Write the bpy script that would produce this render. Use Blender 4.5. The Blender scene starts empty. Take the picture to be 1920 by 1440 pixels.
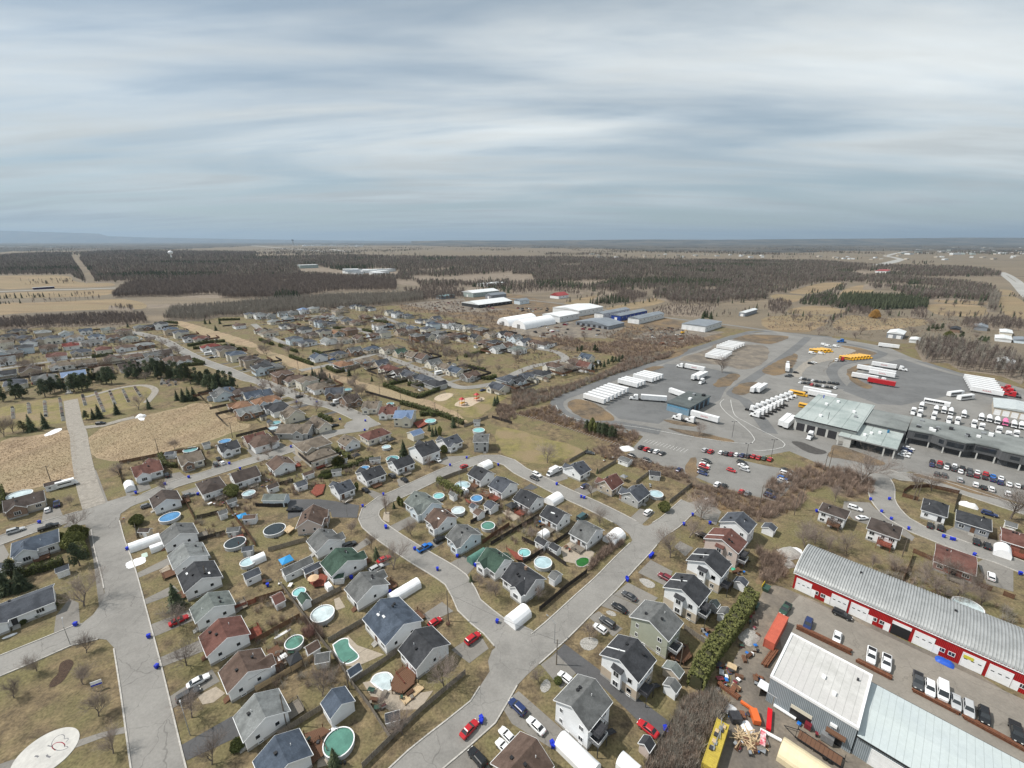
import bpy, math, random
from math import cos, sin, hypot, atan2, pi, copysign, degrees, atan, sqrt
from mathutils import Vector, Matrix, noise
random.seed(7)
R=math.radians
SC=bpy.context.scene
COL=SC.collection
# ------------------------------------------------------------------ camera
FPX, HOR, CAMH=842.0,452.0,100.0          # focal length in photo pixels, horizon row, drone height
PITCH=atan((720 - HOR) / FPX)
cd=bpy.data.cameras.new('camera');cam=bpy.data.objects.new('camera', cd);COL.objects.link(cam)
cd.sensor_fit='HORIZONTAL';cd.sensor_width=36;cd.lens=36 * FPX / 1920
cd.clip_start=1;cd.clip_end=120000
cam.location=(0,0, CAMH);cam.rotation_euler=(pi / 2 - PITCH, 0,0)
SC.camera=cam
# ------------------------------------------------------------------ sky and sun
SUN_EL, SUN_AZ=R(52), R(176)                 # the sun stands to the left of the view (angle from +X)
W=bpy.data.worlds.new('World');SC.world=W;W.use_nodes=True
nt=W.node_tree;N=nt.nodes;LK=nt.links;N.clear()
def wn(t, **k):
	n=N.new(t)
	for a, b in k.items(): setattr(n, a, b)
	return n
def wmath(op, a, b=None, clamp=False):
	n=wn('ShaderNodeMath', operation=op);n.use_clamp=clamp
	for i, x in enumerate((a, b)):
		if x is None: continue
		if isinstance(x, (int, float)): n.inputs[i].default_value=x
		else: LK.new(x, n.inputs[i])
	return n.outputs[0]
out=wn('ShaderNodeOutputWorld');bg=wn('ShaderNodeBackground')
sky=wn('ShaderNodeTexSky', sky_type='NISHITA', sun_disc=False)
sky.sun_elevation=SUN_EL;sky.sun_rotation=R(90) - SUN_AZ;sky.altitude=100
sky.air_density=1.0;sky.dust_density=0.4;sky.ozone_density=1.2
tc=wn('ShaderNodeTexCoord');sx=wn('ShaderNodeSeparateXYZ');LK.new(tc.outputs['Generated'], sx.inputs[0])
zc=wmath('MAXIMUM', wmath('ADD', sx.outputs[2],0.10),0.02)       # cloud sheet seen in perspective
cx=wn('ShaderNodeCombineXYZ')
LK.new(wmath('DIVIDE', sx.outputs[0], zc), cx.inputs[0]);LK.new(wmath('DIVIDE', sx.outputs[1], zc), cx.inputs[1])
def cloudnoise(scale, rot, sx_, sy_, detail, rough, dist, off):
	mp=wn('ShaderNodeMapping');mp.inputs['Rotation'].default_value=(0,0, R(rot))
	mp.inputs['Scale'].default_value=(sx_, sy_, 1);mp.inputs['Location'].default_value=off
	LK.new(cx.outputs[0], mp.inputs[0])
	n=wn('ShaderNodeTexNoise');LK.new(mp.outputs[0], n.inputs['Vector'])
	n.inputs['Scale'].default_value=scale;n.inputs['Detail'].default_value=detail
	n.inputs['Roughness'].default_value=rough;n.inputs['Distortion'].default_value=dist
	return n.outputs[0]
n1=cloudnoise(0.55,28,0.55,1.5,6,0.5,0.5,(3.1,0.7,0))
n2=cloudnoise(1.5,24,0.4,1.7,8,0.55,0.35,(7.3,2.2,0))
nm=wmath('ADD', wmath('MULTIPLY', n1,0.68), wmath('MULTIPLY', n2,0.32))
rmp=wn('ShaderNodeValToRGB');LK.new(nm, rmp.inputs[0])
rmp.color_ramp.interpolation='EASE'
rmp.color_ramp.elements[0].position=0.36;rmp.color_ramp.elements[0].color=(0.10,0.10,0.10,1)
rmp.color_ramp.elements[1].position=0.62;rmp.color_ramp.elements[1].color=(0.97,0.97,0.97,1)
# brightness of the cloud: whiter where thin sheets catch the light, greyer in the thick cores and low down
hb=wn('ShaderNodeMapRange');LK.new(sx.outputs[2], hb.inputs[0])
hb.inputs[1].default_value=0.0;hb.inputs[2].default_value=0.22;hb.inputs[3].default_value=0.0;hb.inputs[4].default_value=1.0
ccol=wn('ShaderNodeMix', data_type='RGBA');LK.new(hb.outputs[0], ccol.inputs[0])
ccol.inputs[6].default_value=(4.3,5.1,5.5,1);ccol.inputs[7].default_value=(10.2,10.7,10.7,1)
gr=wn('ShaderNodeMapRange');LK.new(n2, gr.inputs[0])
gr.inputs[1].default_value=0.35;gr.inputs[2].default_value=0.65;gr.inputs[3].default_value=1.10;gr.inputs[4].default_value=0.8
cc2=wn('ShaderNodeVectorMath', operation='SCALE');LK.new(ccol.outputs[2], cc2.inputs[0]);LK.new(gr.outputs[0], cc2.inputs[3])
veil=wn('ShaderNodeMix', data_type='RGBA');veil.inputs[0].default_value=0.5     # high thin veil greys the open sky
LK.new(sky.outputs[0], veil.inputs[6]);veil.inputs[7].default_value=(3.6,4.7,5.3,1)
mx=wn('ShaderNodeMix', data_type='RGBA');LK.new(rmp.outputs[0], mx.inputs[0])
LK.new(veil.outputs[2], mx.inputs[6]);LK.new(cc2.outputs[0], mx.inputs[7])
LK.new(mx.outputs[2], bg.inputs[0]);bg.inputs[1].default_value=0.1;LK.new(bg.outputs[0], out.inputs[0])
sl=bpy.data.lights.new('sun', 'SUN');so=bpy.data.objects.new('sun', sl);COL.objects.link(so)
sl.energy=5.0;sl.angle=R(0.9);sl.color=(1.0,0.95,0.88)
sd=Vector((cos(SUN_EL) * cos(SUN_AZ), cos(SUN_EL) * sin(SUN_AZ), sin(SUN_EL)))
so.rotation_euler=sd.to_track_quat('Z', 'Y').to_euler();so.location=(-300,0,400)
VS=SC.view_settings;VS.view_transform='Standard';VS.look='None';VS.exposure=-0.1;VS.gamma=1.0;VS.use_curve_mapping=False
# ------------------------------------------------------------------ photo pixel -> ground (tiles of the survey: origin, zoom)
TL=dict(A1=(0,1080,4),A2=(480,1080,4),A3=(960,1080,4),A4=(1440,1080,4),B1=(0,800,4),B2=(480,800,4),B3=(960,800,4),B4=(1440,800,4),
 C1=(0,560,4),C2=(480,560,4),C3=(960,560,4),C4=(1440,560,4),D1=(0,420,4),D2=(480,420,4),D3=(960,420,4),D4=(1440,420,4),
 E1=(480,900,8),E2=(720,840,8),E3=(720,980,8),E4=(920,880,8),E5=(520,1020,8),E6=(1160,940,8),E7=(1280,1240,8),E8=(1360,700,8),E9=(1600,740,6),E0=(1440,1260,8),P=(0,0,1))
def G(t, x, y, z=0.0):
	x0, y0, s=TL[t];u=x0 + x / s - 960;v=720 - (y0 + y / s)
	h=FPX * cos(PITCH) + v * sin(PITCH);d=FPX * sin(PITCH) - v * cos(PITCH)
	k=(CAMH - z) / d
	return Vector((u * k, h * k, z))
Q=sqrt(0.5)
def ST(s, t, z=0.0): return Vector(((s - t) * Q, (s + t) * Q, z))   # the town's own 45 degree street grid
def toST(p): return ((p[0] + p[1]) * Q, (p[1] - p[0]) * Q)
def path(t, txt, z=0.0):
	r=[]
	for w in txt.split():
		if w[0].isalpha(): t=w;continue
		a, b=w.split(',');r.append(G(t, float(a), float(b), z))
	return r
def S(*c): return tuple((x / 255 / 12.92 if x / 255 <= .04045 else ((x / 255 + .055) / 1.055) ** 2.4) for x in c)
# ------------------------------------------------------------------ materials
MATS={}
def mat(name, c1, c2=None, scale=1.0, rough=0.8, bump=0.0, metal=0.0, c3=None, scale3=0.08, world=False, spec=0.3, fac=(0.38,0.62), detail=4.0, stretch=None, bscale=None, mottle=0.0):
	if name in MATS: return MATS[name]
	m=bpy.data.materials.new(name);m.use_nodes=True;MATS[name]=m
	t=m.node_tree;b=t.nodes['Principled BSDF'];L=t.links.new
	b.inputs['Roughness'].default_value=rough;b.inputs['Metallic'].default_value=metal
	b.inputs['Specular IOR Level'].default_value=spec
	c1=tuple(c1)[:3] + (1,)
	if c2 is None and c3 is None and not bump and not mottle:
		b.inputs['Base Color'].default_value=c1;m.diffuse_color=c1;return m
	if world: co=t.nodes.new('ShaderNodeNewGeometry').outputs['Position']
	else: co=t.nodes.new('ShaderNodeTexCoord').outputs['Object']
	if stretch:
		mp=t.nodes.new('ShaderNodeMapping');mp.inputs['Scale'].default_value=stretch[:3]
		if len(stretch) > 3: mp.inputs['Rotation'].default_value=(0,0, R(stretch[3]))
		L(co, mp.inputs[0]);co=mp.outputs[0]
	def ns(sc, det=detail):
		n=t.nodes.new('ShaderNodeTexNoise');n.inputs['Scale'].default_value=sc;n.inputs['Detail'].default_value=det
		n.inputs['Roughness'].default_value=0.62;L(co, n.inputs['Vector']);return n.outputs[0]
	def mr(s, a, bb, lo=0, hi=1):
		n=t.nodes.new('ShaderNodeMapRange');L(s, n.inputs[0]);n.inputs[1].default_value=a;n.inputs[2].default_value=bb
		n.inputs[3].default_value=lo;n.inputs[4].default_value=hi;return n.outputs[0]
	def mix(f, a, bb):
		n=t.nodes.new('ShaderNodeMix');n.data_type='RGBA';L(f, n.inputs[0])
		for i, x in ((6, a),(7, bb)):
			if isinstance(x, tuple): n.inputs[i].default_value=x[:3] + (1,)
			else: L(x, n.inputs[i])
		return n.outputs[2]
	col=c1
	if c2 is not None: col=mix(mr(ns(scale), *fac), c1, tuple(c2))
	if c3 is not None: col=mix(mr(ns(scale3,3),0.42,0.62), col, tuple(c3))
	if mottle:
		n=t.nodes.new('ShaderNodeVectorMath');n.operation='SCALE'
		if isinstance(col, tuple): n.inputs[0].default_value=col[:3]
		else: L(col, n.inputs[0])
		L(mr(ns(scale * 3.1 + .7,6),.3,.7,1 - mottle, 1 + mottle), n.inputs[3]);col=n.outputs[0]
	if isinstance(col, tuple): b.inputs['Base Color'].default_value=col[:3] + (1,)
	else: L(col, b.inputs['Base Color'])
	if bump:
		bp=t.nodes.new('ShaderNodeBump');bp.inputs['Strength'].default_value=bump;bp.inputs['Distance'].default_value=0.05
		L(ns(bscale or scale * 2), bp.inputs['Height']);L(bp.outputs[0], b.inputs['Normal'])
	m.diffuse_color=c1
	return m
def asphalt(name, c, crack=0.3, tone=0.12):
	"""grey road surface: wheel-worn mottling, patches and a net of sealed cracks"""
	if name in MATS: return MATS[name]
	m=mat(name, c, tuple(x * 0.86 for x in c),0.35,0.92, bump=0.12, c3=tuple(x * (1 + tone) for x in c), scale3=0.05, world=True, bscale=9, mottle=0.1)
	t=m.node_tree;L=t.links.new;b=t.nodes['Principled BSDF'];src=b.inputs['Base Color'].links[0].from_socket
	g=t.nodes.new('ShaderNodeNewGeometry');d=t.nodes.new('ShaderNodeTexNoise');d.inputs['Scale'].default_value=0.25;L(g.outputs[0], d.inputs['Vector'])
	ad=t.nodes.new('ShaderNodeMix');ad.data_type='VECTOR';ad.inputs[0].default_value=0.75;L(g.outputs[0], ad.inputs[4])
	sc=t.nodes.new('ShaderNodeVectorMath');sc.operation='MULTIPLY_ADD';L(d.outputs[1], sc.inputs[0]);sc.inputs[1].default_value=(6,6,0);L(g.outputs[0], sc.inputs[2]);L(sc.outputs[0], ad.inputs[5])
	v=t.nodes.new('ShaderNodeTexVoronoi');v.feature='DISTANCE_TO_EDGE';v.inputs['Scale'].default_value=0.11;L(ad.outputs[1], v.inputs['Vector'])
	r=t.nodes.new('ShaderNodeMapRange');L(v.outputs[0], r.inputs[0]);r.inputs[1].default_value=0.002;r.inputs[2].default_value=0.008;r.inputs[3].default_value=1 - crack;r.inputs[4].default_value=1
	s2=t.nodes.new('ShaderNodeVectorMath');s2.operation='SCALE';L(src, s2.inputs[0]);L(r.outputs[0], s2.inputs[3]);L(s2.outputs[0], b.inputs['Base Color'])
	return m
def lines(m, sc, axis, amt, rot=0, lo=0.0, hi=0.25):
	"""parallel dark lines on a material: joints, roof seams, painted groove shade of corrugated walls, in object space"""
	t=m.node_tree;L=t.links.new;b=t.nodes['Principled BSDF']
	w=t.nodes.new('ShaderNodeTexWave');w.wave_type='BANDS';w.bands_direction=axis;w.inputs['Scale'].default_value=sc
	tcn=t.nodes.new('ShaderNodeTexCoord');L(tcn.outputs['Object'], w.inputs[0])
	r=t.nodes.new('ShaderNodeMapRange');L(w.outputs[1], r.inputs[0]);r.inputs[1].default_value=lo;r.inputs[2].default_value=hi;r.inputs[3].default_value=1 - amt;r.inputs[4].default_value=1
	s=t.nodes.new('ShaderNodeVectorMath');s.operation='SCALE';L(r.outputs[0], s.inputs[3])
	if b.inputs['Base Color'].links: L(b.inputs['Base Color'].links[0].from_socket, s.inputs[0])
	else: s.inputs[0].default_value=b.inputs['Base Color'].default_value[:3]
	L(s.outputs[0], b.inputs['Base Color']);return m
def shingle(name, c, tone=1.0):
	c=tuple(x * .66 for x in c);m=mat('shingle_' + name, c, tuple(min(1, x * 1.35 + .012) for x in c),2.6,0.95, bump=0.3, c3=tuple(x * 0.78 for x in c), scale3=0.35, fac=(.3,.7), detail=8, bscale=7, mottle=.12)
	return m
ROOF={k: shingle(k, v) for k, v in dict(charcoal=(.052,.055,.062), slate=(.085,.095,.115), slate_blue=(.085,.11,.15), grey=(.16,.165,.165), pale_grey=(.25,.265,.265), grey_green=(.185,.21,.20),
 brown=(.14,.095,.075), dark_brown=(.085,.066,.058), red_brown=(.165,.075,.06), tan=(.20,.165,.13), green=(.055,.10,.075), orange_brown=(.27,.15,.09), red=(.21,.05,.04)).items()}
ROOF['blue_metal']=lines(mat('blue_metal_roof', (.14,.20,.32),(.18,.25,.38),0.4,0.45, metal=.3),.7, 'X', .3)
ROOF['pale_metal']=lines(mat('pale_metal_roof', (.5,.54,.55),(.58,.62,.62),0.4,0.5, metal=.2),.7, 'X', .3)
def siding(name, c): return lines(mat('siding_' + name, c, tuple(x * .93 for x in c),.5,.6, mottle=.02),2.6, 'Z', .12, hi=.15)
WALL={k: siding(k, v) for k, v in dict(white=(.78,.80,.82), pale_blue=(.60,.68,.74), cream=(.66,.63,.55), beige=(.50,.44,.36), grey=(.40,.41,.41), sage=(.36,.38,.31), pink_beige=(.55,.47,.43), slate=(.24,.26,.29), tan=(.46,.39,.31)).items()}
WALL['brick']=mat('brick_wall', (.30,.12,.09),(.22,.09,.07),3.5,.9, mottle=.2)
WALL['brown_brick']=mat('brown_brick_wall', (.26,.18,.13),(.19,.13,.10),3.5,.9, mottle=.2)
WHITE=mat('white_paint', (.80,.81,.82),(.72,.73,.74),.8,.5)
GLASS=mat('window_glass', (.025,.03,.036), rough=.12, spec=.6)
CONC=mat('concrete', (.36,.35,.33),(.30,.29,.27),.6,.95, mottle=.1)
WOODB=mat('brown_stained_wood', (.16,.085,.05),(.11,.06,.04),1.6,.9, mottle=.2, stretch=(6,6,.6))
WOODG=mat('weathered_grey_wood', (.24,.215,.18),(.16,.14,.12),1.6,.95, mottle=.25, stretch=(6,6,.6))
WOODR=mat('red_stained_wood', (.24,.07,.045),(.17,.05,.035),1.6,.85, mottle=.2)
WOODN=mat('new_lumber', (.52,.40,.25),(.42,.31,.19),1.2,.9, mottle=.15)
BLACK=mat('black_plastic', (.02,.02,.022), rough=.5)
DARKM=mat('dark_metal', (.06,.06,.065),(.04,.04,.045),2,.55, metal=.3)
STEEL=mat('galvanised_steel', (.42,.43,.44),(.34,.35,.36),1.5,.4, metal=.6)
RUST=mat('rusty_steel', (.20,.085,.045),(.12,.055,.035),2.5,.9, mottle=.25)
POLEW=mat('pole_wood', (.17,.14,.11),(.12,.10,.08),2,.95)
BLUE=mat('blue_bin_plastic', (.012,.03,.42),(.016,.04,.5),2,.45)
SNOW=mat('old_snow', (.82,.83,.85),(.62,.61,.60),.8,.8, bump=.3, mottle=.08)
FABW=mat('white_tarpaulin', (.86,.87,.88),(.79,.80,.82),.5,.55, bump=.15, bscale=1.5)
TYRE=mat('tyre_rubber', (.018,.018,.018), rough=.9)
RIM=mat('wheel_rim', (.38,.39,.4), rough=.35, metal=.7)
# ------------------------------------------------------------------ mesh and object helpers
class MB:
	def __init__(s): s.v=[];s.f=[];s.m=[];s.mi=0
	def add(s, vs, fs):
		o=len(s.v);s.v += [tuple(x) for x in vs];s.f += [tuple(i + o for i in q) for q in fs];s.m += [s.mi] * len(fs);return s
	def box(s, x0, x1, y0, y1, z0, z1, M=None):
		vs=[Vector((x, y, z)) for z in (z0, z1) for y in (y0, y1) for x in (x0, x1)]
		if M: vs=[M @ v for v in vs]
		return s.add(vs, [(0,2,3,1),(4,5,7,6),(0,1,5,4),(2,6,7,3),(0,4,6,2),(1,3,7,5)])
	def frustum(s, a, b, z0, z1, M=None):      # a,b=(x0,x1,y0,y1) of bottom and top
		vs=[Vector((x, y, z)) for (x0, x1, y0, y1), z in ((a, z0),(b, z1)) for y in (y0, y1) for x in (x0, x1)]
		if M: vs=[M @ v for v in vs]
		return s.add(vs, [(0,2,3,1),(4,5,7,6),(0,1,5,4),(2,6,7,3),(0,4,6,2),(1,3,7,5)])
	def ext(s, prof, y0, y1, axis='y'):        # profile in (a,z), extruded along axis
		n=len(prof)
		mk=(lambda a, z, q: (a, q, z)) if axis == 'y' else (lambda a, z, q: (q, a, z))
		vs=[mk(a, z, y0) for a, z in prof] + [mk(a, z, y1) for a, z in prof]
		fs=[(i, (i + 1) % n, (i + 1) % n + n, i + n) for i in range(n)] + [tuple(range(n))[::-1], tuple(range(n, 2 * n))]
		return s.add(vs, fs)
	def poly(s, pts, z0, z1):                  # vertical prism from a ground outline
		n=len(pts);vs=[(p[0], p[1], z0) for p in pts] + [(p[0], p[1], z1) for p in pts]
		return s.add(vs, [(i, (i + 1) % n, (i + 1) % n + n, i + n) for i in range(n)] + [tuple(range(n))[::-1], tuple(range(n, 2 * n))])
	def cyl(s, c, r, z0, z1, n=12, r2=None, cap=True):
		r2=r if r2 is None else r2
		vs=[(c[0] + r * cos(a), c[1] + r * sin(a), z0) for a in (2 * pi * i / n for i in range(n))]
		vs += [(c[0] + r2 * cos(a), c[1] + r2 * sin(a), z1) for a in (2 * pi * i / n for i in range(n))]
		fs=[(i, (i + 1) % n, (i + 1) % n + n, i + n) for i in range(n)]
		if cap: fs += [tuple(range(n))[::-1], tuple(range(n, 2 * n))]
		return s.add(vs, fs)
	def tube(s, a, b, r1, r2=None, n=5, cap=False):
		a, b=Vector(a), Vector(b);r2=r1 if r2 is None else r2
		d=(b - a);q=d.to_track_quat('Z', 'Y') if d.length > 1e-6 else Matrix.Identity(3).to_quaternion()
		e1, e2=q @ Vector((1,0,0)), q @ Vector((0,1,0))
		vs=[]
		for p, r in ((a, r1),(b, r2)):
			for i in range(n):
				w=2 * pi * i / n;vs.append(p + e1 * (r * cos(w)) + e2 * (r * sin(w)))
		fs=[(i, (i + 1) % n, (i + 1) % n + n, i + n) for i in range(n)]
		if cap: fs += [tuple(range(n))[::-1], tuple(range(n, 2 * n))]
		return s.add(vs, fs)
	def wheel(s, x, y, z, r, w, n=12):         # axle along y
		vs=[(x + r * cos(2 * pi * i / n), yy, z + r * sin(2 * pi * i / n)) for yy in (y - w / 2, y + w / 2) for i in range(n)]
		return s.add(vs, [(i, (i + 1) % n, (i + 1) % n + n, i + n) for i in range(n)] + [tuple(range(n))[::-1], tuple(range(n, 2 * n))])
	def mesh(s, name, *mats, smooth=False):
		me=bpy.data.meshes.new(name);me.from_pydata(s.v, [], s.f)
		for m in mats: me.materials.append(m)
		if any(s.m): me.polygons.foreach_set('material_index', s.m)
		if smooth: me.polygons.foreach_set('use_smooth', [True] * len(me.polygons))
		me.update();return me
	def build(s, name, m, parent=None, loc=None, rz=0.0, smooth=False): return obj(name, s.mesh(name, m, smooth=smooth), parent, loc, rz)
def obj(name, me, parent=None, loc=None, rz=0.0, m=None):
	o=bpy.data.objects.new(name, me);COL.objects.link(o)
	if parent is not None: o.parent=parent
	if loc is not None: o.location=loc
	if rz: o.rotation_euler=(0,0, rz)
	if m is not None:
		o.material_slots[0].link='OBJECT';o.material_slots[0].material=m
	return o
def tag(o, label, cat, group=None):
	o['label']=label;o['category']=cat
	if group: o['group']=group
	return o
def thing(name, label, cat, loc, rz=0.0, group=None): return tag(obj(name, None, None, loc, rz), label, cat, group)
def struct(o): o['kind']='structure';return o
def stuff(o, label=None, cat=None):
	o['kind']='stuff'
	if label: o['label']=label;o['category']=cat
	return o
CACHE={}
def cached(key, fn):
	if key not in CACHE: CACHE[key]=fn()
	return CACHE[key]
def smoothline(pts, step=4.0):
	r=[];n=len(pts)
	for i in range(n - 1):
		p0, p1, p2, p3=pts[max(i - 1,0)], pts[i], pts[i + 1], pts[min(i + 2, n - 1)]
		k=max(1, int((p2 - p1).length / step))
		for j in range(k):
			t=j / k
			r.append(0.5 * ((2 * p1) + (p2 - p0) * t + (2 * p0 - 5 * p1 + 4 * p2 - p3) * t * t + (3 * p1 - p0 - 3 * p2 + p3) * t ** 3))
	return r + [pts[-1]]
def inpoly(p, poly):
	x, y=p[0], p[1];c=False;n=len(poly);j=n - 1
	for i in range(n):
		xi, yi, xj, yj=poly[i][0], poly[i][1], poly[j][0], poly[j][1]
		if (yi > y) != (yj > y) and x < (xj - xi) * (y - yi) / (yj - yi) + xi: c=not c
		j=i
	return c
def dseg(p, a, b):
	ax, ay, bx, by=a[0], a[1], b[0], b[1];dx, dy=bx - ax, by - ay;l=dx * dx + dy * dy
	t=0 if l == 0 else max(0, min(1,((p[0] - ax) * dx + (p[1] - ay) * dy) / l))
	return hypot(p[0] - ax - t * dx, p[1] - ay - t * dy)
def dline(p, pts): return min(dseg(p, pts[i], pts[i + 1]) for i in range(len(pts) - 1))
# ================================================================== GROUND
LAWN=mat('dormant_lawn', (.215,.165,.095),(.085,.065,.043),.3,.98, bump=.8, c3=(.145,.128,.062), scale3=.07, world=True, bscale=2.2, mottle=.42, detail=9, fac=(.36,.64))
FIELD=mat('dry_field_grass', (.345,.26,.17),(.225,.165,.11),.12,.98, bump=.7, c3=(.27,.215,.135), scale3=.02, world=True, bscale=1.4, mottle=.28, detail=8, stretch=(1,.45,1,20))
FARM=mat('far_farmland', (.205,.165,.118),(.12,.10,.076),.008,.98, c3=(.155,.13,.095), scale3=.0016, world=True, mottle=.3, detail=9, stretch=(.5,1.7,1,12))
FIELD2=mat('pale_paddock', (.275,.205,.125),(.175,.13,.08),.02,.98, c3=(.21,.165,.10), scale3=.006, world=True, mottle=.3, detail=9, stretch=(.4,1.8,1,12))
CEMG=mat('cemetery_grass', (.215,.185,.075),(.14,.125,.055),.3,.98, bump=.4, c3=(.22,.17,.10), scale3=.07, world=True, bscale=2, mottle=.2)
ROUGH=mat('brown_rough_ground', (.155,.12,.085),(.085,.068,.052),.25,.98, bump=.7, c3=(.19,.135,.08), scale3=.05, world=True, bscale=2, mottle=.34, detail=8)
FLOOR=mat('forest_floor', (.17,.14,.11),(.22,.18,.14),.05,.98, world=True, mottle=.2)
ROADM=asphalt('street_asphalt', (.225,.217,.203))
LOTM=asphalt('lot_asphalt', (.195,.19,.18),.18)
LOTD=asphalt('dark_lot_asphalt', (.135,.137,.138),.15)
DRVM=asphalt('driveway_asphalt', (.195,.184,.168),.25)
DRVD=asphalt('new_driveway_asphalt', (.085,.085,.088),.2)
GRAV=mat('gravel', (.31,.285,.25),(.22,.20,.175),.5,.98, bump=.5, c3=(.27,.25,.22), scale3=.08, world=True, mottle=.2)
DIRT=mat('yard_dirt', (.235,.20,.16),(.16,.14,.115),.25,.98, bump=.4, c3=(.13,.115,.10), scale3=.07, world=True, mottle=.18)
KERB=mat('kerb_concrete', (.46,.44,.41),(.36,.345,.32),.8,.95, world=True, mottle=.15)
PATIO=mat('patio_pavers', (.36,.31,.25),(.30,.26,.21),1.2,.95, world=True, mottle=.1)
SAND=mat('play_sand', (.46,.38,.29),(.40,.33,.25),.6,.98, world=True, mottle=.08)
MULCH=mat('dark_mulch', (.05,.033,.025),(.075,.05,.035),2,.98, bump=.6, world=True, mottle=.3)
PEBB=mat('pale_pebbles', (.40,.385,.36),(.24,.23,.21),3,.95, bump=.5, world=True, mottle=.25)
PAINT=mat('road_paint', (.72,.72,.70),(.5,.5,.48),.9,.8, world=True)
YPAINT=mat('yellow_paint', (.62,.42,.08),(.45,.33,.12),.9,.8, world=True)
b=60000.0
gm=MB();gm.add([(-b, -3000,0),(b, -3000,0),(b, b, 0),(-b, b, 0)],[(0,1,2,3)]);struct(gm.build('ground', LAWN))
SHZ=[0.02]
def soften(pts, amt):
	"""natural, uneven outline for grass, soil and snow patches"""
	r=[];n=len(pts);per=sum((pts[i] - pts[i-1]).length for i in range(n));st=max(1.5, per / 160)
	for p in smoothline([pts[-1].lerp(pts[0],.5)] + [q_ for i in range(n) for q_ in (pts[i].lerp(pts[i-1],.25), pts[i].lerp(pts[(i+1) % n],.25))] + [pts[-1].lerp(pts[0],.5)], st)[:-1]: r.append(p + Vector((noise.noise((p.x * .13, p.y * .13,1)), noise.noise((p.x * .13, p.y * .13,7)),0)) * amt)
	return r
SOFT=dict(field=2.2, rough_ground=2.0, verge=1.2, snow_patch=.8, gravel_bed=.35, cemetery_lawn=1.5, mulch_bed=.4, oil_stain=.8, playground_sand=.8, works_yard=1.0, woodland_floor=0)
def sheet(name, pts, m, z=None):
	if SOFT.get(name) and len(pts) < 40: pts=soften(pts, SOFT[name])
	if z is None: SHZ[0] += 0.0004;z=SHZ[0]
	q=MB();q.add([(p[0], p[1],0) for p in pts],[tuple(range(len(pts)))])
	o=q.build(name, m);o.location.z=z
	if o.data.polygons[0].normal.z < 0: o.data.flip_normals()
	return struct(o)
# open country behind the town, one sheet to the horizon
sheet('farmland', [(-b + 9,560,0),(-700,470,0)] + path('C1', '-40,180 300,205 860,225 1000,190 1300,190') + path('C2', '-100,110 700,40 1250,60') + path('C3', '-200,60 300,90 1000,130 1640,225') + path('C4', '0,240 600,290 900,340 1150,330 1700,420 1920,500') + [Vector((1500,380,0)), Vector((b - 9,420,0)), Vector((b - 9, b - 9,0)), Vector((-b + 9, b - 9,0))], FARM, .012)
for pts in ('B1 -60,112 300,60 520,22 560,40 585,330 600,400 470,420 330,440 30,505 -60,520', 'C1 1545,768 1700,880 1905,955 1720,1010 1520,1085 1300,1130 1040,1190 880,1230 720,1195 690,1170 650,1050 720,985 980,905 1200,850'):
	sheet('field', path('C1', pts), FIELD)
FIELDS=('D1 -60,650 0,590 300,590 850,560 1000,570 1100,600 1090,640 800,640 100,670 -60,700', 'D1 -60,520 -60,560 700,545 860,520 850,490 400,505', 'D1 -60,390 180,385 520,385 560,440 850,440 850,470 300,480 -60,490',
			'D3 350,600 560,545 700,530 820,540 600,600 480,610', 'D3 660,640 900,590 1020,555 1190,560 1100,600 900,640', 'D4 -40,690 400,680 480,720 380,780 270,820 -40,790', 'D4 150,640 330,610 600,640 540,680 130,670',
			'D4 0,545 60,525 140,530 280,540 180,600', 'D4 130,515 280,470 410,440 600,440 440,495 300,530', 'D4 430,540 700,450 780,480 800,495 720,535 550,530', 'D4 480,740 600,680 760,700 1180,710 1200,760 760,800 500,790', 'D4 1200,600 1440,600 1640,620 1650,690 1300,690 1190,640',
			'D4 1720,545 1860,540 1960,620 1960,720 1760,690', 'D4 1700,490 1830,495 1860,530 1720,535', 'D4 1240,560 1420,560 1640,590 1640,605 1260,590', 'C1 1330,160 1480,200 1920,330 1920,380 1500,270 1320,190', 'C2 0,360 300,455 520,545 560,560 900,650 1300,760 1500,840 1560,900 1600,930 1500,920 1300,830 1080,770 700,640 400,560 250,510 60,420 0,390',
			'B3 -100,-10 30,20 180,70 560,170 470,225 300,290 120,275 -30,230 -140,110', 'C2 1380,660 1500,680 1900,690 1850,760 1700,870 1600,900 1400,810 1300,760 1440,700')
for pts in FIELDS: sheet('field', path('D1', pts),(CEMG if pts[:4] == 'B3 -' or '1380,660' in pts else FIELD) if pts[0] in 'BC' else FIELD2)
FIELDS=list(FIELDS)
sheet('cemetery_lawn', path('C1', '-60,830 200,775 500,720 1000,652 1150,668 1185,700 1110,790 880,850 620,915 300,955 -60,1020'), CEMG)
for pts in ('C3 -10,850 60,860 300,800 420,890 560,930 790,950 960,1020 890,1130 820,1100 740,1070 400,960 100,880', 'B3 560,170 800,130 830,200 1290,330 1500,450 1920,545 1960,700 1840,720 1600,640 1330,560 1340,440 800,260', 'B4 -20,400 200,310 400,290 640,330 800,400 790,520 560,540 440,430 300,500 200,650 0,700 -20,560',
			'C3 700,560 860,470 1000,430 1220,380 1500,320 1600,260 1350,250 700,330 560,330 350,270 0,230 -60,300 200,330 400,390 620,400 840,450', 'A3 1260,960 1440,880 1640,960 1560,1100 1400,1300 1390,1460 1000,1460 1090,1340 1200,1130', 'A4 -80,-200 150,-120 120,20 -40,80 -80,40'):
	sheet('rough_ground', path('C3', pts), ROUGH)
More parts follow.
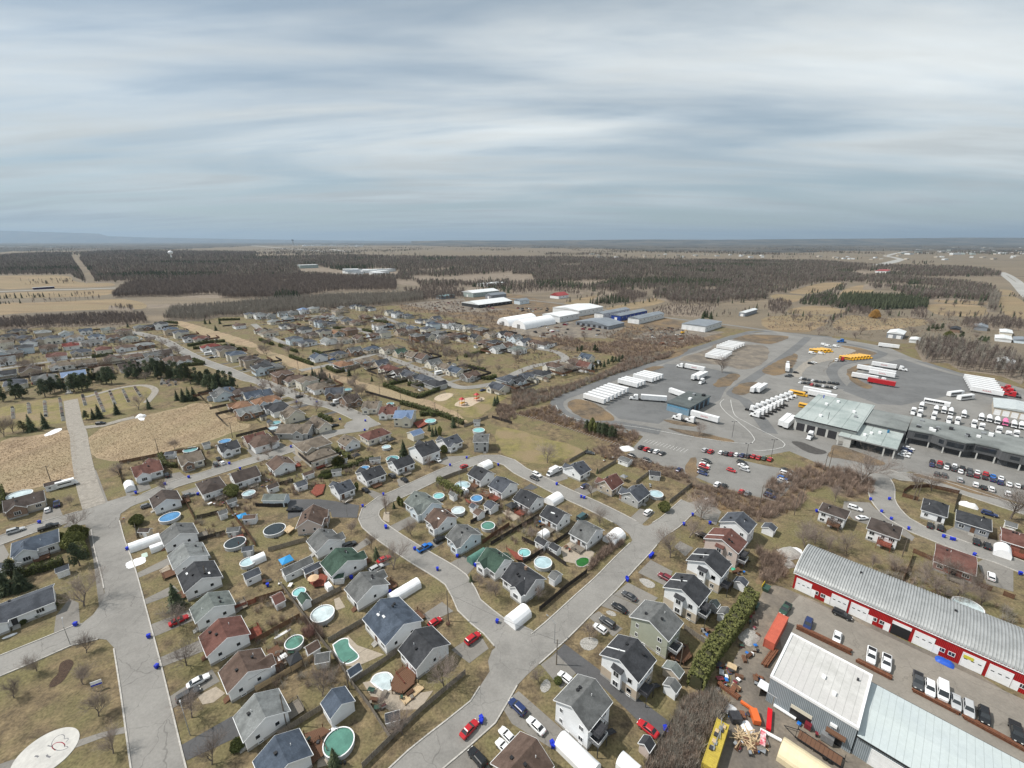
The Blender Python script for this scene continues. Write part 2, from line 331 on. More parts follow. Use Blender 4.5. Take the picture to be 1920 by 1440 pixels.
for pts in ('D2 1060,600 1260,590 1560,560 1930,520 D3 300,590 620,640 1280,720 1290,800 600,800 0,830 D2 1700,760 1400,680 1100,650', 'C3 640,270 900,200 1260,220 1280,250 1150,360 860,330'): sheet('rough_ground', path('P', pts), ROUGH)
# ------------------------------------------------------------------ the haulage depot and lots
sheet('depot_yard', path('P', '1039,757 1044,745 1080,729 1160,701 1238,674 1300,652 1370,629 1440,622 1505,627 1580,636 1665,651 1708,670 1800,699 1865,712 1960,742 1960,1010 1930,948 1890,936 1800,911 1707,884 1690,888 1660,906 1625,905 1560,880 1480,846 1400,861 1300,854 1200,816 1100,800 1056,786 1043,772'), LOTM)
sheet('truck_apron', path('C3', '700,820 900,640 1150,490 1360,500 1560,540 1700,570 1600,680 1560,760 1480,800 1160,900 1100,940 800,900'), LOTD)
sheet('coach_apron', path('C4', '640,600 800,500 1000,450 1200,480 1450,560 1700,640 1900,720 1900,800 1500,700 1000,800 820,790 560,690'), LOTD)
sheet('parking_lot', path('P', '1206,818 1294,840 1316,846 1440,874 1485,881 1500,893 1472,925 1455,940 1420,932 1345,912 1300,893 1178,852 1190,836'), LOTM)
for pts, m in (('C3 400,790 480,750 620,780 800,910 640,920 500,890', ROUGH),('C3 1150,965 1300,985 1500,1020 1730,1085 1500,1060 1250,1010', ROUGH),('C3 1130,905 1300,930 1400,950 1360,965 1150,930', ROUGH),('C3 1540,610 1640,560 1720,570 1640,650 1550,670 1510,650', ROUGH),
			   ('C3 1645,690 1720,630 1860,625 1830,680 1740,725 1660,715', ROUGH),('C3 1220,455 1480,380 1530,330 1740,345 1920,350 1920,470 1750,540 1600,500 1360,480', DIRT),('C3 1620,300 1720,270 1920,270 2100,285 1990,330 1920,345 1760,320', ROUGH),
			   ('C3 1860,545 1960,480 2130,410 2140,470 2060,560 1960,580', ROUGH),('C4 580,550 640,505 800,485 690,520 650,560 690,620 800,660 760,680 690,665 620,620', ROUGH),('C4 410,560 480,470 580,455 740,440 820,430 820,410 700,370 560,350 540,360 680,390 500,450 430,530', ROUGH),('C4 0,540 130,410 210,410 230,440 100,570 20,580', ROUGH),
			   ('C4 420,400 560,355 740,390 640,430 300,500 240,600 160,570 280,470', GRAV),('B4 1090,345 1300,395 1550,460 1790,540 1770,560 1500,490 1250,410 1080,370', ROUGH),('C3 980,520 1120,505 1150,515 1000,560', ROUGH),('B4 480,140 570,150 860,260 900,285 800,300 560,240 440,230', ROUGH),
			   ('B3 1330,240 1400,235 1395,370 1350,390 1290,330', ROUGH),('C3 900,480 1240,450 1350,350 700,560', ROUGH)):
	o=sheet('verge', path('C3', pts), m, .10 + random.random() * .015)
for pts in ('B4 160,110 240,110 330,150 460,190 380,215 280,190', ):
	sheet('oil_stain', path('B4', pts), mat('oil_stained_asphalt', (.055,.052,.05),(.08,.075,.07),.8,.8, world=True, mottle=.2),.085)
# works yard in front of the workshops
sheet('works_yard', path('P', '1438,1098 1491,1108 1940,1310 1960,1480 1330,1480 1350,1380 1372,1330 1360,1280 1378,1240 1400,1190 1415,1140'), DIRT)
sheet('works_lane', [ST(136.5,16), ST(136.5,-60), ST(112,-60), ST(112,14), ST(122,18)], asphalt('warm_lane_asphalt', (.225,.205,.178),.2),.045)
# ------------------------------------------------------------------ streets
ROADS=[]
def road(txt, w, m=None, kerb=True, name='street', lines_=None):
	pts=smoothline(path('P', txt));ROADS.append((pts, w, m or ROADM, kerb, name))
road('318,1540 297,1440 267,1280 246,1180 224,1080 207,1025 198,985 190,950', 7.9)
road('P -40,1266 A1 0,675 280,560 560,440 790,385', 8.4)
road('P -30,1022 B1 0,855 250,765 480,700 700,635 900,590 1100,525 1300,435 1500,375 1720,305 1920,245 B2 150,205 300,155 460,95 600,45 C2 690,990 800,955 850,925', 7.6)
road('C2 880,960 800,905 700,855 560,800 440,780 300,725 130,660 20,620 C1 1850,600 1700,535 1500,460 1330,370 1230,315 1120,280 1030,258 960,245', 9.0)
road('P 700,1520 A2 1220,1420 1500,1190 1700,1020 A3 -60,760 120,590 330,410 560,190 700,60 B3 850,1020 960,910 1060,800 1180,720 1290,620 1340,575', 7.6)
road('A3 60,650 -40,480 -130,380 A2 1600,220 B2 1500,1150 1200,960 1000,830 870,730 845,680 860,625 960,550 1080,500 1250,420 1400,350 1550,290 1700,240 1810,240 1900,270 B3 60,330 200,400 400,500 600,590 800,690 960,780 1060,830', 7.4)
road('B4 620,285 760,325 830,380 855,450 850,520 890,600 980,690 1120,770 1300,840 1500,915 1700,975 1920,1060 2050,1110', 8.6)
road('B4 860,330 980,375 1150,385 1300,430 1500,495 1700,560 1950,640', 8.0, name='street')
road('C3 1110,1000 760,935 560,915 420,880 350,830 335,785 370,745 520,690 800,580 1110,475 1400,370 1700,275 1850,245 2100,262 2400,290', 8.5, LOTD, False, 'depot_road')
road('C4 20,1010 -60,900 -180,760 -270,720 -180,640 60,480 220,360 300,290', 7.5, LOTD, False, 'depot_road')
road('C4 570,680 500,600 480,540 540,490 680,460 800,440 860,410 830,390 700,360 540,330', 7.5, LOTD, False, 'depot_road')
road('C3 1920,255 2200,275 2500,330 2750,380 3000,470 3300,560 3700,650 4000,760', 6.5, LOTM, False, 'street')
road('D3 -200,540 300,590 800,660 1300,720 1640,760 1920,800 D4 200,830 500,860', 7.0, LOTM, False, 'street')
road('C1 -40,535 200,497 560,450 900,420 1150,392 1270,380', 7.5, None, False)
road('C1 -40,418 300,352 620,325 900,300 1030,262', 7.5, None, False)
road('C2 330,540 560,495 760,452 900,415 980,440 1100,482 1250,545 1350,595 1450,642 1560,668 1750,645 1920,600 C3 0,575 150,510 300,480 400,452 330,400 180,372 0,330 C2 1700,310', 7.5, None, False)
road('C2 -20,190 130,300 290,345 480,340 700,335', 7.0, None, False)
road('C2 560,215 760,225 850,262 1000,300', 7.0, None, False)
road('C2 930,130 1060,180 1200,215 1400,250', 7.0, None, False)
road('C2 300,140 480,130 700,150', 7.0, None, False)
road('B1 710,600 660,450 625,300 600,150 590,60 560,-30 C1 530,760', 7.0, GRAV, False, 'gravel_lane')
road('C1 590,970 780,950 900,915 1010,890', 5.0, GRAV, False, 'gravel_lane')
road('C1 640,740 900,670 1080,652 1165,690 1100,780', 4.0, GRAV, False, 'gravel_lane')
JUNC=[path('A1', '590,378 700,290 770,190 800,60 870,60 880,560 845,530 800,480 720,470 560,505'), path('B1', '600,645 800,565 960,515 1130,540 985,600 905,655 885,745 800,800 715,850 690,760 640,735 470,760'),
		path('A3', '0,440 -60,350 60,360 160,410 60,560 -30,640 -160,760 -180,640 -150,560'), path('B3', '880,740 990,745 1080,740 1180,690 1200,740 1060,880 900,990 910,870 880,810 780,730'), path('C2', '760,900 830,890 870,930 840,990 690,1010 660,960 680,930')]
for i, (pts, w, m, kerb, name) in enumerate(ROADS):
	q=MB();L_=[];R_=[]
	for j, p in enumerate(pts):
		d=(pts[min(j + 1, len(pts) - 1)] - pts[max(j - 1,0)]);d.z=0;d.normalize();n=Vector((-d.y, d.x, 0))
		L_.append(p + n * w / 2);R_.append(p - n * w / 2)
	q.add(L_ + R_, [(j, j + len(L_), j + 1 + len(L_), j + 1) for j in range(len(L_) - 1)])
	o=struct(q.build(name, m));o.location.z=.07 + .004 * i if m is not GRAV else .06 + .004 * i
	if o.data.polygons[0].normal.z < 0: o.data.flip_normals()
	if not kerb: continue
	for side in (L_, R_):
		run=[];runs=[]
		for p in side:
			ok=not any(inpoly(p, jp) for jp in JUNC) and not any(k != i and r2[4] == 'street' and abs(r2[0][0].y - p.y) < 900 and dline(p, r2[0]) < r2[1] / 2 + .25 for k, r2 in enumerate(ROADS) if r2[3])
			if ok: run.append(p)
			else:
				if len(run) > 1: runs.append(run)
				run=[]
		if len(run) > 1: runs.append(run)
		for run in runs:
			kb=MB();vs=[];fs=[]
			for j, p in enumerate(run):
				d=run[min(j + 1, len(run) - 1)] - run[max(j - 1,0)];d.z=0;d.normalize();n=Vector((-d.y, d.x, 0)) * .15
				vs += [p + n, p + n + Vector((0,0,.24)), p - n + Vector((0,0,.24)), p - n]
				if j: a=4 * (j - 1);c=4 * j;fs += [(a, c, c + 1, a + 1),(a + 1, c + 1, c + 2, a + 2),(a + 2, c + 2, c + 3, a + 3)]
			kb.add(vs, fs);struct(kb.build('kerb', KERB))
for i, jp in enumerate(JUNC): sheet('street_junction', jp, ROADM, .097 + .004 * i)
sheet('footpath', path('B1', '640,738 682,738 722,852 787,1292 742,1345 700,1000 660,800'), DRVM, .05)
sheet('footpath', path('A1', '560,1240 760,1175 950,1128 962,1175 780,1210 580,1285 100,1440 -80,1490 -80,1440 60,1390'), DRVM, .05)
# driveways and paved yards, one sheet each
DRV=[('driveway', DRVM, 'A1 1052,190 1300,70 1350,120 1066,225|A1 1105,375 1430,250 1460,330 1135,465|A1 1172,625 1500,480 1540,560 1195,690|A1 1250,920 1590,700 1650,790 1275,1005|A1 405,425 420,300 520,170 590,200 600,355|B1 1005,1110 1260,985 1290,1030 1015,1145|B1 310,722 328,620 440,590 470,662|B1 -60,850 -20,800 70,960 40,1010 -60,1040|B1 1225,440 1245,360 1350,340 1400,380 1290,420|B1 950,525 935,470 1110,415 1135,465|B1 1580,335 1600,255 1700,255 1735,290|B1 1360,490 1480,450 1500,510 1390,540|B1 590,350 720,325 810,565 630,625|B2 800,470 880,480 955,512 900,550|B2 1055,400 1100,375 1150,420 1080,455|B2 1350,270 1430,225 1610,215 1470,300|B2 715,915 830,835 865,870 760,935|B2 985,755 1150,675 1240,690 1035,805|B2 1205,930 1350,840 1410,870 1235,970|B2 1370,1070 1560,965 1600,990 1660,1030 1520,1185 1420,1120|B2 80,150 180,115 250,165 130,200|B2 280,230 350,185 430,205 300,280|B2 230,90 330,60 400,90 290,130|A2 1250,290 1395,195 1480,265 1300,350|A2 1465,555 1600,465 1700,470 1745,545 1600,655|A3 -90,960 50,865 420,1190 290,1290 0,1110|A3 215,665 330,580 480,730 370,850|A3 570,310 650,265 830,395 760,455|A3 640,215 755,140 1010,250 880,300|A3 760,140 870,50 1095,165 1010,245|B3 945,1095 1040,1000 1205,1085 1160,1200|B3 1215,900 1260,860 1360,910 1300,975|B3 1330,570 1450,540 1570,640 1530,740 1350,650|B3 465,475 570,425 640,480 520,535|B3 870,700 960,615 1075,640 975,735|B3 240,380 330,320 400,330 420,390 310,425|B4 570,560 760,570 810,620 960,720 1100,830 1080,860 920,760 760,740 640,700 560,620|B4 1300,800 1400,750 1560,810 1900,900 1860,960 1500,880|B4 1570,1020 1640,980 1840,1060 1840,1240 1640,1180|B4 1190,740 1280,720 1320,770 1250,790|A2 1320,1430 1560,1230 1760,1440 1700,1560 1500,1560'),
	   ('driveway', DRVD, 'B2 232,545 480,545 600,560 775,590 758,685 570,680 560,640 430,640 238,695 240,600|A3 280,620 392,508 1200,1108 1155,1215 1080,1215 620,775 480,735|B2 830,1065 960,1008 1010,1030 860,1105|B2 1060,440 1130,420 1160,440 1090,460|E4 480,290 600,215 710,270 620,310|A1 1350,1275 1745,1050 1800,1200 1400,1385'),
	   ('patio', PATIO, 'E4 150,630 300,590 490,690 340,780|E4 1050,1180 1200,1080 1560,1240 1480,1460 1100,1380|A2 570,560 690,450 760,520 960,590 800,660 740,680 640,670|A2 470,1240 520,1180 540,1420 460,1440|B1 1195,1080 1260,1035 1300,1110 1220,1120|E5 850,830 930,800 1020,950 880,1000|A2 800,800 1000,760 1100,900 1330,860 1230,1000 1000,1010 880,930|B2 1000,640 960,640 950,700 1000,720|A1 1480,900 1620,830 1690,880 1600,950 1520,965'),
	   ('snow_patch', SNOW, 'B1 325,60 400,20 470,8 460,30 350,78|C1 1020,880 1050,860 1090,880 1085,915 1050,915|B3 1440,535 1500,530 1525,560 1470,560|C3 490,760 560,760 650,810 760,880 700,870 590,840|A2 135,465 270,390 275,405 150,475|A2 510,1180 600,1110 610,1150 540,1210|B4 130,920 200,895 260,930 240,980 150,970|A1 20,470 130,420 140,430 40,480'),
	   ('gravel_bed', PEBB, 'A3 500,490 560,455 640,470 650,510 590,560 520,545|A3 200,830 250,765 290,800 285,850 230,885|A3 705,265 750,258 790,290 770,308 720,290|A3 940,25 1000,15 1075,60 1060,95 1000,90'),
	   ('playground_sand', SAND, 'C2 1320,750 1420,705 1490,715 1460,745 1380,775|C2 1470,800 1560,750 1640,735 1725,745 1680,775 1580,820'),
	   ('mulch_bed', MULCH, 'A1 440,690 460,645 520,622 555,640 545,680 520,720 480,790 400,835 365,830 385,780 440,730'),
	   ('works_clutter_ground', DIRT, 'C3 -40,250 200,170 460,170 860,210 700,300 560,290 300,300|C3 900,300 1000,250 1280,220 1600,250 1400,300 1180,360 1000,330|D2 1090,600 1400,570 1560,560 1600,620 1900,640 1700,660 1400,660')]
for nm, m, txt in DRV:
	for k, poly in enumerate(txt.split('|')):
		o=sheet(nm, path('P', poly), m, (.055 if nm != 'gravel_bed' and nm != 'snow_patch' else .075) + .0003 * k + (.006 if nm in ('patio', 'snow_patch') else 0))
# painted lines of the depot
def stripe(a, b, w, m, z=.21, name='painted_line'):
	d=(b - a);d.z=0;d.normalize();n=Vector((-d.y, d.x, 0)) * w / 2
	q=MB();q.add([a + n, b + n, b - n, a - n],[(0,1,2,3)]);o=struct(q.build(name, m));o.location.z=z
	if o.data.polygons[0].normal.z < 0: o.data.flip_normals()
for txt in ('C3 760,940 1000,975 1250,1020 1500,1060 1700,1085 1800,1085 1820,1060 1780,1000 1700,930 1600,850 1560,790 1590,755', 'E8 80,400 95,500 150,640 300,730 500,840 700,940 850,1020 895,1070 870,1110 760,1140 520,1165 420,1160', 'C3 330,800 360,850 460,900 600,925'):
	pl=smoothline(path('P', txt),3)
	q=MB();Ls=[];Rs=[]
	for j, p in enumerate(pl):
		d=pl[min(j + 1, len(pl) - 1)] - pl[max(j - 1,0)];d.z=0;d.normalize();n=Vector((-d.y, d.x, 0)) * .13
		Ls.append(p + n);Rs.append(p - n)
	q.add(Ls + Rs, [(j, j + len(Ls), j + 1 + len(Ls), j + 1) for j in range(len(Ls) - 1)]);o=struct(q.build('painted_line', PAINT));o.location.z=.215
	if o.data.polygons[0].normal.z < 0: o.data.flip_normals()
a, c=toST(G('B3', 1020,95)), toST(G('B3', 1320,170))
for k in range(13):
	p=ST(a[0] + (c[0] - a[0]) * k / 12, a[1] + (c[1] - a[1]) * k / 12);stripe(p, p + ST(-5,0),.13, PAINT, .06)
for k in range(14):
	p=G('E9', 870 + k * 80,735 + k * 21.5);stripe(p, p + ST(-5,0),.13, PAINT, .06)
# splash pad: a round white slab with a line drawing and a smile painted on it
q=MB();q.cyl((0,0),5.1,0,.12,48);pad=struct(q.build('splash_pad', mat('white_pad_concrete', (.52,.51,.48),(.43,.42,.40),.4,.85, mottle=.06), None, (-95.5,64.75,0)))
def draw(parent, pts, w, m):
	q=MB();pl=smoothline([p - parent.location for p in pts],.25);Ls=[];Rs=[]
	for j, p in enumerate(pl):
		d=pl[min(j + 1, len(pl) - 1)] - pl[max(j - 1,0)];d.z=0;d.normalize();n=Vector((-d.y, d.x, 0)) * w / 2
		Ls.append(Vector((p.x, p.y, 0)) + n);Rs.append(Vector((p.x, p.y, 0)) - n)
	q.add(Ls + Rs, [(j, j + len(Ls), j + 1 + len(Ls), j + 1) for j in range(len(Ls) - 1)]);o=q.build('painted_curve', m, parent);o.location.z=.125
	if o.data.polygons[0].normal.z < 0: o.data.flip_normals()
GREYL=mat('grey_line_paint', (.16,.16,.17), rough=.8);REDL=mat('red_line_paint', (.25,.02,.04), rough=.8)
draw(pad, path('A1', '395,1285 390,1255 420,1212 465,1192 486,1205 482,1225 510,1218 514,1228 495,1250'),.12, GREYL)
draw(pad, path('A1', '400,1295 430,1310 470,1308 512,1290 500,1280 486,1284 487,1265'),.12, GREYL)
draw(pad, path('A1', '418,1310 395,1292 394,1275 420,1255 460,1250 485,1265 487,1280'),.16, REDL)
draw(pad, path('A1', '358,1275 375,1279 392,1280'),.2, GREYL);draw(pad, path('A1', '262,1354 280,1354 290,1360'),.3, GREYL);draw(pad, path('A1', '352,1344 356,1354 380,1362'),.3, GREYL)
# ================================================================== HOUSES
def winmesh(w, h, mull):
	def fn():
		q=MB();f=.09
		q.box(-w/2-f, w/2+f, -.02,.07, h/2, h/2+f);q.box(-w/2-f, w/2+f, -.02,.10,-h/2-f, -h/2)
		q.box(-w/2-f, -w/2,-.02,.07,-h/2, h/2);q.box(w/2, w/2+f, -.02,.07,-h/2, h/2)
		for k in range(1, mull + 1): x=-w/2 + w*k/(mull+1);q.box(x-.03, x+.03,-.02,.065,-h/2, h/2)
		p=MB();p.box(-w/2+.002, w/2-.002,-.02,.035,-h/2+.002, h/2-.002)
		return q.mesh('window', WHITE), p.mesh('pane', GLASS)
	return cached(('win', w, h, mull), fn)
def window(par, x, y, z, rz, w=1.0, h=1.1, mull=1):
	a, b=winmesh(w, h, mull);o=obj('window', a, par, (x, y, z), rz);obj('pane', b, o);return o
def door(par, x, y, z, rz, w=.95, h=2.05, m=None):
	def fn():
		q=MB();q.box(-w/2, w/2,-.02,.06,0, h);q.box(-w/2-.08,-w/2,-.02,.08,0, h+.08);q.box(w/2, w/2+.08,-.02,.08,0, h+.08);q.box(-w/2, w/2,-.02,.08, h, h+.08)
		return q.mesh('door', WHITE)
	return obj('door', cached(('door', w, h), fn), par, (x, y, z), rz, m)
# windows look along local +y;rz turns them: side +y:0,-y:pi, +x:-pi/2,-x:pi/2
def gable_parts(L, Wd, e, r, ov=.45, th=.2, base=0.0):
	q=MB();hw=Wd / 2
	q.ext([(-hw, base),(hw, base),(hw, e),(0, e + r),(-hw, e)],-L/2, L/2, 'x')
	k=r / hw;ze=e - ov * k + .02;yo=hw + ov;zt=e + r + .02
	p=MB();x0, x1=-L/2 - ov, L/2 + ov
	vs=[]
	for x in (x0, x1): vs += [(x, -yo, ze),(x, 0, zt),(x, yo, ze),(x, yo, ze + th),(x, 0, zt + th),(x, -yo, ze + th)]
	p.add(vs, [(5,4,10,11),(4,3,9,10),(0,6,7,1),(1,7,8,2),(0,5,11,6),(3,2,8,9),(0,1,4,5),(1,2,3,4),(6,11,10,7),(7,10,9,8)])
	t=MB()
	for x, d in ((x0,-.03),(x1,.03)):
		xa, xb=sorted((x + d * .1, x + d * 1.4))
		for sg in (-1,1):
			t.add([(xx, yy, zz) for xx in (xa, xb) for yy, zz in ((sg*yo, ze - .03),(0, zt - .03),(0, zt + th + .02),(sg*yo, ze + th + .02))],[(0,1,2,3),(7,6,5,4),(0,4,5,1),(3,2,6,7),(0,3,7,4),(1,5,6,2)])
	for sg in (-1,1):
		ya, yb=sorted((sg * (yo + .005), sg * (yo + .1)));t.box(x0, x1, ya, yb, ze - .02, ze + th - .03)
	return q, p, t
def hip_roof(L, Wd, e, r, ov=.45, th=.2):
	p=MB();a, b=L/2 + ov, Wd/2 + ov;rx=max(.3,(L - Wd) / 2);ry=0
	if L < Wd: rx, ry=0, max(.3,(Wd - L) / 2)
	R1, R2=((-rx, 0),(rx, 0)) if L >= Wd else ((0,-ry),(0, ry))
	vs=[(-a,-b,e),(a,-b,e),(a,b,e),(-a,b,e),(-a,-b,e+th),(a,-b,e+th),(a,b,e+th),(-a,b,e+th),R1+(e+th+r,),R2+(e+th+r,)]
	f=[(3,2,1,0),(0,1,5,4),(1,2,6,5),(2,3,7,6),(3,0,4,7)]
	f += [(4,5,9,8),(5,6,9),(6,7,8,9),(7,4,8)] if L >= Wd else [(4,5,8),(5,6,9,8),(6,7,9),(7,4,8,9)]
	p.add(vs, f);t=MB()
	g_=.03
	for x0, x1, y0, y1 in ((-a-g_, a+g_, -b-g_-.06,-b-g_),(-a-g_, a+g_, b+g_, b+g_+.06),(-a-g_-.06,-a-g_, -b, b),(a+g_, a+g_+.06,-b, b)): t.box(x0, x1, y0, y1, e - .01, e + th - .04)
	return p, t
def vents(par, L, Wd, e, r, kinds, rng):
	k=r / (Wd / 2)
	for kd in kinds:
		x=rng.uniform(-.3,.3) * L;y=rng.choice((-1,1)) * rng.uniform(.12,.3) * Wd;z=e + r - abs(y) * k + .2
		if kd == 'v': obj('roof_vent', cached('rv', lambda: MB().box(-.22,.22,-.22,.22,-.15,.42).box(-.3,.3,-.3,.3,.42,.5).mesh('roof_vent', BLACK)), par, (x, y, z))
		if kd == 'p': obj('vent_pipe', cached('vp', lambda: MB().cyl((0,0),.07,-.2,.6,8).mesh('vent_pipe', WHITE)), par, (x, y, z))
		if kd == 'c': obj('chimney', cached('ch', lambda: MB().box(-.35,.35,-.35,.35,-.6,1.1).box(-.42,.42,-.42,.42,1.1,1.2).mesh('chimney', WALL['brown_brick'])), par, (x, y, z))
		if kd == 'l': obj('skylight', cached('sk', lambda: MB().box(-.5,.5,-.35,.35,-.1,.14).mesh('skylight', WHITE)), par, (x, y, z - .05))
def deck(par, x0, x1, y0, y1, z, m, rail=True):
	q=MB();n=max(2, int((x1 - x0) / .28));dx=(x1 - x0) / n
	for i in range(n): q.box(x0 + i * dx + .02, x0 + (i + 1) * dx - .02, y0, y1, z - .06, z)
	q.box(x0, x1, y0 + .03, y0 + .12, z - .3, z - .065);q.box(x0, x1, y1 - .12, y1 - .03, z - .3, z - .065)
	o=q.build('deck', m, par)
	p=MB()
	for x in (x0 + .06, x1 - .06):
		for y in (y0 + .06, y1 - .06): MB().box(x - .06, x + .06, y - .06, y + .06,0, z + (.95 if rail else -.07)).build('post', m, o)
	if rail:
		p=MB()
		for a, b_ in (((x0, y0),(x1, y0)),((x0, y1),(x1, y1)),((x0, y0),(x0, y1))):
			p.tube((*a, z + .92),(*b_, z + .92),.045, n=4);L_=hypot(b_[0]-a[0], b_[1]-a[1])
			for k in range(int(L_ / .3)):
				f=(k + .5) / int(L_ / .3);X, Y=a[0] + (b_[0]-a[0])*f, a[1] + (b_[1]-a[1])*f;p.box(X-.02, X+.02, Y-.02, Y+.02, z, z + .9)
		p.build('railing', m, o)
def steps(par, x, y, rz, z, w, m):
	n=max(1, int(z / .18));q=MB()
	for i in range(n): q.box(-w/2, w/2,.3 * (n - i - 1) + .0,.3 * (n - i),0, z * (i + 1) / (n + 1))
	q.build('steps', m, par, (x, y, 0), rz)
GAB={}
def house(P, ang, L, Wd, e, r, roof, wall, label, style='', near=1, rng=None, group=None, name='house'):
	"""style letters: h hip roof;F/f front gable on +y/-y side;D/d deck +y/-y;P porch;c chimney;2 two storeys;s shed;t two-tone front;k skylights"""
	rng=rng or random
	root=thing(name, label, 'shed' if name.endswith('shed') else 'house' if name != 'garage' else 'garage', (P[0], P[1],0), ang, group)
	wl=WALL[wall];rf=ROOF[roof];shed='s' in style;two='2' in style
	ov=.22 if shed else .42
	l, w=L - 2 * ov, Wd - 2 * ov
	bse=0 if shed else .0
	if 'h' in style:
		MB().box(-l/2, l/2,-w/2, w/2,0, e + .05).build('wall', wl, root);p, t=hip_roof(l, w, e, r, ov)
	else:
		q, p, t=gable_parts(l, w, e, r, ov);q.build('wall', wl, root)
	ro=p.build('roof', rf, root)
	t.build('fascia', WHITE, ro)
	if not shed:
		MB().box(-l/2-.04, l/2+.04,-w/2-.04, w/2+.04,0,.7).build('foundation', CONC, root)
	fr=[]
	for ch, sg in (('F', 1),('f', -1)):
		if ch in style:
			gw=min(l * .48,5.2);gx=-l * .22 * rng.choice((1,-1)) ;d=1.3;gr_=min(r * .8, gw * .36)
			q, p, t=gable_parts(w/2 + d, gw, e, gr_, .3,.18)
			M=Matrix.Translation((gx, sg * (w/2 + d) / 2,0)) @ Matrix.Rotation(pi/2,4, 'Z')
			for bm, nm, m_, pr in ((q, 'front_gable', WALL['brown_brick'] if 't' in style else wl, root),(p, 'gable_roof', rf, ro),(t, 'gable_fascia', WHITE, ro)):
				bm.v=[tuple(M @ Vector(v)) for v in bm.v];bm.build(nm, m_, pr)
			window(root, gx, sg * (w/2 + d),1.95,0 if sg > 0 else pi, 1.7,1.3,2);fr.append((sg, gx, gw))
			MB().box(gx - gw/2 - .03, gx + gw/2 + .03, min(sg*w/2, sg*(w/2+d+.03)), max(sg*w/2, sg*(w/2+d+.03)),0,.68).build('foundation', CONC, root)
	if shed:
		door(root, l * .1,-w/2,.05, pi, 1.1,1.7, WHITE);
		if l > 3: window(root, -l * .25,-w/2,1.4, pi, .7,.6,0)
		door(root, -l/2,0,.05, pi/2,1.0,1.7)
		return root
	zs=[2.05] if not two else ([1.8,4.7] if e > 5 else [1.15,3.25])
	# long sides: windows and a door, kept clear of any front gable
	for sg in (1,-1):
		rz=0 if sg > 0 else pi;blocked=[f for f in fr if f[0] == sg]
		xs=[(-.34,1.3),(.02,.9),(.33,1.5)] if l > 7 else [(-.28,1.0),(.28,1.2)]
		for z in zs:
			for k, (fx, ww) in enumerate(xs):
				x=fx * l + rng.uniform(-.15,.15)
				if any(abs(x - f[1]) < f[2]/2 + .9 for f in blocked): continue
				if k == 1 and z == zs[0]: door(root, x, sg * w/2,.72, rz, m=(rng.choice((WHITE, WOODB, DARKM))));steps(root, x, sg * (w/2 + .04),0 if sg > 0 else pi, .72,1.5, CONC if rng.random() < .6 else WOODB)
				else: window(root, x, sg * w/2, z, rz, round(ww, 1),1.15,1 if ww < 1.4 else 2)
	for sg in (1,-1):                          # gable ends
		rz=-pi/2 if sg > 0 else pi/2
		for z in zs:
			for fy in ((.05,) if rng.random() < .55 else (-.24,.22)):
				window(root, sg * l/2, fy * w, z + .1, rz, .8,.95,0)
		if near and rng.random() < .7: window(root, sg * (l/2 + .03),-.2 * w, .42, rz, .9,.35,0)
	vents(ro, l, w, e, r, ('vp' + ('v' if rng.random() < .5 else '')) + ('c' if 'c' in style else '') + ('ll' if 'k' in style else ''), rng)
	for ch, sg in (('D', 1),('d', -1)):
		if ch in style:
			y0, y1=sorted((sg * (w/2 + .02), sg * (w/2 + 3.2)));x0=-l * .1
			deck(root, x0, x0 + 3.8, y0, y1,2.0 if two and e < 5 else .75, rng.choice((WOODB, WOODR, WOODG)))
	if 'P' in style:
		q=MB();q.box(-1.6,1.6, w/2 + .05, w/2 + 1.6,2.55,2.7);q.add([(-1.8, w/2 + .05,2.72),(1.8, w/2 + .05,2.72),(1.8, w/2 + 1.8,2.72),(-1.8, w/2 + 1.8,2.72),(0, w/2 + .05,3.4),(0, w/2 + 1.8,3.4)],[(0,3,5,4),(1,4,5,2),(3,2,5),(0,1,2,3)]);q.build('porch_roof', rf, root)
		for x in (-1.5,1.5): MB().box(x - .07, x + .07, w/2 + 1.4, w/2 + 1.54,0,2.55).build('porch_post', WHITE, root)
	return root
def rect3(t, a, b_, c, e):
	"""ridge-parallel eave a-b and far eave corner c (photo pixels on the eave plane) -> centre, angle, length, width"""
	p0, p1, p2=(G(t, *q, e) for q in (a, b_, c))
	u=p1 - p0;an=atan2(u.y, u.x);sn=round((degrees(an) - 45) / 90) * 90 + 45
	if abs(degrees(an) - sn) < 26: an=R(sn)
	if abs(degrees(an)) % 180 < 9 or abs(degrees(an)) % 180 > 171: an=0
	ax=Vector((cos(an), sin(an),0));ay=Vector((-ax.y, ax.x, 0))
	L=abs((p1 - p0).dot(ax));Wd=abs((p2 - p1).dot(ay));c0=p1.dot(ax) + p0.dot(ax)
	ctr=ax * ((p0.dot(ax) + p1.dot(ax)) / 2) + ay * ((p1.dot(ay) + p2.dot(ay)) / 2)
	return ctr, an, L, Wd
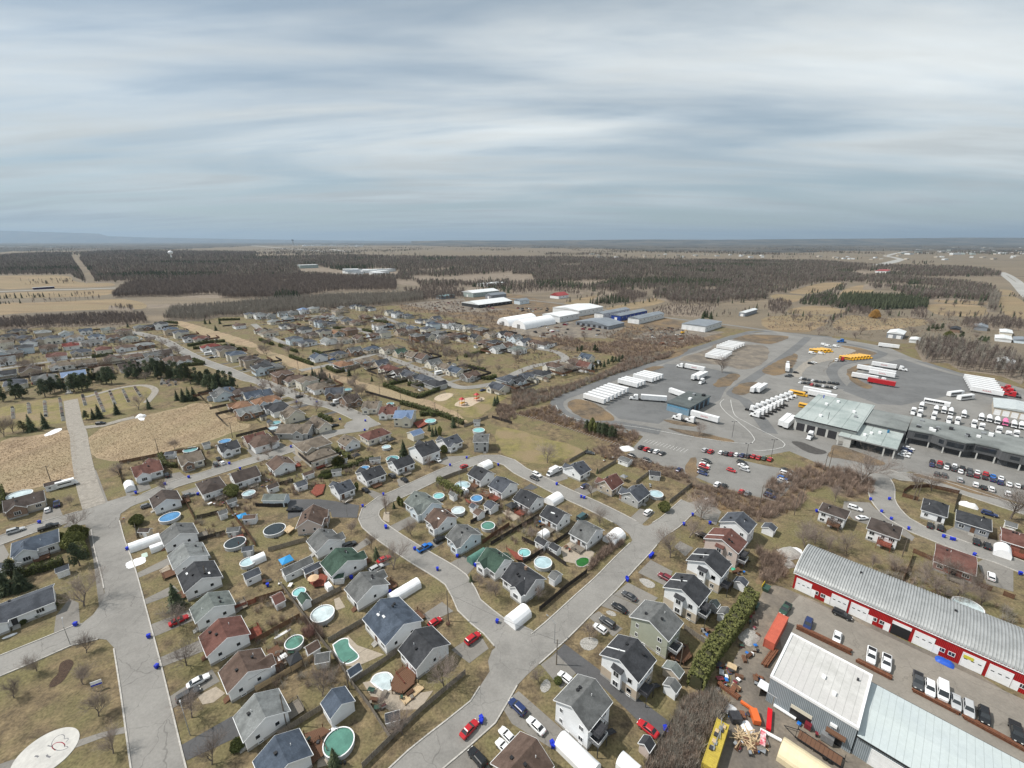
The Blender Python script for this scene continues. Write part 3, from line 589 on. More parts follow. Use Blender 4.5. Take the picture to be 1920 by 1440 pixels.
NEAR="""B1 1120,540 1150,618 1370,560 3.4 2.1 dark_brown white D|white house with a dark brown gable roof at the street corner, blue pool behind
B1 1198,808 1230,897 1490,803 3.6 2.2 grey white D|white house with a grey gable roof between the long white tent garage and a fence
B1 1258,965 1300,1075 1565,955 3.6 2.2 pale_grey white d|white house with a pale grey roof beside a white tarpaulin laid on the lawn
B1 1320,1120 1382,1250 1667,1120 3.6 2.2 charcoal white dk|white house with a charcoal roof and two skylights behind a spruce
A1 1425,245 1465,355 1765,205 3.6 2.2 grey_green white D|white house with a grey green roof above the driveway with the red car
A1 1497,450 1550,610 1877,430 3.6 2.2 red_brown white D|white house with a reddish brown plain gable roof in the row by the park
A1 1590,745 1705,885 2035,685 3.6 2.4 brown white FD|white house with a brown roof and two front gables above the parked white sedan
A1 1735,1065 1825,1250 2175,1005 3.6 2.3 pale_grey white D|white house with a mottled pale grey roof beside a round clipped bush
A2 -40,1420 60,1600 460,1400 3.4 2.2 slate_blue white D|white house with a slate blue roof next to the big green oval pool
E1 690,480 590,725 985,690 3.6 2.7 brown pink_beige FP|pinkish beige house with a brown roof beside the wide black driveway
E1 735,920 905,1085 1275,870 3.6 2.4 grey white F|white house with a grey roof between the brown roofed and green roofed houses
E5 655,275 815,490 1300,225 3.6 2.5 green white DF|white house with a dark green roof and a red stained deck
E5 985,680 1190,890 1695,605 3.6 2.5 grey white DF|white house with a grey shingle roof beside the round blue pool and long white tent
A2 815,310 970,525 1255,335 3.8 2.6 slate_blue white Dk|large white house with a slate blue roof beside the kidney shaped pool
A2 1050,560 1200,705 1465,515 3.8 2.4 charcoal white d|white house with a charcoal roof and a tiered brown deck at the street bend
E1 1440,85 1250,222 965,150 3.4 2.3 slate white fD|white house with a slate roof beside the black driveway at the crescent
B2 975,350 828,412 757,348 3.4 2.3 charcoal white fD|white cottage with a charcoal roof and a small blue pool behind
E2 465,215 200,325 75,215 3.4 2.3 charcoal white fD|white cottage with a charcoal roof and a dark covered pool behind it
B2 1385,175 1248,230 1160,155 4.4 3.2 charcoal white fd|tall white house with a steep charcoal roof behind a red budded tree
B2 1555,110 1440,155 1362,105 3.4 2.5 slate white fF|grey and white house with twin slate gables beside a round cedar
B2 1745,112 1627,118 1630,55 5.6 1.5 grey grey 2|narrow two storey grey house with a turquoise pool behind it
E2 275,820 560,1000 785,775 3.7 2.6 grey_green pale_blue f|large pale house with a grey green roof and front gable at the crescent corner
E2 580,1075 800,1210 1085,1030 3.6 2.4 brown white fk|white house with a light brown roof and skylights beside a round icy pool
E3 910,215 1145,375 1490,185 3.6 2.4 grey pale_blue fP|pale blue house with a grey roof behind the bright blue pickup
E3 1385,570 1665,760 1960,575 3.6 2.5 green white fP|white house with a two tone green roof beside a green tent garage
B3 -85,1130 100,1265 255,1140 3.6 2.5 charcoal white fc|white house with a charcoal roof and a brown brick chimney behind the white dome tent
E2 1245,390 1445,500 1695,400 3.6 2.4 charcoal white d|white house with a dark roof between a round pool and the crescent's white tent
E4 -35,240 170,360 400,215 3.6 2.4 slate white d|white house with a dark slate roof beside a red stained deck and blue pool
E4 330,440 580,585 780,425 3.6 2.4 charcoal white d|white house with a charcoal roof beside a black garden gazebo
E4 720,695 1000,835 1230,695 3.6 2.4 charcoal white dk|white house with a charcoal roof and skylights beside a brown bare yard
E4 1155,965 1450,1110 1655,885 3.6 2.5 grey white d|white house with a grey roof and a pergola patio beside the green pond pool
B3 600,322 515,368 400,305 3.4 2.5 slate white f|white cottage with a slate roof and a porch beside the white delivery van
B3 832,415 752,478 630,425 3.4 2.7 red_brown beige ft|beige brick house with a reddish brown roof on the crescent
B3 1035,495 950,565 805,510 3.4 2.3 slate grey ft|grey stone fronted house with a slate roof beside a round icy pool
B4 380,622 585,702 655,650 4.4 1.7 dark_brown white h2d|white raised house with a dark brown hip roof and grey stairs beside a trampoline
B4 738,765 985,852 1038,770 4.4 1.8 dark_brown white h2d|white raised house with a dark brown hip roof and white balcony beside the curving street
B4 1150,608 1345,685 1382,600 3.5 1.9 charcoal white h|new black and white house with a charcoal hip roof inside a brown fence
B4 1405,705 1680,790 1728,715 3.5 1.9 charcoal slate h|new dark house with a charcoal hip roof and tan entrance slab
B4 1245,962 1560,1125 1608,995 3.2 1.0 red_brown brick d|red brick bungalow with a low reddish brown roof and brick planter wall
B4 1770,850 1960,920 2000,830 3.2 1.1 red_brown brick d|red brick bungalow with a low brown roof behind the white tent garage
B1 78,980 445,865 415,775 3.6 2.4 slate_blue white hfd|white house with a blue grey hip roof and rear deck behind a cedar hedge
A1 -260,385 415,192 335,85 3.2 1.8 slate white f|long white bungalow with a dark grey roof and clipped round bushes
B1 28,628 342,555 320,482 3.4 2.2 dark_brown beige ft|beige house with a dark brown roof beside the empty field
B1 1000,362 1228,325 1195,248 3.4 2.4 red_brown white fF|white house with a rust red roof and three front gables beside the field
B1 1345,275 1535,245 1500,178 3.4 2.3 tan cream ft|cream house with a grey brown roof and bay window by the long back fence
B1 1655,190 1808,155 1775,100 3.4 2.2 charcoal white f|white house with a charcoal roof and a blue pool against the field fence
B1 1855,130 2010,85 1970,40 3.4 2.3 red_brown beige ft|beige house with a reddish brown roof next to the last house by the field
B1 1513,505 1705,455 1650,372 3.4 2.4 dark_brown white hd|white house with a steep dark brown roof beside a tall clipped cedar
B1 1758,420 1960,365 1890,300 3.4 2.4 dark_brown white d|white house with a dark brown roof and a round pool behind the tall cedar
B2 78,275 133,335 312,290 3.4 2.3 brown white D|white house with a brown roof and a covered barbecue deck
B2 395,255 620,210 560,145 3.4 2.4 tan cream hd|cream house with a greyish tan hip roof and red brown deck
B2 622,105 670,152 805,125 3.4 2.4 tan white d|white house with a tan roof and a white awning at the back
B2 830,100 1018,50 960,5 3.4 2.6 red_brown cream hd|cream house with a big chocolate brown hip roof at the street junction
C2 390,1010 130,1020 250,935 3.4 2.4 tan grey fF|grey stone house with a dark tan roof and twin gables on the main street
C2 350,930 480,975 535,935 3.4 2.4 tan cream f|cream house with a tan gable roof beside a long dark hedge
C2 1020,905 1165,905 1165,830 5.4 2.0 blue_metal cream 2f|two storey beige house with a pale blue metal roof at the bend
C2 905,880 1040,880 1130,800 3.4 2.3 red_brown white fF|white house with a russet roof of many gables beside the long hedge
C2 780,835 900,835 930,765 3.6 2.6 tan cream f|cream two gabled house with a tan roof beside the dark tent
C2 660,775 800,760 790,705 3.4 2.8 dark_brown brown_brick ft|brown brick house with a steep dark brown roof beside a white motor home
C2 510,730 650,720 640,665 3.4 2.6 slate cream ft|cream house with a slate roof and a turquoise pool behind"""
rng=random.Random(3)
for ln in NEAR.split('\n'):
	spec, lab=ln.split('|');f=spec.split();e=float(f[4])
	pts=[tuple(map(float, x.split(','))) for x in f[1:4]]
	c, an, L, Wd=rect3(f[0], *pts, e)
	L=min(max(L, 7.2),18);Wd=min(max(Wd, 7.6),13)
	house(c, an, L, Wd, e, float(f[5]), f[6], f[7], lab, f[8] if len(f) > 8 else '', 1, rng)
SHEDS="""E1 75,318 418,312 515,210 2.9 1.4 grey_green pale_blue garage|detached pale garage with a grey green roof beside the black driveway
E5 130,505 548,272 490,180 2.6 1.2 grey white garage|long white shed with a grey roof behind a blue gazebo
A2 497,965 548,1062 738,930 2.9 1.6 slate_blue white garage|white garage with a slate blue roof above the big green pool
B2 1268,48 1195,82 1085,50 3.0 1.4 blue_metal cream garage|cream garage with a pale blue metal roof beside three thin cedars
E1 618,112 778,62 740,0 2.3 .9 slate white shed|white garden shed with a slate roof beside a red deck
E1 205,140 345,85 300,40 2.3 .9 brown white shed|white garden shed with a dark brown roof behind the pale garage
A2 145,222 228,185 190,110 2.2 1.1 red_brown white shed|white hip roofed garden shed with a red brown roof on open lawn
A2 300,165 345,220 418,180 2.3 1.0 green white shed|white garden shed with a green roof beside a small round pool
A2 385,580 488,535 455,480 2.2 1.0 brown white shed|white garden shed with a brown roof beside a green water pool
A2 440,660 550,640 500,575 2.2 1.1 grey cream shed|cream barn shaped shed with a grey roof under a bare tree
A2 690,740 798,700 760,655 2.3 .9 slate_blue white shed|white corner shed with a blue roof beside the kidney pool
A2 970,1100 1080,1070 1030,1020 2.3 1.0 slate white shed|white shed with a slate roof in the corner of the street fence
A3 1170,635 1125,685 1250,780 2.4 1.0 grey_green beige shed|beige shed with a grey green roof behind the sage house
A3 1180,765 1130,815 1235,880 2.4 .9 grey white shed|white shed with a grey roof beside the balcony stairs
A3 990,1190 945,1255 1030,1330 2.4 .9 charcoal pink_beige shed|pink shed with a charcoal roof beside the red sedan
A3 1570,230 1535,280 1620,335 2.3 .9 grey white shed|white shed with a grey roof against the green hedge
A3 1500,185 1478,205 1540,245 2.3 .8 grey_green grey shed|small grey shed behind the white and beige duplex
B3 1690,1125 1660,1160 1745,1210 2.3 .8 slate white shed|white shed with a dark roof behind the first duplex balcony
B3 1895,720 1870,755 1960,800 2.3 .9 slate white shed|white shed with a slate roof beside the last duplex
B3 785,250 870,275 890,245 2.2 .5 grey white shed|flat white shed at the back of the crescent garden
B3 1030,365 1115,375 1125,340 2.3 .8 charcoal white shed|white shed with a dark roof near the round icy pool
B3 265,905 335,940 360,900 2.3 .8 charcoal white shed|white shed with a dark roof beside the pergola patio
B3 160,860 240,900 270,860 2.4 1.0 charcoal white shed|white shed with a charcoal roof at the corner of the black fence
B3 265,1130 320,1160 365,1100 2.4 .9 grey white shed|white shed with a grey roof against the black fence
E2 985,680 1060,730 1140,740 2.3 .9 grey white shed|white shed with a grey roof beside a clipped cedar hedge
E2 1430,890 1540,960 1740,800 2.4 1.1 slate white shed|long shed with a slate roof behind the round blue pool
E2 1335,965 1410,1025 1520,960 2.2 .9 brown white shed|white playhouse shed with a brown roof
E2 1270,880 1340,920 1430,880 2.2 .8 slate white shed|white shed with a slate roof beside the playhouse
B1 330,440 465,420 450,400 2.4 .8 dark_brown white shed|white shed with a dark roof at the edge of the left field
B1 1230,215 1300,210 1290,190 2.3 .9 slate white shed|white shed with a slate roof behind the clipped yellow hedge
B1 1520,140 1580,130 1570,115 2.3 .9 grey white shed|grey shed beside the turquoise splash on the lawn
B1 1640,660 1710,645 1690,620 2.3 .9 grey white shed|pale shed with a grey roof beside the blue tarpaulin
B1 1700,570 1780,555 1770,535 2.2 .9 grey grey shed|grey barn shaped shed beside a round pool
B1 1030,790 1115,790 1100,765 2.3 .8 dark_brown beige shed|small brown shed under the trees by the corner house
B1 415,1090 520,1065 510,1035 2.3 .8 slate white shed|white shed with four windows beside the long bungalow
B1 -20,1060 95,1065 90,1020 2.3 .9 slate white shed|white shed with a slate roof below the blue roofed house
B1 1830,1135 1960,1100 1920,1060 2.5 1.0 slate white shed|white garden building with a slate roof behind the spruce house
B1 1815,700 1915,690 1890,660 2.4 .7 brown white shed|pale shed with a brown roof under the blue tarpaulin
B1 1810,940 1895,925 1880,895 2.3 .8 slate grey shed|grey shed with a slate roof beside a round icy pool
B1 1695,795 1790,785 1770,755 2.3 .9 grey grey shed|grey shed beside the black covered pool
B2 290,440 390,420 370,395 2.3 .9 slate white shed|white shed with a slate roof on the lawn beside a red deck
B2 80,460 175,445 160,420 2.3 .8 dark_brown white shed|white shed with a dark roof behind the covered barbecue
B2 350,365 440,345 420,330 2.3 .8 brown white shed|white shed with a brown roof against the long hedge
B2 565,345 640,335 625,320 2.3 .8 grey white shed|white shed with a grey roof beside round bushes
B2 850,255 935,245 920,230 2.3 .8 grey white shed|white shed with a grey roof behind a small blue pool
B2 650,260 685,255 680,240 2.2 .7 grey beige shed|beige shed behind the big round cedar
C2 1630,930 1680,930 1670,910 2.4 1.0 grey white shed|tiny white shed by the fence of the park
B4 1775,740 1870,765 1870,730 2.4 .8 grey cream shed|cream shed between the dark house and the brick bungalow
E1 745,1420 1000,1290 930,1230 2.3 .8 slate brown_brick shed|brown lean to shed beside the parasol deck
E5 840,520 1000,500 970,450 2.3 .6 green white shed|white side porch with a green roof beside the green house"""
for ln in SHEDS.split('\n'):
	spec, lab=ln.split('|');f=spec.split();e=float(f[4]);pts=[tuple(map(float, x.split(','))) for x in f[1:4]]
	c, an, L, Wd=rect3(f[0], *pts, e)
	sh=f[8] == 'shed'
	L=min(max(L, 2.2 if sh else 5),6 if sh else 10);Wd=min(max(Wd, 2.2 if sh else 4),4.5 if sh else 6.5)
	house(c, an, L, Wd, e, float(f[5]), f[6], f[7], lab, 's', 1, rng, name='garden_shed' if sh else 'garage')
# ------------------------------------------------------------------ two storey duplexes along the lower street
def duplex(t, a, b_, c, roof, up, low, lab, bay=True, balcony=True):
	e, r=6.3,2.3;ctr, an, L, Wd=rect3(t, a, b_, c, e);L=max(L, 8.2);rg=random.Random(lab)
	an=R(45);root=thing('duplex_house', lab, 'house', (ctr.x, ctr.y, 0), an)       # ridge along +s;-y side... gable faces -x
	ov=.42;l, w=L - 2*ov, Wd - 2*ov
	q, p, tr=gable_parts(l, w, e, r, ov);q.build('wall', WALL[up], root);ro=p.build('roof', ROOF[roof], root);tr.build('fascia', WHITE, ro)
	if low != up: MB().box(-l/2-.04, l/2+.04,-w/2-.04, w/2+.04,.6,3.0).build('lower_wall', WALL[low], root)
	MB().box(-l/2-.06, l/2+.06,-w/2-.06, w/2+.06,0,.6).build('foundation', CONC, root)
	# white flashing running down the street side slope
	k=r / (w/2);x=rg.uniform(-.2,.15) * l
	f=MB()
	f.add([(x+dx, yy, e + r - yy * k + dz) for dz in (.22,.36) for yy, dx in ((.3,-.12),(.3,.12),(w/2 + .3,.12),(w/2 + .3,-.12))],[(0,1,2,3),(4,7,6,5),(0,4,5,1),(2,6,7,3),(0,3,7,4),(1,5,6,2)])
	if bay: f.build('roof_flashing', WHITE, ro)
	X=-l/2
	if bay:
		y0=w * .02
		q=MB();q.box(X - .9, X - .045, y0 - 1.2, y0 + 1.2,.8,5.9);q.build('bay', WALL[up], root)
		q=MB();q.add([(X - 1.15, y0 - 1.4,5.95),(X - 1.15, y0 + 1.4,5.95),(X - .02, y0 + 1.4,6.5),(X - .02, y0 - 1.4,6.5),(X - 1.15, y0 - 1.4,5.8),(X - 1.15, y0 + 1.4,5.8),(X - .02, y0 + 1.4,5.91),(X - .02, y0 - 1.4,5.91)],[(0,3,2,1),(4,5,6,7),(0,1,5,4),(1,2,6,5),(0,4,7,3)]);q.build('bay_roof', ROOF[roof], root)
		for z in (1.9,4.7): window(root, X - .9, y0, z, pi/2,1.3,1.4,1)
	for z in (1.75,4.7):
		for fy, ww in ((-.3,1.0),(.32,.7) if not bay else (-.3,1.0)):
			window(root, X - (.04 if z < 3 and low != up else 0), fy * w, z, pi/2, ww, 1.1,1)
		for fx in (-.25,.25): window(root, fx * l, w/2, z, 0,1.2,1.2,1);window(root, fx * l, -w/2 - (.04 if z < 3 else 0), z, pi, 1.1,1.2,1)
		window(root, l/2,0, z, -pi/2,.9,1.0,0)
	for fy in (-.3,.1): window(root, X - .06, fy * w, .36, pi/2,.8,.35,0)
	door(root, 0, w/2 + .02,.75,0);steps(root, 0, w/2 + .06,0,.75,1.8, CONC)
	# small entrance roof and stair on the street side
	q=MB();q.add([(-1.2, w/2 + .05,3.2),(1.2, w/2 + .05,3.2),(1.2, w/2 + 1.4,2.9),(-1.2, w/2 + 1.4,2.9),(-1.2, w/2 + .05,3.05),(1.2, w/2 + .05,3.05),(1.2, w/2 + 1.4,2.75),(-1.2, w/2 + 1.4,2.75)],[(0,3,2,1),(4,5,6,7),(3,7,6,2),(0,4,7,3),(1,2,6,5)]);q.build('entrance_roof', ROOF[roof], root)
	if balcony:                                   # rear balconies with a stair, on -y
		for z in (3.0,5.6) if rg.random() < .5 else (3.0,):
			q=MB();q.box(-l/2 + .3,-l/2 + 3.6,-w/2 - 2.4,-w/2 - .06, z - .18, z);o=q.build('balcony', DARKM, root)
			q=MB()
			for aa, bb in (((-l/2 + .3,-w/2 - 2.4),(-l/2 + 3.6,-w/2 - 2.4)),((-l/2 + .3,-w/2 - 2.4),(-l/2 + .3,-w/2 - .1)),((-l/2 + 3.6,-w/2 - 2.4),(-l/2 + 3.6,-w/2 - .1))):
				q.tube((*aa, z + 1),(*bb, z + 1),.05, n=4);n_=int(hypot(bb[0]-aa[0], bb[1]-aa[1]) / .25)
				for i in range(n_ + 1): xx, yy=aa[0] + (bb[0]-aa[0])*i/n_, aa[1] + (bb[1]-aa[1])*i/n_;q.box(xx-.02, xx+.02, yy-.02, yy+.02, z, z + .98)
			q.build('railing', DARKM if rg.random() < .6 else WHITE, o)
			if z == 3.0:
				q=MB()
				for xx in (-l/2 + .35,-l/2 + 3.55): q.box(xx-.07, xx+.07,-w/2-2.38,-w/2-2.24,0, z-.18)
				q.build('post', DARKM, o)
		q=MB()
		for i in range(14): z=3.0 * (14 - i) / 15;q.box(-l/2 + 3.7 + i * .27,-l/2 + 3.98 + i * .27,-w/2 - 2.3,-w/2 - 1.2, z - .06, z)
		for yy in (-w/2 - 2.34,-w/2 - 1.18): q.tube((-l/2 + 3.7, yy, 2.9),(-l/2 + 7.5, yy, .1),.09, n=4);q.tube((-l/2 + 3.7, yy, 3.9),(-l/2 + 7.5, yy, 1.0),.04, n=4)
		q.build('outside_stair', DARKM, root)
	vents(ro, l, w, e, r, 'vvp', rg)
duplex('E6', (1115,680),(1020,875),(1545,1145), 'charcoal', 'white', 'beige', 'white and beige two storey duplex beside the wide bare tree on brown lawn')
duplex('E6', (780,1045),(675,1275),(1210,1575), 'charcoal', 'white', 'beige', 'white and beige two storey duplex beside the oval snow patch lawn')
duplex('A3', (985,170),(880,305),(1170,500), 'grey', 'sage', 'sage', 'sage green two storey house with a plain grey roof in the duplex row', bay=False)
duplex('A3', (750,415),(665,580),(960,790), 'charcoal', 'white', 'tan', 'white and tan two storey duplex beside the long black driveway')
duplex('A3', (490,730),(310,930),(575,1170), 'grey', 'white', 'white', 'plain white two storey house with a grey roof beside a white tent garage', bay=False)
duplex('A3', (70,1178),(-160,1400),(140,1640), 'brown', 'beige', 'beige', 'two storey house with a plain brown roof at the end of the duplex row', bay=False)
duplex('B3', (1500,755),(1440,835),(1690,965), 'red_brown', 'pink_beige', 'pink_beige', 'pinkish beige two storey duplex with a reddish brown roof')
duplex('B3', (1605,645),(1560,705),(1775,805), 'slate', 'white', 'white', 'white two storey house with a slate roof and three roof vents by the dead end', bay=False, balcony=False)
# ------------------------------------------------------------------ the more distant subdivisions
def far_mesh(k):
	def fn():
		rg=random.Random(100 + k);l=(11,12.5,10,13,11.5,9.5)[k];w=(9,9.5,8.5,9,10,8.5)[k];e=(3.2,3.3,3.4,3.2,5.6,3.6)[k];r=(2.5,2.4,3.0,2.2,2.2,2.9)[k]
		if k in (1,3,4):
			wq=MB().box(-l/2, l/2,-w/2, w/2,0, e + .05);p, t=hip_roof(l, w, e, r)
		else: wq, p, t=gable_parts(l, w, e, r)
		gw=4.4;gx=-l * .2;d=1.4
		for gx, gw in ((-l * .24,4.4),) if k in (0,3,4) else ((-l * .24,4.0),(l * .24,3.4)):
			q2, p2, t2=gable_parts(w/2 + d, gw, e, gw * .38,.3)
			M=Matrix.Translation((gx, -(w/2 + d)/2,0)) @ Matrix.Rotation(pi/2,4, 'Z')
			for a_, b2 in ((wq, q2),(p, p2),(t, t2)): a_.add([M @ Vector(v) for v in b2.v], b2.f)
		return wq.mesh('wall', WALL['white']), p.mesh('roof', ROOF['slate']), t.mesh('fascia', WHITE), l, w, e, d
	return cached(('far', k), fn)
def far_house(P, ang, k, roof, wall, lab, group, rg):
	wq, p, t, l, w, e, d=far_mesh(k)
	root=thing('house', lab, 'house', (P[0], P[1],0), ang, group)
	s=rg.uniform(1.04,1.2);root.scale=(s, rg.uniform(1.05,1.18), rg.uniform(1.0,1.14))
	obj('wall', wq, root, m=WALL[wall]);ro=obj('roof', p, root, m=ROOF[roof]);obj('fascia', t, ro)
	window(root, -l * .24,-(w/2 + d),1.9, pi, 1.7,1.3,2)
	window(root, l * .26 if k in (0,3,4) else l * .24,-(w/2 + (0 if k in (0,3,4) else d)),1.9, pi, 1.3,1.2,1)
	door(root, l * .03,-w/2,.4, pi, m=rg.choice((WHITE, DARKM, WOODB)))
	window(root, l/2,-w * .15,1.9,-pi/2,1.0,1.0,0);window(root, -l/2, w * .1,1.9, pi/2,1.0,1.0,0);window(root, l * .2, w/2,1.9,0,1.4,1.2,1)
	if rg.random() < .5: obj('chimney', cached('ch', lambda: MB().box(-.35,.35,-.35,.35,-.6,1.1).box(-.42,.42,-.42,.42,1.1,1.2).mesh('chimney', WALL['brown_brick'])), ro, (l * .3,1.2, e + 2))
	return root
KEY=dict(t='tan', d='charcoal', s='slate', b='brown', r='red_brown', o='orange_brown', u='slate_blue', g='grey', p='pale_grey', n='grey_green', k='dark_brown', R='red', m='blue_metal', G='green')
RNAME=dict(tan='tan', charcoal='charcoal', slate='slate grey', brown='brown', red_brown='reddish brown', orange_brown='orange brown', slate_blue='blue grey', grey='grey', pale_grey='pale grey', grey_green='grey green', dark_brown='dark brown', red='red', blue_metal='blue metal', green='green')
FAR=[('C1', 'subdivision behind the cemetery pines', '25,350,t 60,290,d 175,295,s 225,335,s 335,275,p 400,315,s 490,265,p 560,295,t 645,250,u 725,290,u 820,235,n 930,260,b 540,355,R 375,370,b 195,385,d 435,430,r 610,405,s 770,385,r 850,300,b 975,305,n 945,370,b 1080,350,p 50,470,p 240,545,k 470,505,t 650,485,t 840,460,b 1015,440,b 40,570,d 110,640,s 345,600,g 555,575,m 765,540,t 975,515,k 1120,490,g 1225,415,k 1290,465,b 1370,470,b 90,410,g 300,320,s 130,250,d 690,330,g 1150,430,g 20,420,p'),
	   ('C1', 'row along the main street towards the woods', '1050,220,g 1130,215,d 1210,210,d 1285,250,u 1360,275,s 1440,300,d 1510,305,r 1580,365,R 1640,390,g 1700,405,k 1780,440,u 1880,480,k 1700,700,u 1840,700,k 1900,740,u 1670,720,g 1810,810,o 1860,850,p'),
	   ('C1', 'subdivision beyond the grassy strip', '1880,130,s 1790,205,b'),
	   ('C2', 'main street bend', '30,730,u 80,775,o 170,825,d 280,875,t 205,595,b 290,610,b 385,640,t 465,670,t 50,535,d 130,520,g 40,1075,b 430,1130,t 30,480,k 90,505,d'),
	   ('C2', 'subdivision beyond the grassy strip', '465,445,u 615,420,s 650,500,o 820,470,t 940,495,s 1000,530,r 1085,560,k 1155,575,s 1250,600,s 1340,640,d 740,400,g 870,380,u 985,385,t 1080,410,G 1180,435,t 1250,450,b 1330,490,g 1420,515,t 1505,545,u 1605,580,b 1820,670,s 1890,630,s 290,320,s 385,330,s 540,320,p 660,310,t 775,300,b 880,280,b 955,270,g 700,250,b 600,260,o 510,265,d 430,270,k 930,215,t 990,205,u 1085,205,g 1085,255,b 1170,230,u 1290,240,s 1370,260,g 1300,290,d 1400,310,g 1475,280,b 1550,290,d 1645,300,d 1520,215,g 1610,230,s 1690,250,g 1760,270,t 1850,270,d 1905,290,b 1790,345,d 1880,360,b 1720,335,b 1810,380,p 30,135,g 105,135,g 130,175,p 200,120,g 235,155,p 270,105,g 355,100,m 430,90,p 500,85,t 540,130,b 610,110,t 650,75,g 320,145,b 790,75,d 860,75,d 650,155,g 690,170,s 755,180,b 820,140,b 920,150,b 1000,110,g 1060,125,s 1140,130,s 1240,165,d 1350,155,s 1310,185,g 1385,195,b 1440,200,b 545,190,s 490,195,s 450,180,k 360,235,d 290,215,k 225,205,d 100,262,t 40,245,b 1210,300,g 1330,210,u 740,60,s 470,150,g 590,150,p'),
	   ('C3', 'last row before the depot road', '30,630,d 100,590,s 210,565,d 310,530,b 390,510,t 475,480,b 560,450,u 545,515,r 40,385,n 250,345,k 170,335,b 90,325,s 30,305,g')]
rg=random.Random(11);FARPOS=[]
for t, area, txt in FAR:
	for w_ in txt.split():
		x, y, c=w_.split(',');P=G(t, float(x), float(y),2.6);FARPOS.append(P)
		roof=KEY[c];wall=rg.choices(('white', 'cream', 'pale_blue', 'beige', 'grey', 'tan', 'brown_brick'),(5,4,2,3,1.5,2,1.5))[0]
		kk=rg.randrange(6);far_house(P, R(rg.choice((45,-45,45,135))), kk, roof, wall, '%s house, %s %s roof, %s' % (wall.replace('_', ' '), RNAME[roof],('twin gable', 'broad hip', 'steep gable', 'long hip', 'tall hip', 'narrow gable')[kk], area), area, rg)
# drives, sheds and lot fences of those houses
ROADP=[(r_[0], r_[1]) for r_ in ROADS if r_[4] == 'street'];LOTF=[]
def far_shed(P, ang, area):
	def fn(): q, p, t=gable_parts(2.6,2.2,2.0,.7,.18,.12);return q.mesh('wall', WALL['white']), p.mesh('roof', ROOF['slate']), MB().box(-.45,.45,-1.14,-1.1,.05,1.7).mesh('door', WOODG)
	a, b_, c=cached('fshed', fn);rf=rg.choice(('slate', 'brown', 'grey', 'charcoal'));wl=rg.choice(('white', 'cream', 'grey', 'beige'));root=thing('garden_shed', '%s garden shed, %s roof, %s' % (wl, rf, area), 'shed', P, ang, 'sheds of the ' + area);root.scale=(1.15,1.15,1.1);obj('wall', a, root, m=WALL[wl]);obj('roof', b_, root, m=ROOF[rf]);obj('door', c, root)
k=0
for t, area, txt in FAR:
	for w_ in txt.split():
		P=FARPOS[k];k += 1;best=None
		for pl, wd in ROADP:
			if abs(pl[0].y - P.y) > 500: continue
			for p in pl:
				d=(p - P).length
				if best is None or d < best[0]: best=(d, p, wd)
		u=None
		if best and 9 < best[0] < 42:
			d=(best[1] - P);d.z=0;v=(ST(1,0), ST(0,1), ST(-1,0), ST(0,-1));u=max(v, key=lambda q_: q_.dot(d));n=Vector((-u.y, u.x, 0));o=P + n * rg.choice((-5.2,5.2));L_=max(9, d.dot(u))
			sheet('driveway', [o - n * 1.7 - u * 2, o + n * 1.7 - u * 2, o + n * 1.7 + u * L_, o - n * 1.7 + u * L_], rg.choice((DRVM, DRVM, DRVD)),.045 + .0001 * k)
		u=u or ST(0,-1);n=Vector((-u.y, u.x, 0))
		if rg.random() < .75: q_=P - u * rg.uniform(9,13) + n * rg.uniform(-6,6);far_shed((q_.x, q_.y, 0), R(rg.choice((45,135))), area)
		if rg.random() < .8: LOTF.append(([P + n * 7.4 - u * 1, P + n * 7.4 - u * 15] + ([P - n * 7.4 - u * 15] if rg.random() < .6 else []), area))
# ================================================================== WORKSHOPS (lower right)
REDM=lines(mat('red_sheet_metal', (.42,.018,.018),(.34,.014,.016),.5,.45),1.0, 'Y', .5, lo=.1, hi=.6)  # dark stripes paint the shade in the grooves of the corrugated wall
GREYM=lines(mat('grey_sheet_metal', (.30,.34,.37),(.26,.30,.33),.4,.5),1.0, 'Y', .5, lo=.1, hi=.6)  # groove shade of the corrugation painted as stripes here too
ARCH=mat('galvanised_roof_sheet', (.40,.41,.41),(.33,.34,.34),.35,.45, metal=.25, mottle=.08)
def gdoor(par, x, y, z, rz, w, h, n=4, m=WHITE, panes=3, hname='garage_door'):
	def fn():
		q=MB()
		for i in range(n): q.box(-w/2, w/2,-.02,.07, h * i / n + .012, h * (i + 1) / n - .012)
		q.box(-w/2 - .14,-w/2,-.02,.11,0, h + .14);q.box(w/2, w/2 + .14,-.02,.11,0, h + .14);q.box(-w/2, w/2,-.02,.11, h, h + .14);q.box(-w/2, w/2,-.02,.04,0, h)
		return q.mesh('garage_door', m)
	o=obj(hname, cached(('gd', w, h, n, m.name), fn), par, (x, y, z), rz)
	for k in range(panes): obj('pane', cached('gdp', lambda: MB().box(-.3,.3,.0,.09,-.11,.11).mesh('pane', GLASS)), o, (-w/2 + w * (k + .5) / panes, .012, h * .62))
	return o
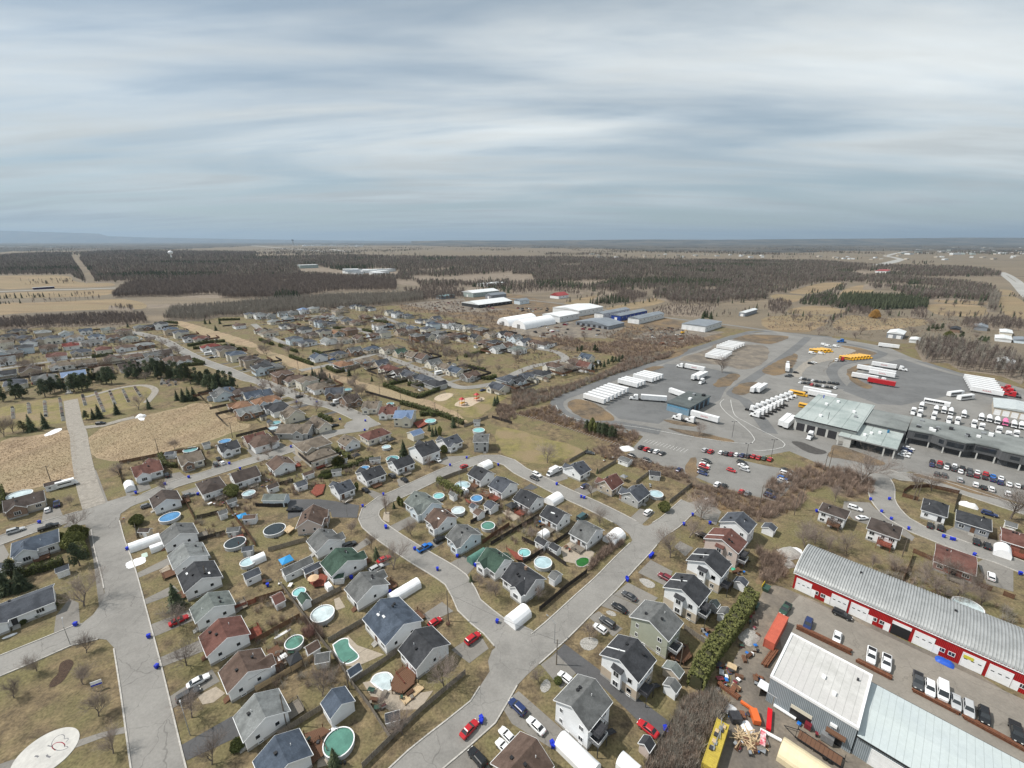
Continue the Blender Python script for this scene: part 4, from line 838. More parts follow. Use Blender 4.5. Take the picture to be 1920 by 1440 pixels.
# long red workshop: local x=s (depth), local y=t (length)
s0, s1, t0, t1=138.4,155.6,-58.0,18.4;eh, ch=5.3,8.0
root=thing('red_workshop', 'long red metal workshop with an arched ribbed grey roof and white roller doors', 'workshop', ST(s0, t1), R(45))
Dp, Ln=s1 - s0, t1 - t0                                     # root at front left corner;y runs to negative t => use -y
q=MB();prof=[(0,0),(Dp, 0),(Dp, eh)] + [(Dp / 2 + Dp / 2 * cos(a), eh + (ch - eh - .12) * sin(a)) for a in (pi * i / 14 for i in range(1,14))] + [(0, eh)]
q.ext(prof, 0,-Ln, 'y');q.build('wall', REDM, root)
q=MB();n=14;rib=.62;k=0;y=.35
sec=[(Dp / 2 + (Dp / 2 + .08) * cos(pi * i / n), eh - .05 + (ch - eh) * sin(pi * i / n)) for i in range(n + 1)]
ys=[]
while y > -Ln - .3: ys += [(y, .0),(y - .06,.24),(y - .42,.24),(y - .48,.0)];y -= rib
vs=[];m_=len(sec)
for yy, dz in ys: vs += [(a, yy, z + dz) for a, z in sec]
q.add(vs, [(i * m_ + j, i * m_ + j + 1,(i + 1) * m_ + j + 1,(i + 1) * m_ + j) for i in range(len(ys) - 1) for j in range(m_ - 1)])
q.build('ribbed_roof', ARCH, root)
q=MB();q.box(-.2,-.09,.4,-Ln, eh - .18, eh + .02)
for i in range(n): a, b_=sec[i], sec[i + 1];q.add([(a[0],.36, a[1] - .25),(b_[0],.36, b_[1] - .25),(b_[0],.36, b_[1] + .16),(a[0],.36, a[1] + .16),(a[0],.5, a[1] - .25),(b_[0],.5, b_[1] - .25),(b_[0],.5, b_[1] + .16),(a[0],.5, a[1] + .16)],[(0,1,2,3),(7,6,5,4),(3,2,6,7),(0,4,5,1)])
q.build('eave_trim', WHITE, root)
def front_t(px, py): return toST(G('A4', px, py))[1] - t1       # place along the front by the foot of each opening
for x, y, kind in ((255,120, 'g'),(330,148, 'd'),(360,140, 'w'),(415,165, 'w'),(440,200, 'd'),(520,245, 'g'),(665,315, 'g'),(755,350, 'd'),(787,345, 'w'),(848,375, 'w'),(880,410, 'd'),(975,470, 'o'),(1145,555, 'g'),(1245,590, 'd'),(1285,585, 'w'),(1360,620, 'w'),(1510,735, 'g'),(1715,835, 'g'),(1840,885, 'd'),(1885,875, 'w')):
	yy=front_t(x, y)
	if kind == 'g': gdoor(root, -.005, yy, .05, pi/2,3.7,3.9)
	elif kind == 'o':
		MB().box(-.03,.01, yy - 1.9, yy + 1.9,.05,3.9).build('doorway_shade', BLACK, root);gdoor(root, -.04, yy, 3.2, pi/2,3.6,.8,1, panes=0)  # black panel on the wall paints the dark inside of the open door
	elif kind == 'd': door(root, -.005, yy, .05, pi/2,1.1,2.4)
	else: window(root, -.005, yy, 1.95, pi/2,1.1,1.0,1)
MB().box(-.12,-.02,-38.6,-36.8,2.6,3.5).build('sign_board', mat('yellow_sign', (.55,.5,.06), rough=.5), root)
for yy in (-14,-34,-52): obj('roof_vent', cached('rv', lambda: None) or MB().cyl((0,0),.2,-.2,.7,8).mesh('roof_vent', DARKM), root, (Dp * .55, yy, ch))
# grey workshop (square block with white parapet) and lower wing
s0, s1, t0, t1, h=94.6,110.8,-3.2,12.7,7.2
root=thing('grey_workshop', 'grey corrugated workshop block with a flat pale roof and white parapet', 'workshop', ST(s0, t0), R(45));a_, b_=s1 - s0, t1 - t0
MB().box(0, a_, 0, b_, 0, h).build('wall', GREYM, root)
FLATR=lines(mat('pale_flat_roof', (.52,.515,.50),(.43,.425,.41),.3,.9, c3=(.47,.46,.45), scale3=.12, mottle=.06),.22, 'Y', .3, lo=0, hi=.02)
MB().box(.3, a_ - .3,.3, b_ - .3, h - .02, h + .06).build('roof', FLATR, root)
q=MB();q.box(-.15, a_ + .15,-.15,.3, h - .35, h + .28);q.box(-.15, a_ + .15, b_ - .3, b_ + .15, h - .35, h + .28);q.box(-.15,.3,.31, b_ - .31, h - .35, h + .28);q.box(a_ - .3, a_ + .15,.31, b_ - .31, h - .35, h + .28)
q.build('parapet', WHITE, root)
for x, y in ((8,7.5),(5,5.0)): MB().box(-.5,.5,-.35,.35,0,.45).build('roof_hatch', WHITE, root, (x, y, h + .06))
MB().box(-.2,.2,-.2,.2,0,.6).build('roof_vent', DARKM, root, (12.5,2.0, h + .06))
yy=toST(G('A4', 150,1000))[1] - t0
MB().box(-.03,.01,7.2,11.2,.05,3.4).build('doorway_shade', BLACK, root);MB().box(-.12,-.04,7.2,11.2,2.5,3.45).build('roller_door', mat('cream_roller', (.62,.58,.48), rough=.6), root)  # black sheet on the solid wall stands for the shaded inside
MB().box(-.03,.01,1.6,2.8,.05,2.3).build('doorway', BLACK, root);MB().box(-1.1,-.02,1.2,4.6,2.9,3.3).build('awning', WOODB, root);MB().box(-.45,-.02,3.0,4.2,4.3,4.9).build('air_conditioner', WHITE, root)  # this doorway too is a black panel painting the shade inside
t1b=-3.2;h2=5.3
root=thing('workshop_wing', 'low grey workshop wing with a wide pale blue grey metal roof', 'workshop', ST(s0,-60), R(45));b_=-3.36 + 60
MB().box(.3, a_ - .2,0, b_, 0, h2).build('wall', GREYM, root)
WINGR=lines(mat('wing_roof_sheet', (.47,.52,.53),(.42,.47,.48),.25,.6, c3=(.45,.50,.50), scale3=.1, mottle=.05),.26, 'Y', .3, lo=0, hi=.02)
q=MB();q.ext([(0, h2),(a_ + .1, h2),(a_ + .1, h2 + .14),(a_ * .5, h2 + .75),(0, h2 + .14)],0, b_ - .02, 'y');q.build('roof', WINGR, root)
q=MB();q.box(-.16,-.01,0, b_, h2 - .15, h2 + .1);q.box(a_ + .11, a_ + .26,0, b_, h2 - .15, h2 + .1);q.build('gutter', BLACK, root)
gdoor(root, .29, b_ - 5.0,.05, pi/2,4.6,4.0,4, WHITE, 0);gdoor(root, .29, b_ - 14,.05, pi/2,4.6,4.0,4, WHITE, 0)
# ================================================================== DEPOT BUILDINGS
DEPR=lines(mat('weathered_green_roof', (.30,.345,.335),(.235,.275,.27),.12,.8, c3=(.37,.41,.40), scale3=.05, mottle=.12),.05, 'Y', .4, lo=0, hi=.012)
DEPD=mat('dark_grey_flat_roof', (.175,.19,.185),(.13,.14,.138),.12,.85, c3=(.22,.235,.23), scale3=.05, mottle=.12)
CLAD=lines(mat('charcoal_cladding', (.105,.108,.113),(.09,.093,.098),.3,.6),.3, 'Y', .2, lo=0, hi=.1)
PALEW=mat('pale_block_wall', (.52,.52,.50),(.45,.45,.43),.3,.85, mottle=.06)
s0, s1, t0, t1, h=274.5,327.5,25.0,52.6,7.0
root=thing('depot_garage', 'big depot garage with a weathered green grey flat roof and four dark truck doors', 'garage', ST(s0, t0), R(45));a_, b_=s1 - s0, t1 - t0
MB().box(0, a_, 0, b_, 0, h).build('wall', PALEW, root);MB().box(-1.2, a_ + .4,-.6, b_ + .6, h - .02, h + .5).build('roof', DEPR, root);MB().box(-1.26,-1.21,-.6, b_ + .6, h - .1, h + .55).build('fascia', DARKM, root)
for k in range(4): gdoor(root, -.005, b_ - 3.2 - k * 4.9,.05, pi/2,3.5,4.2,5, DARKM, 0, 'truck_door')
for x, y in ((10,18),(34,20),(30,6),(44,16),(22,4)): obj('roof_unit', MB().box(-.9,.9,-.7,.7,0,1.1).mesh('roof_unit', WHITE if y > 5 else STEEL), root, (x, y, h + .5))
MB().cyl((0,0),.12,0,4,6).build('flue', DARKM, root, (8,14, h + .5));MB().cyl((0,0),.25,0,2,6).build('flue', BLUE, root, (47,24, h + .5))
s0, s1, t0, t1, h=267.5,297.0,7.6,24.2,4.8
root=thing('depot_canopy', 'lower depot wing with a green grey roof carried on pale pillars', 'building', ST(s0, t0), R(45));a_, b_=s1 - s0, t1 - t0
MB().box(6, a_ - .1,.8, b_ - .2,0, h).build('wall', CLAD, root);MB().box(0, a_, 0, b_ + 7, h, h + .45).build('roof', DEPR, root);MB().box(-.06,-.01,0, b_ + 7, h - .1, h + .5).build('fascia', STEEL, root)
for y in (.6,4.5,23): MB().box(.4,1.0, y, y + .6,0, h).build('pillar', PALEW, root)
MB().box(.3,5.9,18,21,0, h).build('end_wall', PALEW, root)
for x, y in ((14,12),(18,9),(9,14)): MB().box(-.8,.8,-.6,.6,0,1.0).build('roof_unit', WHITE, root, (x, y, h + .45))
MB().cyl((0,0),.5,0,1.5,8).build('roof_fan', mat('blue_fan', (.03,.16,.3), rough=.5), root, (22,6, h + .45))
s0, s1, h=293.2,320.0,7.6
root=thing('depot_office', 'long charcoal depot office with a recessed ground floor and strips of dark windows', 'office', ST(s0,-62), R(45));a_=s1 - s0
Y=lambda t: t + 62
base=[(0, Y(-62)),(0, Y(-27)),(2.2, Y(-26)),(2.2, Y(-18)),(-.6, Y(-15)),(-.6, Y(-8)),(2.4, Y(-3)),(1.0, Y(6.4)),(a_, Y(6.4)),(a_, Y(-62))]
up=MB();up.poly(base, 3.3, h - .1);up.build('upper_wall', CLAD, root)
lo=MB();lo.poly([(x + (2.2 if x < 5 else -.2), y - .1) for x, y in base],0,3.3);lo.build('lower_wall', CLAD, root)
q=MB();q.poly([(x - .25 if x < 5 else x + .2, y) for x, y in base], h - .1, h + .3);q.build('roof', DEPD, root)
q=MB();q.poly([(x + .6 if x < 5 else x - .3, y + (-.3 if y > 30 else .3)) for x, y in base], h + .3, h + .36);q.build('roof_membrane', DEPD, root)
def strip(x0, y0, x1, y1, z0, z1, nm='window_strip'):
	d=Vector((x1 - x0, y1 - y0,0));L=d.length;o=obj(nm, MB().box(0, L, -.06,.05,0, z1 - z0).mesh(nm, GLASS), root, (x0, y0, z0), atan2(d.y, d.x))
	q=MB()
	for i in range(int(L / 1.5) + 1): q.box(min(i * 1.5, L - .06), min(i * 1.5, L - .06) + .06,-.09,.08,0, z1 - z0)
	obj('mullion', q.mesh('mullion', DARKM), o)
strip(1.2, Y(5.6),2.2, Y(-1.6),4.5,6.6);strip(2.0, Y(-3.8),-.3, Y(-7.6),4.5,6.6);strip(-.62, Y(-8.6),-.62, Y(-14.6),4.4,6.7);strip(-.2, Y(-15.6),2.0, Y(-17.8),4.5,6.6);strip(2.18, Y(-18.6),2.18, Y(-25.6),4.5,6.6)
for y in (-30,-35,-41,-46,-52): strip(-.02, Y(y),-.02, Y(y - 3),4.6,6.2)
strip(3.4, Y(5.5),4.4, Y(-2),.6,2.8);strip(1.5, Y(-8),1.5, Y(-14.5),.6,2.8);strip(4.3, Y(-18),4.3, Y(-25),.6,2.8);strip(2.15, Y(-30),2.15, Y(-45),.6,2.8)
for y, x in ((5.8,1.2),(-2.6,2.5),(-8.2,-.4),(-14.4,-.4),(-20,2.3),(-26,2.1),(-34,.2),(-42,.2),(-50,.2)): MB().box(0,.4,0,.5,0,3.3).build('pillar', PALEW, root, (x, Y(y),0))
rr=random.Random(5)
for k in range(14): MB().box(-.7 - rr.random() * .6,.7,-.6,.6 + rr.random() * .5,0,.6 + rr.random() * .9).build('roof_unit', rr.choice((STEEL, WHITE, DARKM)), root, (rr.uniform(5,22), Y(rr.uniform(-24,4)), h + .36))
root=thing('depot_connector', 'dark flat roofed block joining the depot garage and office', 'building', ST(294,6.9), R(45))
MB().box(0,27,.1,17.9,0,6.6).build('wall', CLAD, root);MB().box(-.3,27.2,0,17.4,6.6,7.0).build('roof', DEPD, root)
root=thing('blue_truck_shop', 'blue sided truck wash building with a dark flat roof', 'building', ST(252,102.5), R(45))
BLUW=lines(mat('blue_grey_sheet', (.22,.33,.42),(.18,.28,.37),.3,.6),.8, 'Y', .3, lo=0, hi=.4)
MB().box(0,30,0,14,0,5.0).build('wall', BLUW, root);MB().box(-.4,30.4,-.4,14.4,5.0,5.5).build('roof', mat('dark_green_roof', (.10,.115,.115),(.075,.085,.085),.2,.85, mottle=.15), root)
for k in range(9): MB().box(-.06,.01,1.2 + k * 1.4,2.2 + k * 1.4,3.2,4.3).build('window', mat('blue_pane', (.12,.30,.45), rough=.2), root)
for k in range(4): gdoor(root, 5 + k * 6.5,-.005,.05, pi, 4,4,4, DARKM, 0, 'truck_door')
for x, y, b2 in ((24,8, STEEL),(14,6, WHITE),(27,3, BLACK)): MB().box(-1.2,1.2,-.8,.8,0,1.2).build('roof_unit', b2, root, (x, y, 5.5))
# ------------------------------------------------------------------ sheds of the industrial strip further off
def block(t, a, b_, c, h, wall, roof, lab, doors=0, pitch=.0, cat='warehouse', dm=WHITE):
	p0, p1, p2=(G(t, *q) for q in (a, b_, c));A, B, C_=toST(p0), toST(p1), toST(p2)
	ss=[A[0], B[0], C_[0]];tt=[A[1], B[1], C_[1]];s0, s1, t0, t1=min(ss), max(ss), min(tt), max(tt)
	if s1 - s0 < 6: s1=s0 + 6
	if t1 - t0 < 6: t1=t0 + 6
	root=thing(cat.replace(' ', '_'), lab, cat, ST(s0, t0), R(45));x, y=s1 - s0, t1 - t0
	MB().box(0, x, 0, y, 0, h).build('wall', wall, root)
	q=MB();rp=pitch * y / 2
	q.ext([(-.4, h),(y + .4, h),(y + .4, h + .3),(y / 2, h + .32 + rp),(-.4, h + .3)],-.4, x + .4, 'x');q.build('roof', roof, root)
	for k in range(doors): gdoor(root, -.005, y * (k + .5) / doors, .05, pi/2, min(3.6, y / doors * .7), min(4, h * .7),4, dm, 0)
	for k in range(max(2, int(x / 9))): window(root, x * (k + .5) / max(2, int(x / 9)),-.0, h * .62, pi, 1.6,1.2,1)
	return root
WM=lines(mat('white_sheet_wall', (.72,.74,.75),(.66,.68,.69),.3,.6),.5, 'Y', .15);WR=mat('white_sheet_roof', (.66,.68,.69),(.58,.60,.61),.15,.6, mottle=.05);SR=mat('slate_sheet_roof', (.21,.235,.26),(.17,.19,.215),.15,.6, mottle=.06)
BW=lines(mat('bright_blue_sheet', (.02,.06,.30),(.02,.05,.25),.3,.5),.5, 'Y', .2);GW=mat('grey_green_sheet', (.34,.40,.39),(.29,.35,.34),.2,.7);RR=mat('red_sheet_roof', (.32,.06,.06),(.26,.05,.05),.2,.6);DKW=mat('open_side_shade', (.04,.042,.045), rough=.8)  # near-black wall of the open shed paints its shaded inside
block('C3', (228,160),(400,172),(475,148),7.5, WM, WR, 'white warehouse with a blue door beside the white hoop tents', 1,.1, dm=BLUE)
block('C3', (320,105),(500,135),(630,95),8, WM, WR, 'largest white warehouse with a white roof behind the blue doored one', 1,.1, dm=DARKM)
block('C3', (620,142),(682,152),(830,105),6.5, WM, SR, 'grey roofed storage hall with white end wall, first of three', 1,.25)
block('C3', (745,158),(812,168),(962,118),6.5, BW, SR, 'grey roofed storage hall with bright blue long wall', 1,.25)
block('C3', (878,178),(950,192),(1100,142),6.5, WM, SR, 'grey roofed storage hall with white walls and red containers beside it', 1,.25)
block('C3', (525,185),(715,232),(840,205),4, WALL['slate'], SR, 'long low slate grey depot with open bays behind the scrap yard', 6,.15, dm=DARKM)
block('C3', (1270,228),(1440,250),(1570,212),6.5, WM, SR, 'white garage block with four doors at the depot road', 4,.04)
block('D3', (1700,690),(1760,690),(1825,665),5, WALL['slate'], WR, 'small pale roofed barn among bare trees beside the dry field', 1,.35, 'barn')
block('D2', (1578,545),(1645,550),(1735,520),8, GW, WR, 'grey green hall with a white roof beyond the storage yard', 1,.2)
block('D2', (1580,608),(1670,632),(1915,598),5, DKW, WR, 'long dark open shed with a white roof beside the storage yard', 0,.2, 'open shed')
block('D2', (1350,560),(1395,565),(1455,550),5, WALL['slate'], mat('teal_sheet_roof', (.22,.33,.35), rough=.6), 'small hall with a teal roof at the edge of the woods', 1,.2)
block('D2', (1730,555),(1765,562),(1845,545),6, WALL['slate'], SR, 'grey hall with a pitched slate roof next to the grey green hall', 1,.4)
block('D2', (1660,465),(1740,470),(1845,455),6, WM, WR, 'pale flat warehouse among dark trees', 0,.05)
block('D3', (285,555),(350,562),(405,550),5, WALL['white'], RR, 'white farmhouse with a red roof beside the dry field', 0,.5, 'farmhouse')
block('D3', (20,600),(60,605),(85,590),6, WALL['pale_blue'], SR, 'pale blue house at the country road', 0,.4, 'farmhouse')
block('C4', (885,292),(1000,302),(1028,280),5, WALL['slate'], WR, 'grey barn with a white roof in the dry paddock', 2,.3, 'barn')
block('C4', (1055,328),(1130,332),(1145,318),3, WM, WR, 'low white shed beside the grey barn', 0,.2, 'barn')
block('C4', (1700,318),(1800,325),(1815,305),3, WM, WR, 'white roofed mobile home beside the lane', 0,.2, 'mobile home')
block('C4', (1735,275),(1800,280),(1820,260),3.5, WALL['cream'], WR, 'cream mobile home behind the white roofed one', 0,.2, 'mobile home')
block('C4', (1840,330),(1910,338),(1960,320),3, WALL['pale_blue'], SR, 'pale blue mobile home at the end of the lane', 0,.2, 'mobile home')
block('C4', (1540,235),(1620,240),(1640,225),4, WALL['slate'], SR, 'dark bungalow beyond the small orchard', 0,.4, 'farmhouse')
block('C4', (1360,250),(1420,255),(1440,240),3.5, WALL['brown_brick'], ROOF['charcoal'], 'dark roofed bungalow behind the cedar clump', 0,.4, 'farmhouse')
block('C4', (1690,500),(1800,530),(1840,510),5, WALL['grey'], WR, 'grey shed with a snowy white roof inside the bare grove', 0,.4, 'barn')
block('C4', (1680,860),(1920,910),(1990,850),4.5, WALL['beige'], ROOF['pale_metal'], 'long low store with a grey roof and pale doors behind the mixers', 5,.1)
for lab, s_, t_, L, rad in (('white hoop tent nearest the scrap yard', 383,372,56,11.5),('white hoop tent standing behind the first one', 384,400,52,11)):
	root=thing('hoop_tent', lab, 'tent', ST(s_, t_), R(45));q=MB();n=14
	vs=[(x, rad * cos(pi * i / n),.2 + rad * .85 * sin(pi * i / n)) for x in [L * k / 12 for k in range(13)] for i in range(n + 1)]
	q.add(vs, [(k * (n + 1) + i, k * (n + 1) + i + 1,(k + 1) * (n + 1) + i + 1,(k + 1) * (n + 1) + i) for k in range(12) for i in range(n)]);q.build('cover', FABW, root, smooth=True)
	q=MB()
	for x in (0.02, L - .02): q.add([(x, rad * cos(pi * i / n),.2 + rad * .85 * sin(pi * i / n)) for i in range(n + 1)],[tuple(range(n + 1))])
	q.build('end_wall', FABW, root);MB().box(-.1,.0,-2.5,2.5,0,5).build('door', STEEL, root)
# far off: halls in the woods, the airfield, the town on the right, a white dome
rr=random.Random(21);PAINTS0=mat('dark_purple_paint', (.05,.035,.08), rough=.5)
def hall(x, y, L, Wd, h, m, lab, group):
	o=thing('distant_building', lab, 'building', (x, y, 0), R(rr.choice((45,20,60)), ), group);MB().box(-L/2, L/2,-Wd/2, Wd/2,0, h).build('wall', m, o);MB().box(-L/2 - .5, L/2 + .5,-Wd/2 - .5, Wd/2 + .5, h, h + .6).build('roof', rr.choice((WR, WR, SR)), o)
P=G('D2', 390,330);hall(P.x, P.y, 70,30,12, GW, 'lone pale hall in a clearing of the woods', 'hall in the woods')
for k in range(16): P=G('D2', rr.uniform(700,1060), rr.uniform(350,385));hall(P.x, P.y, rr.uniform(25,60), rr.uniform(18,30), rr.uniform(5,9), WM, 'white building of the works far behind the woods', 'white works behind the woods')
for k in range(22): P=G('D2', rr.uniform(180,840), rr.uniform(156,170));hall(P.x, P.y, rr.uniform(60,190), rr.uniform(30,60), rr.uniform(9,18), WM, 'pale airfield building on the horizon', 'airfield buildings')
for k in range(70): P=G('D4', rr.uniform(950,1960), rr.uniform(178,230));hall(P.x, P.y, rr.uniform(30,110), rr.uniform(20,40), rr.uniform(6,12), rr.choice((WM, GW, WALL['beige'])), 'pale building of the distant town near the hills', 'distant town buildings')
for k in range(26): P=G('D4', rr.uniform(0,1900), rr.uniform(240,270));hall(P.x, P.y, rr.uniform(16,40), rr.uniform(10,20), rr.uniform(5,8), rr.choice((WM, WALL['beige'])), 'farm building on the far plain', 'farm buildings on the plain')
for k in range(24): P=G('D3', rr.uniform(600,1900), rr.uniform(228,255));hall(P.x, P.y, rr.uniform(16,40), rr.uniform(10,20), rr.uniform(5,8), rr.choice((WM, WALL['beige'])), 'small farmstead building beyond the woods', 'farmsteads beyond the woods')
for k in range(8): P=G('D1', rr.uniform(0,400), rr.uniform(165,180));hall(P.x, P.y, rr.uniform(40,90), rr.uniform(20,40), rr.uniform(8,14), WM, 'pale farm hall at the left horizon', 'halls at the left horizon')
P=G('D1', 330,488);hall(P.x, P.y, 34,4,4, PAINTS0, 'long dark purple vehicle on the far strip', 'strip vehicle')
o=block('D4', (800,365),(880,368),(920,358),6, WM, RR, 'long white store with a red roof at the highway', 0,.1)
P=G('D1', 1288,262);root=thing('water_tower', 'white ball shaped water tower above the woods', 'tower', P)
q=MB();n=16;rs=13.0
vs=[(rs * sin(pi * j / 10) * cos(2 * pi * i / n), rs * sin(pi * j / 10) * sin(2 * pi * i / n),36 + rs * .82 * cos(pi * j / 10)) for j in range(11) for i in range(n)]
q.add(vs, [(j * n + i, j * n + (i + 1) % n, (j + 1) * n + (i + 1) % n, (j + 1) * n + i) for j in range(10) for i in range(n)]);q.build('tank', WHITE, root, smooth=True)
MB().cyl((0,0),4,0,27,12,3).build('shaft', WHITE, root)
P=G('D2', 280,160);root=thing('control_tower', 'slim grey control tower on the horizon', 'tower', P);MB().cyl((0,0),14,0,110,8,12).build('shaft', CONC, root);MB().cyl((0,0),24,110,135,8,28).build('cab', DARKM, root)
# ================================================================== VEHICLES (local +x is forward)
PAINTS={k: mat('car_paint_' + k, v, rough=.28, spec=.5) for k, v in dict(white=(.74,.75,.76), black=(.014,.015,.017), dark_grey=(.06,.063,.068), grey=(.17,.175,.18), silver=(.42,.43,.44), red=(.42,.018,.025), maroon=(.16,.02,.03), blue=(.015,.14,.48), navy=(.02,.035,.11), green=(.03,.07,.05), teal=(.05,.10,.11), orange=(.62,.13,.03), yellow=(.66,.36,.03), pink=(.70,.17,.34)).items()}
LAMP=mat('lamp_lens', (.75,.75,.72), rough=.15);TAIL=mat('tail_lens', (.35,.01,.01), rough=.2);CARG=mat('car_glass', (.02,.024,.028), rough=.08, spec=.7)
def loft(st, q):
	vs=[];n=8
	for x, zb, zt, hw in st: vs += [(x, -hw*.9, zb),(x, -hw, zb+.22),(x, -hw, zt-.14),(x, -hw*.84, zt),(x, hw*.84, zt),(x, hw, zt-.14),(x, hw, zb+.22),(x, hw*.9, zb)]
	fs=[(i*n+j, i*n+(j+1)%n, (i+1)*n+(j+1)%n, (i+1)*n+j) for i in range(len(st)-1) for j in range(n)] + [tuple(range(n))[::-1], tuple((len(st)-1)*n+j for j in range(n))]
	return q.add(vs, [f[::-1] for f in fs])
CARS=dict(sedan=dict(st=[(-2.3,.42,.78,.74),(-2.12,.28,.95,.86),(-1.3,.22,1.0,.9),(.8,.22,.97,.9),(1.8,.24,.86,.87),(2.3,.34,.7,.74)], cab=((-1.75,1.05,-.8,.8),(-1.0,.3,-.6,.6),.95,1.42), wb=(-1.4,1.4), r=.32),
 suv=dict(st=[(-2.3,.5,.95,.8),(-2.2,.34,1.1,.9),(-1.2,.28,1.13,.94),(.9,.28,1.1,.94),(1.95,.3,1.0,.9),(2.35,.42,.82,.78)], cab=((-2.2,1.1,-.84,.84),(-1.95,.3,-.66,.66),1.08,1.68), wb=(-1.4,1.42), r=.37),
 hatch=dict(st=[(-2.0,.45,.85,.76),(-1.9,.28,1.0,.84),(-1.0,.22,1.02,.87),(.8,.22,.98,.87),(1.6,.24,.88,.84),(2.0,.34,.74,.72)], cab=((-1.85,1.0,-.78,.78),(-1.5,.25,-.6,.6),.97,1.48), wb=(-1.25,1.25), r=.31),
 pickup=dict(st=[(-2.85,.6,1.0,.9),(-2.8,.5,1.18,.97),(-.6,.42,1.18,.98),(1.2,.42,1.2,.98),(2.5,.45,1.1,.94),(2.85,.55,.92,.84)], cab=((-.75,1.45,-.88,.88),(-.5,.75,-.7,.7),1.18,1.86), wb=(-1.75,1.8), r=.41),
 van=dict(st=[(-2.8,.5,1.15,.93),(-2.75,.35,1.25,.99),(-1.2,.3,1.25,1.0),(1.4,.3,1.25,1.0),(2.2,.32,1.15,.96),(2.7,.45,.95,.82)], cab=((-2.72,2.05,-.94,.94),(-2.6,1.2,-.84,.84),1.22,2.15), wb=(-1.7,1.75), r=.37))
def car_meshes(k):
	def fn():
		c=CARS[k];body=loft(c['st'], MB())
		a, b_, z0, z1=c['cab'];g_=MB().frustum(a, b_, z0 - .03, z1)
		rf=MB().frustum((b_[0]-.06, b_[1]+.06, b_[2]-.05, b_[3]+.05),(b_[0]+.12, b_[1]-.12, b_[2]+.1, b_[3]-.1), z1 - .02, z1 + .07)
		for sx_ in (0,1):                      # pillars
			for sy in (2,3): rf.tube((a[sx_] * .985, a[sy] * .99, z0),(b_[sx_], b_[sy], z1),.05, n=4)
		if k in ('suv', 'van'):
			for sy in (2,3): rf.tube(((a[0]+a[1])/2 - .5, a[sy] * 1.0, z0),((b_[0]+b_[1])/2 - .4, b_[sy] * 1.01, z1),.07, n=4)
		if k == 'van':                           # panel sides of the load bay
			for sg in (-1,1): rf.add([(a[0]+.02, sg*(a[3]+.012), z0),(.35, sg*(a[3]+.012), z0),(.25, sg*(b_[3]+.012), z1),(b_[0], sg*(b_[3]+.012), z1)],[(0,1,2,3)])
		bed=None
		if k == 'pickup': bed=MB().box(-2.6,-.85,-.78,.78,1.1,1.195)
		x0=c['st'][0][0];x1=c['st'][-1][0];zl=c['st'][-1][2]
		return dict(body=body.mesh('body', PAINTS['white'], smooth=False), glass=g_.mesh('windows', CARG), roof=rf.mesh('roof', PAINTS['white']), bed=bed.mesh('load_bed', BLACK) if bed else None,
					wheel=MB().wheel(0,0,0, c['r'],.22).mesh('wheel', TYRE), rim=MB().wheel(0,0,0, c['r'] * .6,.235,10).mesh('rim', RIM),
					lamp=MB().box(-.06,.06,-.16,.16,-.07,.07).mesh('headlight', LAMP), tail=MB().box(-.05,.05,-.12,.12,-.1,.1).mesh('tail_light', TAIL))
	return cached(('car', k), fn)
def car(P, deg, kind, colour, label, group=None, detail=True, z=0.0):
	m=car_meshes(kind);c=CARS[kind];nm=dict(sedan='parked_car', suv='parked_suv', hatch='parked_car', pickup='pickup_truck', van='van')[kind]
	root=thing(nm, label, dict(sedan='car', suv='car', hatch='car', pickup='pickup', van='van')[kind],(P[0], P[1], z), R(deg), group);pt=PAINTS[colour]
	bd=obj('body', m['body'], root, m=pt);obj('windows', m['glass'], root);obj('roof', m['roof'], root, m=pt)
	if m['bed']: obj('load_bed', m['bed'], root)
	for x in c['wb']:
		for y in (-.8,.8):
			w=obj('wheel', m['wheel'], root, (x, y * c['st'][2][3] / .9, c['r']))
			if detail: obj('rim', m['rim'], w)
	if detail:
		xe=c['st'][-1][0];ze=c['st'][-1][2];xs=c['st'][0][0]
		for y in (-.5,.5): obj('headlight', m['lamp'], root, (xe - .03, y, ze - .02));obj('tail_light', m['tail'], root, (xs + .02, y * 1.1, c['st'][0][2] - .08))
	return root
Z_=.19
